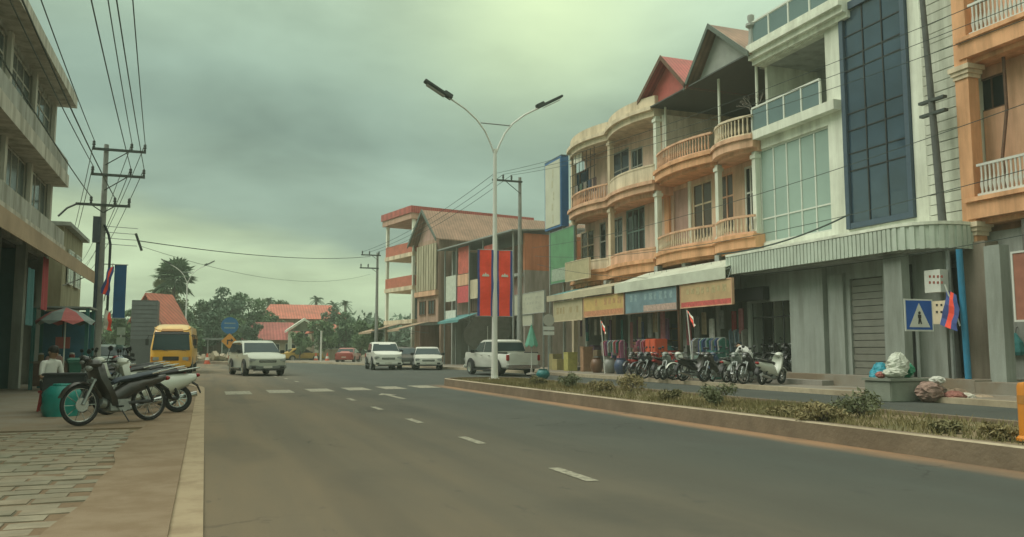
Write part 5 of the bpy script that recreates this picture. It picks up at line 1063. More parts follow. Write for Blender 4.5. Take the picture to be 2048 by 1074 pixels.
for s_ in (-1, 1):
    for k in range(5): q = MB(); x = 2.5 - k * 1.15; q.box(x - 1.02, x, s_ * .985 - .02, s_ * .985 + .02, 1.35, 2.1); q.build('side_window', glass_dark, bs, world=False)
    MB().obox((3.52, s_ * .72, .78), (.1, .34, .2)).build('headlight', lamp_c, bs, world=False, bevel=.03); MB().obox((3.53, s_ * .93, .8), (.06, .1, .2)).build('indicator', lamp_a, bs, world=False)
    q = MB(); q.tube([(3.35, s_ * .95, 2.0), (3.6, s_ * 1.12, 2.0), (3.62, s_ * 1.16, 1.85)], .02); q.build('mirror_arm', black, bs, world=False); MB().obox((3.62, s_ * 1.17, 1.66), (.06, .17, .34)).build('mirror', black, bs, world=False, bevel=.02)
    MB().obox((3.585, s_ * .55, .5), (.04, .16, .12)).build('fog_lamp', black, bs, world=False)
    for ax in (2.35, -2.0): wheel(bs, ax, s_ * .9, .39, .25, s_); q = MB(); q.lathe([(.02, -.01), (.47, -.01), (.47, .012), (.02, .012)], (ax, s_ * 1.025, .42), 20, 'y'); q.v = [(x, y, max(z, .38)) for x, y, z in q.v]; q.build('wheel_arch', black, bs, world=False)
MB().obox((3.52, 0, .8), (.1, .8, .22)).build('grille', black, bs, world=False, bevel=.02); MB().obox((3.52, 0, .48), (.2, 2.0, .26)).build('front_bumper', yel, bs, world=False, bevel=.05); MB().obox((3.63, 0, .47), (.015, .42, .12)).build('number_plate', plate_m, bs, world=False)
for s_ in (-.45, .45): q = MB(); q.tube([(3.55, s_ + .3, 1.2), (3.52, s_ - .25, 1.32)], .012); q.build('wiper', black, bs, world=False)
# ------------------------------------------------------------------ motorbikes
_mc = {}
def motorbike(label, loc, rz, bodym, seatm=None, scooter=False, lean=R(5), steer=R(0), grp=None, z0=0.0, rack=False, wr=.285):
    t = thing('motorbike', label, 'motorbike', (loc[0], loc[1], z0), rz, grp); t.rotation_euler = (lean, 0, rz); wb_ = .62; sm = seatm or black
    def P(nm, key, fn, m_, parent=t, smooth=True, bevel=0):
        k = (nm, key, scooter, m_.name)
        if k not in _mc: o = fn().build(nm, m_, parent, smooth=smooth, world=False, bevel=bevel); _mc[k] = o; return o
        return inst(_mc[k], parent)
    r_ = .215 if scooter else wr; tr = .05 if scooter else .034
    def tyre(x): return lambda: MB().torus((x, 0, r_ + tr), r_, tr, 28, 8)
    def rim(x):
        q = MB().torus((x, 0, r_ + tr), r_ - tr * .9, .014, 24, 6); q.cyl((x, -.05, r_ + tr), (x, .05, r_ + tr), .04, n=10)
        for k in range(10): a = 2 * math.pi * k / 10; q.cyl((x, .025 * (-1) ** k, r_ + tr), (x + (r_ - tr) * math.cos(a), 0, r_ + tr + (r_ - tr) * math.sin(a)), .006 if not scooter else .014, n=4)
        return q
    for x in (wb_, -wb_): w_ = P('wheel', x, tyre(x), rubber); P('rim', x, (lambda x=x: rim(x)), chrome, w_)
    P('brake_disc', 0, lambda: MB().lathe([(.05, -.004), (.11, -.004), (.11, .004), (.05, .004)], (wb_, .06, r_ + tr), 18, 'y'), chrome)
    za = r_ + tr
    P('fork', 0, lambda: MB().tube([(wb_, .085, za), (wb_ - .2, .085, .72)], .022).tube([(wb_, -.085, za), (wb_ - .2, -.085, .72)], .022).cyl((wb_ - .2, -.1, .72), (wb_ - .2, .1, .72), .025).cyl((wb_ - .2, 0, .68), (wb_ - .28, 0, .98), .03), galv)
    def fender():
        q = MB(); rs = []
        for k in range(9):
            a = R(25 + 140 * k / 8); rr_ = r_ + tr + .03; x, z = wb_ + rr_ * math.cos(a), za + rr_ * math.sin(a); rs.append([(x, -.065, z - .02), (x, -.03, z + .012), (x, .03, z + .012), (x, .065, z - .02), (x - .01, .05, z - .03), (x - .01, -.05, z - .03)])
        return q.rings(rs)
    P('front_fender', 0, fender, bodym)
    def shield():
        q = MB(); rs = []
        for x, z, w_, d in ((wb_ - .22, 1.0, .07, .10), (wb_ - .17, .90, .15, .12), (wb_ - .2, .76, .17, .12), (wb_ - .30, .58, .19, .10), (wb_ - .38, .44, .17, .10), (wb_ - .44, .30, .12, .1)): rs.append([(x, 0, z), (x - .05, w_, z - .01), (x - .05 - d, w_ * 1.08, z - .02), (x - d * .8, w_ * .4, z - .03), (x - d * .8, -w_ * .4, z - .03), (x - .05 - d, -w_ * 1.08, z - .02), (x - .05, -w_, z - .01)])
        return q.rings(rs)
    P('leg_shield', 0, shield, bodym)
    P('headlight', 0, lambda: MB().ell((wb_ - .15, 0, .92), (.055, .085, .055), 12, 6), mat('bike lamp glass', (.26, .27, .26), .12, .1, 6, spec=.7))
    P('handlebar_cowl', 0, lambda: MB().ell((wb_ - .24, 0, .98), (.13, .14, .09), 12, 6), bodym)
    P('handlebar', 0, lambda: MB().tube([(wb_ - .40, -.34, 1.0), (wb_ - .34, -.2, 1.01), (wb_ - .28, 0, .99), (wb_ - .34, .2, 1.01), (wb_ - .40, .34, 1.0)], .014), chrome)
    for s_ in (-1, 1):
        P('grip', s_, lambda: MB().cyl((wb_ - .36, s_ * .23, 1.01), (wb_ - .405, s_ * .36, 1.0), .02), black)
        m_ = P('mirror_stem', s_, lambda: MB().tube([(wb_ - .34, s_ * .2, 1.01), (wb_ - .33, s_ * .27, 1.12), (wb_ - .34, s_ * .29, 1.2)], .007, 5), black); P('mirror', s_, lambda: MB().ell((wb_ - .34, s_ * .3, 1.22), (.02, .065, .045), 10, 5), black, m_)
    def central():
        q = MB(); rs = []
        sec = ((wb_ - .42, .34, .10, .10), (.05, .40, .10, .14), (-.05, .46, .11, .16), (-.2, .55, .13, .16), (-.45, .62, .13, .12), (-.72, .68, .09, .09), (-.95, .74, .04, .05)) if not scooter else ((wb_ - .48, .30, .16, .06), (.1, .30, .17, .06), (-.02, .45, .17, .2), (-.2, .53, .18, .22), (-.5, .56, .18, .2), (-.75, .62, .14, .14), (-.95, .68, .07, .07))
        for x, z, w_, h_ in sec: rs.append([(x, w_ * math.cos(2 * math.pi * k / 10), z + h_ * math.sin(2 * math.pi * k / 10)) for k in range(10)])
        return q.rings(rs)
    P('frame_cover', 0, central, bodym)
    def seat():
        q = MB(); rs = []
        for x, z, w_, h_ in ((.06, .66, .06, .03), (-.02, .71, .11, .05), (-.3, .745, .13, .055), (-.45, .775, .13, .055), (-.72, .81, .11, .05), (-.82, .82, .06, .03)): rs.append([(x, w_ * math.cos(2 * math.pi * k / 10), z + h_ * math.sin(2 * math.pi * k / 10)) for k in range(10)])
        return q.rings(rs)
    P('seat', 0, seat, sm)
    P('grab_rail', 0, lambda: MB().tube([(-.6, .13, .80), (-.95, .10, .86), (-1.02, 0, .87), (-.95, -.10, .86), (-.6, -.13, .80)], .014), chrome)
    P('tail_light', 0, lambda: MB().ell((-.98, 0, .72), (.05, .08, .04), 8, 5), lamp_r)
    P('rear_fender', 0, lambda: MB().rings([[(x, -.07, z), (x, .07, z), (x, .06, z + .03), (x, -.06, z + .03)] for x, z in ((-.5, .62), (-.8, .62), (-.98, .5), (-1.04, .36))]), black)
    P('engine', 0, lambda: MB().obox((-.02, 0, .30), (.36, .22, .18)).cyl((.1, 0, .32), (.28, 0, .36), .085, n=10).cyl((-.06, -.13, .28), (-.06, .13, .28), .1, n=12), galv, bevel=.0)
    P('exhaust', 0, lambda: MB().tube([(.2, -.1, .3), (.05, -.14, .2), (-.25, -.15, .2), (-.5, -.16, .26), (-1.0, -.17, .36)], [.02, .02, .025, .05, .055], 10), chrome)
    P('swing_arm', 0, lambda: MB().tube([(-.12, .1, .32), (-wb_, .1, za)], .03).tube([(-.12, -.1, .32), (-wb_, -.1, za)], .025).tube([(-wb_, .12, za), (-.5, .12, .6)], .025).tube([(-wb_, -.12, za), (-.5, -.12, .6)], .025), black)
    P('foot_peg', 0, lambda: MB().cyl((.05, -.28, .27), (.05, .28, .27), .016), black)
    P('side_stand', 0, lambda: MB().tube([(-.02, .1, .25), (-.08, .24, .0 + .24 * math.tan(lean) * 0 + .01)], .012), black)
    if rack: P('front_basket', 0, lambda: MB().box(wb_ + .0, wb_ + .26, -.15, .15, .78, .98), black)
    return t
mb_grp = 'motorbikes parked at the left kerb'
navy = paint('navy motorbike paint', (.03, .04, .055)); blk = paint('black motorbike paint', (.018, .019, .02)); wht = paint('white motorbike paint', (.58, .60, .53)); rdm = paint('red motorbike paint', (.30, .03, .03)); grm = paint('grey green motorbike paint', (.17, .20, .18)); blm = paint('blue motorbike paint', (.04, .08, .16))
navy_seat = mat('blue black seat', (.035, .05, .07), .5)
a, b_ = gnd(170, 856), gnd(289, 846); mid = (a + b_) / 2
motorbike('dark underbone motorbike with thin spoked wheels and navy seat on the brick paving', mid, math.atan2(a.y - b_.y, a.x - b_.x), blk, navy_seat, lean=R(5), wr=.30, z0=.037)
motorbike('pale cream scooter parked behind the dark underbone motorbike', (gnd(335, 832).x - .45, gnd(335, 832).y + .3), R(190), wht, black, True, z0=.037)
left = [((-1.30, 19.1), R(205), grm, 'grey green motorbike between the pale scooter and the white shielded bike'), ((-1.85, 20.6), R(215), wht, 'white shielded motorbike in the left row'), ((-1.55, 22.2), R(200), blm, 'blue motorbike in the left row behind the white shielded bike'), ((-2.45, 23.3), R(220), blk, 'black motorbike in the left row beside the blue one'), ((-1.85, 24.8), R(200), rdm, 'red motorbike far along the left row'), ((-2.85, 26.2), R(215), blk, 'black motorbike at the far end of the left row'), ((-2.05, 27.6), R(205), grm, 'grey green motorbike closest to the yellow minibus')]
for k, (l_, rz, m_, lb_) in enumerate(left): motorbike(lb_, l_, rz, m_, black, k % 2 == 1, R(4), grp=mb_grp, z0=.035)
right = []; cols_ = [(wht, 'white'), (blk, 'black'), (grm, 'grey green'), (rdm, 'red'), (blm, 'blue'), (blk, 'black'), (navy, 'navy')]
rr_ = random.Random(12); n_ = 14; where = ['right by the white-shirted person', 'second along from the white-shirted person', 'third along from the white-shirted person', 'fourth along from the white-shirted person', 'below the inner flag of the red-stripped sign', 'beside the rack of blue and grey clothes', 'at the joint of the yellow and blue signs', 'just right of the orange red cabinet', 'in front of the orange red cabinet', 'just left of the orange red cabinet', 'before the rack of red and pink clothes', 'under the far half of the blue sign', 'second from the far end of the row', 'at the far end of the row']
for k in range(n_):
    m_, nm_ = cols_[[0, 1, 2, 0, 1, 4, 1, 0, 2, 3, 1, 6, 3, 1][k]]
    pos_ = where[k]
    motorbike('%s motorbike in the shop-side row, %s' % (nm_, pos_), (17.55 + rr_.uniform(-.3, .3) - .05 * k, 22.7 + .62 * k + rr_.uniform(-.1, .1)), R(200 + rr_.uniform(-22, 22)) if k % 3 else R(18 + rr_.uniform(-15, 15)), m_, black, k % 4 == 0, R(5), grp='motorbikes parked in front of the right-hand shops', z0=.12)
for k in range(4): motorbike(['dark motorbike inside the shop gateway, against its right jamb', 'dark motorbike inside the shop gateway, second from its right jamb', 'dark motorbike inside the shop gateway, second from its left jamb', 'dark motorbike inside the shop gateway, against its left jamb'][k], (20.6, 24.7 + .6 * k, 0), R(180 + rr_.uniform(-10, 10)), blk, black, grp='motorbikes inside the shop gateway', z0=.46)
# ------------------------------------------------------------------ people
def person(label, loc, rz, joints, cols, hands=True, z0=0.0, nm='person'):
    """joints: dict of positions in metres, feet on 0; one continuous skinned body; cols: shirt, trousers"""
    J = {k: Vector(v) for k, v in joints.items()}
    V = []; E_ = []; Rr = []
    def ch(pts, start=None):
        prev = start
        for p, r_ in pts:
            V.append(p); Rr.append(r_); i = len(V) - 1
            if prev is not None: E_.append((prev, i))
            prev = i
        return prev
    pel = ch([(J['pelvis'], .145)]); wst = ch([(J['pelvis'].lerp(J['chest'], .45), .125)], pel); cst = ch([(J['chest'], .15)], wst); nk = ch([(J['neck'], .06)], cst)
    hd0 = J['neck'].lerp(J['head'], .4); hd = ch([(hd0, .065), (J['head'], .098), (J['head'] + (J['head'] - J['neck']).normalized() * .085, .07)], nk)
    for s_ in ('l', 'r'):
        ch([(J['sho_' + s_], .07), (J['elb_' + s_], .047), (J['elb_' + s_].lerp(J['wri_' + s_], .5), .042), (J['wri_' + s_], .029), (J['wri_' + s_] + (J['wri_' + s_] - J['elb_' + s_]).normalized() * .07, .036)], cst)
        ch([(J['hip_' + s_], .1), (J['hip_' + s_].lerp(J['kne_' + s_], .5), .085), (J['kne_' + s_], .06), (J['kne_' + s_].lerp(J['ank_' + s_], .35), .058), (J['ank_' + s_], .04), (J['toe_' + s_], .036)], pel)
        if hands:
            w_ = J['wri_' + s_]; d = (w_ - J['elb_' + s_]).normalized(); sd_ = d.cross(Vector((1, 0, .3))).normalized(); fw = Vector((1, 0, -.2)); pal = w_ + d * .07
            for k in range(4):
                b0 = pal + sd_ * (.027 - .018 * k); ln = (.07, .08, .075, .058)[k]; ch([(b0, .010), (b0 + d * ln * .55, .009), (b0 + d * ln * .9 + fw * .02, .008)])
            tb = w_ + d * .03 + sd_ * .03; ch([(tb, .012), (tb + sd_ * .03 + d * .03, .010), (tb + sd_ * .035 + d * .06 + fw * .01, .009)])
    me = bpy.data.meshes.new('skeleton'); me.from_pydata([tuple(v) for v in V], E_, []); ob = bpy.data.objects.new('skeleton', me); col.objects.link(ob)
    bpy.context.view_layer.objects.active = ob
    sm = ob.modifiers.new('skin', 'SKIN')
    sk = me.skin_vertices[0].data if me.skin_vertices else None
    if sk is None:
        bm = bmesh.new(); bm.from_mesh(me); bm.verts.layers.skin.verify(); bm.to_mesh(me); bm.free(); sk = me.skin_vertices[0].data
    for i, r_ in enumerate(Rr): sk[i].radius = (r_, r_); sk[i].use_root = False
    sk[0].use_root = True
    seen = {0}; adj = {}
    for a, b_ in E_: adj.setdefault(a, []).append(b_); adj.setdefault(b_, []).append(a)
    st = [0]
    while st:
        i = st.pop()
        for j in adj.get(i, []):
            if j not in seen: seen.add(j); st.append(j)
    for i in range(len(V)):
        if i in seen: continue
        sk[i].use_root = True; st = [i]; seen.add(i)
        while st:
            q_ = st.pop()
            for j in adj.get(q_, []):
                if j not in seen: seen.add(j); st.append(j)
    ss = ob.modifiers.new('sub', 'SUBSURF'); ss.levels = 1; ss.render_levels = 1
    dg = bpy.context.evaluated_depsgraph_get(); m2 = bpy.data.meshes.new_from_object(ob.evaluated_get(dg)); bpy.data.objects.remove(ob)
    m2.materials.clear()
    for m_ in (skin, cols[0], cols[1], rubber): m2.materials.append(m_)
    segs = [(J['pelvis'], J['chest'], 1), (J['chest'], J['neck'], 1)]
    for s_ in ('l', 'r'): segs += [(J['sho_' + s_], J['elb_' + s_].lerp(J['sho_' + s_], .25), 1), (J['elb_' + s_], J['wri_' + s_] + (J['wri_' + s_] - J['elb_' + s_]).normalized() * .15, 0), (J['hip_' + s_], J['kne_' + s_], 2), (J['kne_' + s_], J['ank_' + s_], 2), (J['ank_' + s_], J['toe_' + s_], 3)]
    segs += [(J['neck'].lerp(J['head'], .35), J['head'] + Vector((0, 0, .1)), 0), (J['pelvis'] - Vector((0, 0, .06)), J['pelvis'] - Vector((0, 0, .05)), 2)]
    for pl in m2.polygons:
        c = pl.center; best = 9; bi = 0
        for a, b_, mi in segs:
            ab_ = b_ - a; t_ = max(0, min(1, (c - a).dot(ab_) / max(ab_.length_squared, 1e-6))); d = (a + ab_ * t_ - c).length
            if d < best: best = d; bi = mi
        pl.material_index = bi; pl.use_smooth = True
    t = thing(nm, label, 'person', (loc[0], loc[1], z0), rz); bo = bpy.data.objects.new('body', m2); col.objects.link(bo); bo.parent = t
    up_ = (J['head'] - J['neck']).normalized(); fwd = J.get('face', Vector((1, 0, 0))); fwd = (fwd - up_ * fwd.dot(up_)).normalized(); lf = up_.cross(fwd); H0 = J['head']
    q = MB(); rs = []
    for j in range(6):
        a = R(-8 + 98 * j / 5); rs.append([H0 + up_ * (.02 + .125 * math.sin(a)) + (fwd * (math.cos(2 * math.pi * k / 12) * .105 - .022) + lf * math.sin(2 * math.pi * k / 12) * .10) * max(.05, math.cos(a)) for k in range(12)])
    q.rings(rs); q.build('hair', hair, t, smooth=True, world=False)
    q = MB(); n0 = H0 + fwd * .092 - up_ * .02; q.rings([[n0 + up_ * .035 + lf * .004, n0 + up_ * .035 - lf * .004, n0 + up_ * .03 - fwd * .02], [n0 + fwd * .022 - up_ * .012 + lf * .014, n0 + fwd * .022 - up_ * .012 - lf * .014, n0 - fwd * .02 - up_ * .02]]); q.build('nose', skin, t, world=False)
    for s_ in (-1, 1):
        q = MB(); e_ = H0 + fwd * .088 + lf * s_ * .034 + up_ * .012; q.ell(e_, (.012, .012, .009), 8, 5); q.build('eye', hair, t, world=False); q = MB(); q.ell(H0 + lf * s_ * .10 - up_ * .01, (.02, .012, .03), 8, 5); q.build('ear', skin, t, world=False)
    q = MB(); q.obox(H0 + fwd * .09 - up_ * .055, (.012, .045, .01), (0, 0, math.atan2(fwd.y, fwd.x))); q.build('mouth', mat('lips', (.22, .09, .07)), t, world=False)
    return t
def stand(h=1.65, arm=(.12, .1), lean=0.0, stride=.0):
    k = h / 1.7; d = {'pelvis': (0, 0, .93), 'chest': (.02 + lean * .3, 0, 1.28), 'neck': (.02 + lean * .55, 0, 1.44), 'head': (.05 + lean * .7, 0, 1.59), 'hip_l': (0, .09, .88), 'hip_r': (0, -.09, .88), 'kne_l': (.03 + stride, .1, .48), 'kne_r': (.03 - stride * .5, -.1, .48), 'ank_l': (stride, .1, .06), 'ank_r': (-stride, -.1, .06), 'toe_l': (stride + .15, .12, .03), 'toe_r': (-stride + .15, -.12, .03),
         'sho_l': (lean * .45, .19, 1.38), 'sho_r': (lean * .45, -.19, 1.38), 'elb_l': (lean * .45 + .0, .26, 1.10), 'elb_r': (lean * .45, -.26, 1.10), 'wri_l': (lean * .45 + arm[0], .25, .88 + arm[1]), 'wri_r': (lean * .45 + arm[0], -.25, .88 + arm[1])}
    return {a: tuple(c * k for c in b) for a, b in d.items()}
def sit(z=.45):
    return {'pelvis': (0, 0, z + .1), 'chest': (.06, 0, z + .46), 'neck': (.1, 0, z + .62), 'head': (.14, 0, z + .77), 'hip_l': (.04, .09, z + .07), 'hip_r': (.04, -.09, z + .07), 'kne_l': (.44, .12, z + .05), 'kne_r': (.44, -.12, z + .05), 'ank_l': (.42, .12, .07), 'ank_r': (.40, -.12, .07), 'toe_l': (.57, .13, .03), 'toe_r': (.55, -.13, .03), 'sho_l': (.08, .19, z + .55), 'sho_r': (.08, -.19, z + .55), 'elb_l': (.12, .25, z + .28), 'elb_r': (.12, -.25, z + .28), 'wri_l': (.34, .16, z + .2), 'wri_r': (.34, -.16, z + .2)}
shirt_w = mat('white shirt', (.62, .62, .58), .85, .06, 5); trs_d = mat('dark trousers', (.03, .032, .04), .85); shirt_k = mat('black shirt', (.03, .028, .03), .85); shirt_r = mat('maroon shirt', (.14, .04, .045), .85); trs_b = mat('brown trousers', (.12, .09, .065), .85); shirt_p = mat('pink shirt', (.40, .24, .22), .85)
p = atX(1500, 700, 18.2); bend = stand(1.65, (.35, -.05), .55); bend.update({'pelvis': (-.12, 0, .9), 'chest': (.2, 0, 1.16), 'neck': (.36, 0, 1.24), 'head': (.5, 0, 1.27), 'sho_l': (.28, .19, 1.2), 'sho_r': (.28, -.19, 1.2), 'elb_l': (.42, .25, .95), 'elb_r': (.42, -.25, .95), 'wri_l': (.6, .18, .78), 'wri_r': (.6, -.18, .78), 'face': Vector((.6, 0, -.8))})
person('person in a white shirt bending over the parked motorbikes', (17.9, p.y - .35), R(100), bend, (shirt_w, trs_d), z0=.12)
p = gnd(186, 752); person('person in dark clothes standing by the three-arm pole', (p.x + .3, p.y - .8), R(-60), stand(1.62, (.2, .2)), (shirt_k, trs_d), z0=.035)
p = gnd(120, 775); person('person in a pink shirt sitting at the teal stall', (p.x + .15, p.y - 2.6), R(-70), sit(.42), (shirt_p, trs_b), z0=.035)
p = gnd(92, 815); person('person in a white shirt sitting beside the dark box', (-2.95, 18.9), R(-40), sit(.40), (shirt_w, trs_d), z0=.035)
for (x, y, nm_) in ((gnd(120, 775).x + .15, gnd(120, 775).y - 2.6, 'low red plastic stool under the person in pink'), (-2.95, 18.9, 'low red plastic stool under the person in white')):
    s_ = thing('plastic_stool', nm_, 'stool', (x, y, .035)); MB().lathe([(.15, .36), (.16, .39), (.15, .41), (.02, .41)], (x, y, .035), 12).build('seat', mat('red plastic', (.40, .05, .05), .5), s_)
    for a in range(4): MB().tube([(x + .12 * math.cos(a * 1.571 + .78), y + .12 * math.sin(a * 1.571 + .78), .4), (x + .17 * math.cos(a * 1.571 + .78), y + .17 * math.sin(a * 1.571 + .78), .035)], .022, 6).build('leg', mat('red plastic', (.40, .05, .05), .5), s_)
person('person in a maroon shirt standing among the clothes racks', (18.6, 33.8), R(170), stand(1.6, (.15, .15)), (shirt_r, trs_d), z0=.12)
person('person in a pale shirt seen inside the shop gateway', (21.6, 25.2), R(190), stand(1.6, (.2, .25)), (shirt_w, trs_b), z0=.46)
# ------------------------------------------------------------------ left pavement: bins, stall, bags
teal = mat('teal paint', (.03, .16, .16), .5, .15, 4, dirt=.2); greenp = mat('green bin plastic', (.02, .12, .085), .5, .15, 4, dirt=.2); tealbag = mat('teal plastic', (.015, .22, .19), .4, .25, 5)
p = gnd(158, 790, .03); wbn = thing('wheeled_bin', 'dark green wheeled rubbish bin behind the parked dark motorbike', 'bin', (p.x, p.y, .035), R(12)); X, Y, Z = wbn.location
MB().rings([[(X - w_, Y - w_ * 1.05, z), (X + w_, Y - w_ * 1.05, z), (X + w_, Y + w_ * 1.05, z), (X - w_, Y + w_ * 1.05, z)] for w_, z in ((.24, .12), (.3, .9), (.33, .9), (.33, .95))]).build('tub', greenp, wbn)
MB().rings([[(X - w_, Y - w_, z), (X + w_, Y - w_, z), (X + w_, Y + w_, z), (X - w_, Y + w_, z)] for w_, z in ((.35, .955), (.35, .99), (.28, 1.04))]).build('lid', greenp, wbn)
for s_ in (-1, 1): MB().lathe([(.02, -.03), (.1, -.03), (.1, .03), (.02, .03)], (X + s_ * .2, Y + .2, Z + .1), 12, 'x').build('wheel', rubber, wbn)
MB().cyl((X - .28, Y + .36, .93), (X + .28, Y + .36, .93), .018).build('handle', greenp, wbn)
p = gnd(122, 832, .03); X, Y = p.x, p.y; q = MB(); rr_ = random.Random(9); rs = []
for j in range(8):
    t_ = j / 7; r_ = .30 * (1.0 + .12 * math.sin(t_ * 3.0)) * (1 if t_ < .8 else 1 - (t_ - .8) * 1.6); rs.append([(X + r_ * math.cos(2 * math.pi * k / 14) * (1 + rr_.uniform(-.06, .06)), Y + r_ * math.sin(2 * math.pi * k / 14) * (1 + rr_.uniform(-.06, .06)), .035 + .55 * t_) for k in range(14)])
q.rings(rs); tb = thing('plastic_sack', 'bright teal plastic sack standing beside the front wheel of the dark motorbike', 'sack', (X, Y, .035)); q.build('sack', tealbag, tb, smooth=True); MB().torus((X, Y, .60), .14, .03, 12, 6, 'z').build('tied_mouth', tealbag, tb)
bx = thing('dark_box', 'dark crate lying behind the teal plastic sack', 'crate', (X - .05, Y + .95, .035)); MB().box(X - .45, X + .3, Y + .7, Y + 1.2, .035, .75).build('box', plain('dark crate', (.03, .032, .035)), bx, bevel=.02); MB().box(X - .47, X + .32, Y + .68, Y + 1.22, .752, .80).build('lid', black, bx, bevel=.01)
# teal vendor stall under the parasol
p = atw(125, 700, 26); vs_ = thing('vendor_stall', 'teal framed vendor stall with a counter and blue back panel', 'stall', (p.x, p.y, .035)); X, Y = p.x, p.y
for dx in (-.75, .72):
    for dy in (-.5, .9): MB().box(X + dx - .05, X + dx + .05, Y + dy - .05, Y + dy + .05, .035, 2.55).build('post', teal, vs_)
MB().box(X - .7, X + .67, Y + .86, Y + .9, .9, 2.5).build('back_panel', mat('blue panel', (.04, .13, .20), .7, .25, 2), vs_); MB().box(X - .8, X + .77, Y - .55, Y + .1, .84, .9).build('counter', mat('worn counter', (.25, .20, .16), .8), vs_)
MB().box(X - .7, X + .67, Y - .5, Y - .45, .15, .84).build('counter_front', mat('brown front', (.16, .10, .08), .8, .3, 3), vs_); MB().box(X - .85, X + .82, Y - .6, Y + 1.0, 2.55, 2.6).build('top', galv, vs_)
for k, (dx, c_, h_, nm_) in enumerate(((-.55, (.30, .22, .12), .25, 'tan'), (-.3, (.1, .16, .2), .3, 'blue'), (-.08, (.36, .34, .3), .2, 'pale'), (.3, (.25, .06, .05), .26, 'red'))):
    j = thing('storage_jar', nm_ + ' lidded jar on the counter of the teal stall', 'jar', (X + dx, Y - .2, .9)); MB().lathe([(.07, 0), (.085, .03), (.085, h_ * .75), (.06, h_ * .85)], (X + dx, Y - .2, .9), 10).build('jar', plain('jar ' + nm_, c_, .4), j, smooth=True); MB().lathe([(.07, 0), (.07, .04), (.01, .05)], (X + dx, Y - .2, .9 + h_ * .85), 10).build('lid', white_p, j)
rs_ = thing('small_red_sign', 'small square red sign hanging on the teal stall', 'sign', (X + .1, Y - .58, 1.35)); MB().box(X - .12, X + .28, Y - .60, Y - .57, 1.3, 1.65).build('plate', mat('pink red plate', (.42, .12, .11), .6), rs_); MB().box(X + .05, X + .08, Y - .59, Y - .58, 1.65, 2.56).build('cord', black, rs_)
for k, (dx, z, c_, lb_) in enumerate(((-1.5, 3.0, (.34, .06, .07), 'dark red cloth hanging under the tan canvas awning'), (-2.1, 2.5, (.06, .16, .17), 'teal cloth hanging under the tan canvas awning'))):
    q = MB(); n = 8
    for i in range(n): q._add([(-4.4 + .05 * math.sin(i), 26.5 - k * 2 + .7 * i / n, z - .6), (-4.4 + .05 * math.sin(i + 1), 26.5 - k * 2 + .7 * (i + 1) / n, z - .6), (-4.4 + .03 * math.sin(i + 1), 26.5 - k * 2 + .7 * (i + 1) / n, z + .9), (-4.4 + .03 * math.sin(i), 26.5 - k * 2 + .7 * i / n, z + .9)], [(0, 1, 2, 3)])
    tag(q.build('hanging_cloth', plain('hung cloth %d' % k, c_, .9), recalc=False), lb_, 'cloth')
# ------------------------------------------------------------------ right pavement: goods, rubbish
p = gnd(1816, 803); cbk = thing('concrete_block', 'grey green concrete block carrying rubbish bags by the far kerb', 'concrete block', (p.x, p.y, 0)); X, Y = p.x, p.y
MB().box(X - .62, X + .55, Y - .1, Y + .75, 0, .5).build('block', mat('greenish concrete', (.22, .245, .20), .9, .2, 3, dirt=.3, bump=.4), cbk, bevel=.02); MB().box(X - .66, X + .59, Y - .14, Y + .79, .5, .56).build('cap', mat('greenish concrete', (.22, .245, .20)), cbk)
def bag(lb_, c, r_, m_, seed, cat='bag', nm='rubbish_bag'):
    rg_ = random.Random(seed); q = MB(); rs = []
    for j in range(13):
        t_ = j / 12; rad = math.sin(math.pi * min(.97, t_ * .86 + .07)) ** .7; rs.append([(c[0] + r_[0] * rad * math.cos(2 * math.pi * k / 18) * rg_.uniform(.86, 1.1) * (1 + .16 * math.sin(k * 2.1 + j * .8 + seed)), c[1] + r_[1] * rad * math.sin(2 * math.pi * k / 18) * rg_.uniform(.86, 1.1) * (1 + .16 * math.sin(k * 1.7 + j * .6 + seed)), c[2] + r_[2] * t_ * rg_.uniform(.95, 1.05)) for k in range(18)])
    q.rings(rs); return tag(q.build(nm, m_), lb_, cat)
pw = mat('crumpled white plastic', (.48, .50, .43), .5, .25, 8, bump=.6, bscale=14); pgn = mat('green plastic', (.02, .20, .11), .45, .2, 6); pbl = mat('blue plastic', (.03, .28, .38), .45, .2, 6); prd = mat('reddish packaging', (.35, .13, .11), .7, .4, 10); pbr = mat('brown sack', (.22, .16, .11), .9, .3, 8)
bag('tall slumped white rubbish bag on the concrete block', (X + .02, Y + .3, .56), (.28, .25, .62), pw, 1); bag('flat white rubbish bag on the concrete block', (X - .25, Y + .15, .56), (.32, .22, .25), pw, 2); bag('green rubbish bag on the concrete block', (X + .42, Y + .4, .56), (.15, .2, .38), pgn, 3); bag('small red bag on the concrete block', (X - .52, Y + .3, .56), (.12, .14, .16), prd, 4)
p = atX(1790, 700, 19); bag('blue bag beside the canopy pillar', (18.3, p.y - .1, .12), (.28, .28, .75), pbl, 5)
p = gnd(1900, 806); heap = [(-.25, .35, 0, .34, .5, 'dusty pink sack against the concrete block', (.26, .17, .14)), (.1, .55, 0, .36, .42, 'grey brown sack at the back of the rubbish heap', (.20, .17, .14)), (.2, .05, 0, .28, .28, 'dull red sack at the front of the rubbish heap', (.26, .11, .09)), (.62, .1, 0, .26, .22, 'pale crumpled bag on the rubbish heap', (.50, .47, .40)), (.75, .5, 0, .40, .30, 'brown sack on the rubbish heap', (.20, .145, .10)), (1.15, .1, 0, .34, .16, 'flat tan sack at the outer end of the rubbish heap', (.36, .27, .19)), (-.02, .3, .42, .2, .2, 'small white bag thrown on top of the sacks', (.5, .5, .45))]
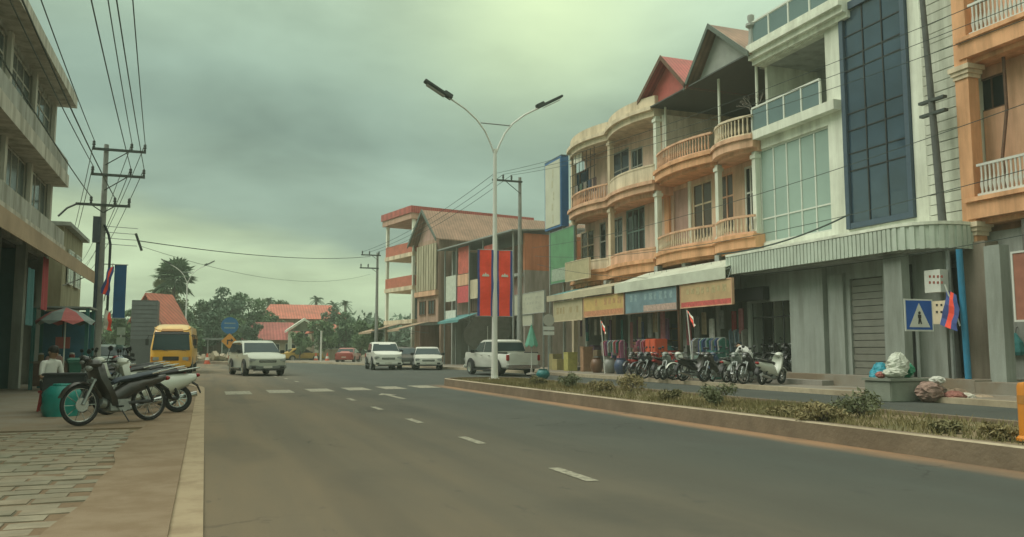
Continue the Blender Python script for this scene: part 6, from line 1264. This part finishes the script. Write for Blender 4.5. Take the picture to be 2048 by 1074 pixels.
for k, (dx, dy, z, r_, h_, lb_, c_) in enumerate(heap): bag(lb_, (p.x + dx, p.y + dy, z), (r_, r_ * .85, h_), mat('sack %d' % k, c_, .85, .35, 8, bump=.5, bscale=16), 30 + k)
p = atX(2030, 690, 20.75); sbg = thing('shopping_bag', 'teal bag hanging on a nail on the wall of the orange building', 'bag', (20.78, p.y, 1.1)); q = MB()
q.rings([[(20.78 - d_, p.y - w_, z), (20.78 + d_, p.y - w_, z), (20.78 + d_, p.y + w_, z), (20.78 - d_, p.y + w_, z)] for d_, w_, z in ((.05, .16, 1.1), (.09, .2, 1.2), (.08, .18, 1.45), (.04, .1, 1.6), (.015, .03, 1.72))]); q.build('bag', mat('teal bag', (.05, .22, .22), .5, .3, 8, bump=.6), sbg, bevel=.02); MB().tube([(20.78, p.y - .02, 1.72), (20.84, p.y, 1.86), (20.9, p.y, 1.88)], .01).build('strap', black, sbg)
ob_ = thing('orange_marker_post', 'orange plastic marker post at the edge of the near median', 'bollard', (8.25, 6.05, .24)); X, Y = atw(2043, 700, 9.6).xy
ob_.location = (X, Y, .21); MB().lathe([(.11, 0), (.11, .03), (.075, .06), (.075, .62), (.06, .66), (.005, .67)], (X, Y, .21), 12).build('post', mat('orange plastic', (.62, .22, .02), .5, .1, 4, dirt=.2), ob_, smooth=True); MB().lathe([(.078, .42), (.078, .52)], (X, Y, .21), 12, cap=False).build('reflective_band', mat('dull orange band', (.45, .2, .05), .5), ob_)
# shop goods on the pavement
def crate(lb_, x, y, z, sx, sy, sz, m_):
    t = thing('goods_box', lb_, 'box', (x, y, z)); MB().box(x - sx / 2, x + sx / 2, y - sy / 2, y + sy / 2, z, z + sz).build('box', m_, t, bevel=.01); MB().box(x - sx / 2 - .012, x + sx / 2 + .012, y - sy / 2 - .012, y + sy / 2 + .012, z + sz - .06, z + sz + .012).build('lid', m_, t); return t
def pot(lb_, x, y, z, r_, h_, m_, nm='water_jar'): return tag(MB().lathe([(r_ * .6, 0), (r_ * .95, h_ * .3), (r_, h_ * .55), (r_ * .75, h_ * .85), (r_ * .62, h_ * .9), (r_ * .7, h_), (r_ * .55, h_), (r_ * .5, h_ * .8)], (x, y, z), 14).build(nm, m_, smooth=True), lb_, 'jar')
def rack(lb_, x, y, z, L_, cols, hh=1.6):
    t = thing('clothes_rack', lb_, 'clothes rack', (x, y, z))
    for s_ in (-1, 1): MB().cyl((x, y + s_ * L_ / 2, z), (x, y + s_ * L_ / 2, z + hh), .018).build('upright', chrome, t); MB().cyl((x - .25, y + s_ * L_ / 2, z + .03), (x + .25, y + s_ * L_ / 2, z + .03), .018).build('foot', chrome, t)
    MB().cyl((x, y - L_ / 2, z + hh), (x, y + L_ / 2, z + hh), .018).build('rail', chrome, t)
    n = int(L_ / .11)
    for i in range(n):
        yy = y - L_ / 2 + .08 + i * .11; m_ = cols[(i * 7 + 3) % len(cols)]; hl = rr_.uniform(.55, 1.05); yy += rr_.uniform(-.03, .03); x_ = x + rr_.uniform(-.05, .05); th = rr_.uniform(.015, .035); wd = rr_.uniform(.14, .24)
        if rr_.random() < .18: continue
        g_ = MB().prism([(x_ - .06, z + hh), (x_ + .06, z + hh), (x_ + wd, z + hh - .12), (x_ + wd * .8, z + hh - hl), (x_ - wd * .85, z + hh - hl + .04), (x_ - wd, z + hh - .12)], 'y', yy - th, yy + th); sk_ = rr_.uniform(-.12, .12); g_.v = [(a_, b2 + (z + hh - c_) * sk_, c_) for a_, b2, c_ in g_.v]; g_.build('garment', m_, t)
    return t
gc = [mat('garment %d' % i, c, .9, .3, 7) for i, c in enumerate([(.32, .05, .05), (.06, .09, .20), (.35, .33, .30), (.30, .10, .18), (.05, .16, .13), (.36, .26, .12), (.04, .04, .045), (.20, .26, .32)])]
rack('rack of mixed clothes under the yellow and orange sign', 18.9, 36.5, .12, 2.0, gc[:5]); rack('rack of red and pink clothes under the blue sign', 18.8, 33.3, .12, 1.6, [gc[0], gc[3], gc[0], gc[2]]); rack('rack of blue and grey clothes under the red-stripped sign', 18.9, 28.3, .12, 2.2, [gc[1], gc[7], gc[2], gc[4]]); rack('rack of pale clothes inside the red-stripped shop', 20.0, 27.9, .34, 1.3, [gc[7], gc[2]], 1.75)
orr = mat('orange red plastic', (.55, .09, .04), .5, .15, 4)
p = atX(1312, 690, 17.9); t = thing('orange_locker', 'upright orange red cabinet behind the parked motorbikes', 'cabinet', (p.x, p.y, .12)); MB().box(p.x - .3, p.x + .3, p.y - .45, p.y + .4, .62, 1.72).build('case', orr, t, bevel=.03)
for a, b_ in ((-.25, -.4), (.25, -.4), (-.25, .35), (.25, .35)): MB().box(p.x + a - .025, p.x + a + .025, p.y + b_ - .025, p.y + b_ + .025, .12, .62).build('leg', galv, t)
for s_ in (0,): MB().box(p.x - .315, p.x - .302, p.y - .03, p.y - .015, .66, 1.68).build('door_gap', black, t)
for k, (px_, c_, nm_, w_, h_) in enumerate([(1110, (.26, .22, .10), 'olive brown', .6, .9), (1122, (.34, .28, .12), 'mustard', .7, .6), (1150, (.36, .33, .10), 'yellow green', .6, 1.0), (1172, (.30, .17, .10), 'rust', .4, 1.3), (1336, (.05, .22, .24), 'teal', .35, 1.3), (1352, (.38, .04, .05), 'crimson', .35, 1.1), (1400, (.20, .28, .24), 'pale green', .8, .9), (1425, (.16, .22, .28), 'steel blue', .7, 1.0), (1445, (.05, .15, .13), 'dark teal', .6, 1.1)]):
    yy = YX(px_, 19.0); crate('%s carton standing on the pavement before the shops' % nm_, 19.0 - .15 * (k % 3), yy, .12, .55, w_, h_, mat('carton ' + nm_, c_, .8, .25, 4))
for k, (px_, nm_, c_) in enumerate(((1192, 'glazed brown', (.14, .07, .04)), (1218, 'grey', (.22, .22, .20)), (1240, 'dark blue', (.05, .07, .13)), (1268, 'purple', (.14, .07, .13)))): pot('%s water jar in front of the clothes shops' % nm_, 18.4, YX(px_, 18.4), .12, .33, .75, mat('jar glaze ' + nm_, c_, .35, .2, 3))
p = gnd(1086, 752, .12); pot('teal bucket on the kerb beside the pickup', p.x, p.y, .12 if p.x > 16.6 else 0, .3, .42, mat('teal bucket', (.02, .15, .15), .4), 'bucket')
# red and pink posters and doors in the recessed shop fronts
for k, (ya_, yb_, c_, nm_) in enumerate(((37.6, 39.6, (.28, .10, .12), 'dark pink'), (34.9, 36.9, (.10, .12, .20), 'navy'), (32.3, 34.4, (.30, .12, .12), 'dull red'), (29.8, 31.8, (.22, .17, .13), 'brown'), (40.2, 42.2, (.16, .12, .09), 'wooden'))):
    sf = thing('shop_shelf', '%s goods shelf inside a right-hand shop' % nm_, 'shelf', (22.2, (ya_ + yb_) / 2, .34)); MB().box(22.4, 22.5, ya_, yb_, .34, 2.6).build('back', plain('shelf ' + nm_, c_), sf)
    for z in (.5, 1.1, 1.7, 2.3):
        MB().box(21.9, 22.4, ya_, yb_, z, z + .04).build('shelf_board', brown_w, sf)
# a few barriers and far street clutter
for k, (px_, d_, lb_) in enumerate(((632, 90, 'orange traffic cone before the gateway'), (655, 88, 'second orange traffic cone before the small red roof'), (415, 74, 'orange traffic cone on the far median'))):
    p = atw(px_, 700, d_); t = thing('traffic_cone', lb_, 'cone', (p.x, p.y, 0)); MB().box(p.x - .3, p.x + .3, p.y - .3, p.y + .3, 0, .05).build('base', orr, t); MB().lathe([(.26, .05), (.05, .95), (.01, .96)], (p.x, p.y, 0), 10).build('cone', orr, t, smooth=True); MB().lathe([(.195, .35), (.14, .6)], (p.x, p.y, 0), 10, cap=False).build('white_band', white_p, t)
p = atw(425, 700, 80); t = thing('rubble_heap', 'low heap of pale rubble on the far median', 'rubble', (p.x, p.y, 0)); q = MB(); rr_ = random.Random(2)
for k in range(26): q.obox((p.x + rr_.gauss(0, 1.2), p.y + rr_.gauss(0, .6), .25 + rr_.uniform(0, .5)), (rr_.uniform(.3, .8), rr_.uniform(.3, .7), rr_.uniform(.2, .5)), (rr_.random() * 3, rr_.random() * 3, rr_.random() * 3))
tag(q.build('stones', mat('pale rubble', (.42, .35, .26), .9, .25, 2), t), kind='stuff')
p = atw(403, 700, 86); t = thing('market_shed', 'low grey roofed shed on the far left side of the street', 'shed', (p.x, p.y, 0)); MB().box(p.x - 2.6, p.x + 2.2, p.y, p.y + 4, 2.3, 2.5).build('roof', mat('grey sheet roof', (.26, .28, .27)), t)
for dx in (-2.4, -.8, .6, 2.0): MB().cyl((p.x + dx, p.y + .2, 0), (p.x + dx, p.y + .2, 2.3), .07).build('post', grey_r, t)
MB().box(p.x - 2.4, p.x + 2.0, p.y + 3.8, p.y + 3.95, 0, 2.3).build('back_wall', mat('brown shed wall', (.14, .10, .07), .9), t)
p = atw(642, 700, 84); tag(MB().cyl((p.x, p.y, 0), (p.x, p.y, 3.2), .09).build('white_post', white_p), 'plain white post in front of the small red-roofed house', 'post')

# hung and stacked goods that fill the shop fronts
rr_ = random.Random(21); bays_ = [(27.3, 29.3, 'the bay under the red-stripped sign'), (29.8, 31.9, 'the bay beside the orange cabinet'), (32.4, 34.4, 'the bay under the blue sign'), (35.0, 37.0, 'the bay under the yellow orange sign'), (37.6, 39.8, 'the clothes bay'), (40.2, 42.2, 'the bay under the plain cream sign')]
names_ = ['pink', 'navy', 'crimson', 'sand', 'teal', 'grey', 'purple', 'white']; hc = [mat('hung ' + n_, c, .9, .3, 6) for n_, c in zip(names_, [(.42, .16, .18), (.05, .07, .15), (.36, .04, .05), (.36, .28, .18), (.05, .20, .19), (.24, .24, .23), (.16, .08, .15), (.52, .50, .46)])]
for bi, (ya_, yb_, wh) in enumerate(bays_):
    for k in range(4):
        ci = (bi * 3 + k * 2 + (k > 1)) % 8; yy = ya_ + (yb_ - ya_) * (k + .2 + rr_.uniform(0, .3)) / 4; X = 19.55 + rr_.uniform(-.25, .5); zt = rr_.uniform(2.5, 3.1); ln = rr_.uniform(.7, 1.3); wd = rr_.uniform(.22, .36); n = 6; q = MB()
        for i in range(n):
            u0, u1 = i / n, (i + 1) / n; f_ = lambda u, z: (X + .05 * math.sin(u * 11 + bi), yy - wd / 2 + wd * u, z)
            q._add([f_(u0, zt - ln), f_(u1, zt - ln), f_(u1, zt), f_(u0, zt)], [(0, 1, 2, 3)])
        hg = thing('hung_garment', '%s garment hung up in %s' % (names_[ci], wh), 'clothes', (X, yy, zt - ln), 0, 'garments hung in the shop fronts'); q.build('cloth', hc[ci], hg, recalc=False); MB().tube([(X, yy, zt), (X, yy, zt + .08), (X + .02, yy, 4.9)], .006, 4).build('hanger_cord', black, hg)
    for k in range(2):
        ci = (bi * 5 + k * 3 + 1) % 8; yy = ya_ + .4 + k * 1.0; X = 20.1 + rr_.uniform(-.2, .3); st = thing('goods_stack', 'stack of %s boxes in %s' % (names_[ci], wh), 'boxes', (X, yy, .34), 0, 'stacked boxes in the shop fronts'); z = .34
        for j in range(rr_.randint(2, 4)):
            h_ = rr_.uniform(.22, .42); dx, dy = rr_.uniform(-.05, .05), rr_.uniform(-.05, .05); w_ = rr_.uniform(.2, .32); MB().box(X + dx - .25, X + dx + .25, yy + dy - w_, yy + dy + w_, z, z + h_ - .004).build('carton', hc[(ci + j * 3) % 8] if j % 2 else mat('kraft carton', (.26, .19, .12), .85, .2, 4), st, bevel=.008); z += h_
# ------------------------------------------------------------------ trees and shrubs
leaf_m = [node_mat('leaves %d' % i, (lambda c: lambda k: k.mix(k.nz(.9, 4), c[0], c[1]))(c), .7, 0, spec=.3) for i, c in enumerate([((.075, .135, .08), (.15, .22, .115)), ((.09, .16, .085), (.18, .25, .12)), ((.075, .13, .09), (.14, .20, .13)), ((.13, .16, .07), (.24, .25, .12))])]
bark = mat('tree bark', (.11, .09, .07), .95, .3, 5, bump=.6)
def tree(label, px, dist, ytop, wpx, mi, seed, n=2600, base=None, grp='trees at the end of the street', z0=-.03):
    p = atw(px, 700, dist); X, Y = p.x, p.y; h = atw(px, ytop, dist).z; rad = wpx * dist / F_PX / 2; rr_ = random.Random(seed)
    t = thing('tree', label, 'tree', (X, Y, z0), 0, grp); q = MB(); q.tube([(X, Y, z0), (X + rr_.uniform(-.1, .1), Y, h * .2), (X + rr_.uniform(-.3, .3), Y, h * .45), (X, Y, h * .75)], [h * .03, h * .022, h * .016, h * .008], 8)
    cl = []
    for k in range(16):
        a = rr_.random() * 6.283; rr2 = rad * rr_.uniform(.25, .8); zz = h * rr_.uniform(.32, .88); sc_ = 1 - abs(zz / h - .55) * .9; c = (X + rr2 * sc_ * math.cos(a), Y + rr2 * sc_ * math.sin(a), zz); q.tube([(X, Y, h * rr_.uniform(.25, .55)), ((X + c[0]) / 2, (Y + c[1]) / 2, zz * .85), c], [h * .012, h * .008, h * .004], 5); s_ = rad * rr_.uniform(.26, .46); cl.append((c, (s_, s_, s_ * .75), n // 18))
    cl.append(((X, Y, h * .93), (rad * .35, rad * .35, h * .07), n // 18)); cl.append(((X, Y, h * .6), (rad * .5, rad * .5, h * .25), n // 9))
    q.build('trunk', bark, t, smooth=True); leaves('crown', cl, max(.16, rad * .085), leaf_m[mi], t, seed); return t
T = [(400, 98, 598, 70, 0, 'dark bushy tree right of the tall fan palm'), (442, 95, 572, 90, 2, 'tall rounded tree above the blue direction plate'), (478, 100, 583, 80, 0, 'dense tree behind the silver SUV'), (520, 104, 596, 80, 1, 'mid green tree left of the large red hall roof'), (425, 88, 618, 60, 2, 'lower dark tree by the orange diamond sign'), (560, 118, 600, 90, 0, 'dark tree behind the large red hall'), (640, 92, 640, 70, 1, 'green shrubby tree between the hall and the small red house'), (690, 96, 622, 70, 0, 'dark tree near the distant utility pole'), (722, 88, 640, 60, 1, 'mid green bushy tree before the red parapet house'), (752, 72, 640, 34, 1, 'slender bush at the foot of the distant utility pole'), (240, 75, 622, 70, 1, 'light green tree behind the thin white post'), (275, 92, 600, 60, 0, 'dark tree behind the slatted house'), (205, 90, 640, 90, 2, 'low dark tree behind the three-arm pole'), (372, 90, 620, 60, 0, 'dark bushy tree under the tall fan palm'), (340, 84, 640, 60, 1, 'low green tree behind the yellow minibus'), (665, 105, 612, 60, 2, 'tall dark tree beside the coconut palms'), (600, 90, 664, 44, 1, 'small round shrub tree in front of the white gateway'), (500, 90, 640, 60, 2, 'low dark tree left of the faded red roof'), (352, 97, 566, 78, 3, 'shaggy olive tree wrapped round the tall fan palm'), (385, 84, 650, 70, 0, 'low bush right behind the yellow minibus'), (460, 93, 630, 80, 1, 'broad mid green bush behind the orange diamond sign'), (548, 100, 628, 50, 0, 'dark tree rising behind the faded red roof')]
for k, (px, d_, yt, w_, mi, lb_) in enumerate(T): tree(lb_, px, d_, yt, w_, mi, 20 + k, 3200)
rg = np.random.default_rng(77); cl = []
for k in range(90):
    px = -150 + 1050 * k / 90; p = atw(px, 700, 135 + rg.uniform(-12, 12)); h = rg.uniform(3.5, 7.5); cl.append(((p.x, p.y, h * .55), (3.2, 3.2, h * .5), 260))
tag(leaves('distant_wood', cl, .55, leaf_m[2], None, 5), 'belt of distant trees closing the end of the street', 'woodland', kind='stuff')
def palm(label, px, dist, ytop, rpx, mi, seed, fan=False, nf=22):
    p = atw(px, 700, dist); X, Y = p.x, p.y; rad = rpx * dist / F_PX; h = atw(px, ytop, dist).z - rad * .75; t = thing('palm_tree', label, 'palm', (X, Y, -.03), 0, 'palms at the end of the street'); rr_ = random.Random(seed); lx = rr_.uniform(-.4, .4)
    MB().tube([(X, Y, -.03), (X + lx * .4, Y, h * .4), (X + lx, Y, h)], [.3, .2, .17], 8).build('trunk', bark, t, smooth=True)
    for k in range(nf):
        a = 2.4 * k + rr_.uniform(-.2, .2); e_ = R(rr_.uniform(-45, 80)); L_ = rad * rr_.uniform(.8, 1.1); d = Vector((math.cos(a) * math.cos(e_), math.sin(a) * math.cos(e_), math.sin(e_))); c = Vector((X + lx, Y, h)); q = MB(); sd_ = d.cross(Vector((0, 0, 1))).normalized(); up_ = sd_.cross(d)
        if fan:
            st = c + d * L_ * .45; q.tube([c, st], .03, 4)
            for j in range(13): b_ = R(-105 + 210 * j / 12); dd = d * math.cos(b_) + sd_ * math.sin(b_); tip = st + dd * L_ * .62 - Vector((0, 0, .10 * L_)); w2 = (sd_ * math.cos(b_) - d * math.sin(b_)) * L_ * .055; q._add([st, st + dd * L_ * .35 + w2 + up_ * .02, tip, st + dd * L_ * .35 - w2 - up_ * .02], [(0, 1, 2, 3)])
        else:
            P = [c + d * L_ * s_ - Vector((0, 0, L_ * .55 * s_ * s_)) for s_ in (0, .2, .4, .6, .8, 1.0)]; q.tube(P, [.04, .035, .03, .02, .015, .01], 4)
            for i in range(14):
                s_ = .12 + .86 * i / 13; b_ = c + d * L_ * s_ - Vector((0, 0, L_ * .55 * s_ * s_))
                for sg_ in (-1, 1): o = b_ + sd_ * sg_ * L_ * .24 * (1 - s_ * .5) + d * L_ * .1 - Vector((0, 0, L_ * .14)); w2 = d * L_ * .025; q._add([b_ - w2, b_ + w2, o], [(0, 1, 2)])
        q.build('frond', leaf_m[mi], t, recalc=False)
    return t
palm('tall fan palm with a round crown behind the orange roofed house', 346, 92, 522, 46, 0, 3, True, 60); palm('shorter fan palm leaning left of the tall fan palm', 322, 94, 560, 26, 3, 4, True, 26)
for k, (px, yt, d_, lb_) in enumerate(((536, 588, 118, 'coconut palm at the near end of the large red hall'), (632, 584, 124, 'tall coconut palm above the middle of the red hall roof'), (664, 594, 120, 'coconut palm at the outer end of the red hall roof'), (694, 594, 118, 'coconut palm nearest the distant utility pole'))): palm(lb_, px, d_, yt, 20, 2, 40 + k)
# median shrubs
gsh = [node_mat('shrub %d' % i, (lambda c: lambda k: k.mix(k.nz(6, 4), c[0], c[1]))(c), .75, 0, spec=.3) for i, c in enumerate([((.13, .13, .058), (.23, .195, .10)), ((.10, .125, .065), (.18, .18, .10)), ((.18, .155, .068), (.28, .225, .115))])]
for k, (px, X, r_, h_, mi, lb_) in enumerate(((1075, 9.3, .32, .38, 0, 'low weed tuft on the median near the street lamp'), (1138, 9.6, .38, .55, 1, 'grey green shrub on the median before the glazed jars'), (1200, 9.1, .33, .45, 2, 'yellowish weed clump on the median'), (1258, 9.6, .42, .62, 2, 'rounded olive shrub on the median before the orange cabinet'), (1330, 8.9, .3, .36, 0, 'small weed tuft on the median before the parked motorbikes'), (1428, 9.2, .42, .52, 1, 'dark green shrub on the median before the fallen white bike fairing'), (1560, 8.7, .3, .28, 2, 'dry weed tuft on the median'), (1640, 8.35, .42, .42, 2, 'drooping yellow green clump at the kerb of the median'), (1716, 9.6, .48, .55, 1, 'spreading dark green shrub on the median before the roller shutter'), (1880, 9.0, .28, .24, 0, 'low weed before the concrete block'), (1985, 8.9, .3, .25, 2, 'low dry weed near the orange marker post'))):
    r_ *= .82; h_ *= .72; Y = YX(px, X); t = thing('shrub', lb_, 'shrub', (X, Y, .2), 0, 'shrubs and weeds on the median'); rr_ = random.Random(k); q = MB(); cl = []
    for i in range(9): a = rr_.random() * 6.28; r2 = r_ * rr_.uniform(.3, .95); e_ = Vector((X + r2 * math.cos(a), Y + r2 * math.sin(a), .2 + h_ * rr_.uniform(.5, 1))); q.tube([(X, Y, .19), (X + r2 * .4 * math.cos(a), Y + r2 * .4 * math.sin(a), .2 + h_ * .5), e_], [.012, .009, .004], 4); cl.append((e_ - Vector((0, 0, .06)), (r_ * .45, r_ * .45, h_ * .33), 110))
    q.build('stems', bark, t); leaves('foliage', cl, .04, gsh[mi], t, 60 + k, narrow=.7)

# ------------------------------------------------------------------ damp haze that pales the end of the street
hz = MB().box(-226, 226, -66, 326, -1.2, 18.5).build('haze', None); hz.data.materials.clear()
hm = bpy.data.materials.new('thin haze'); hm.use_nodes = True; t_ = hm.node_tree; t_.nodes.remove(t_.nodes['Principled BSDF']); pv_ = t_.nodes.new('ShaderNodeVolumePrincipled'); pv_.inputs['Color'].default_value = (.78, .88, .74, 1); pv_.inputs['Density'].default_value = .0016; t_.links.new(pv_.outputs[0], t_.nodes['Material Output'].inputs['Volume'])
hz.data.materials.append(hm); tag(hz, 'thin pale haze hanging over the whole street', 'haze', kind='stuff')
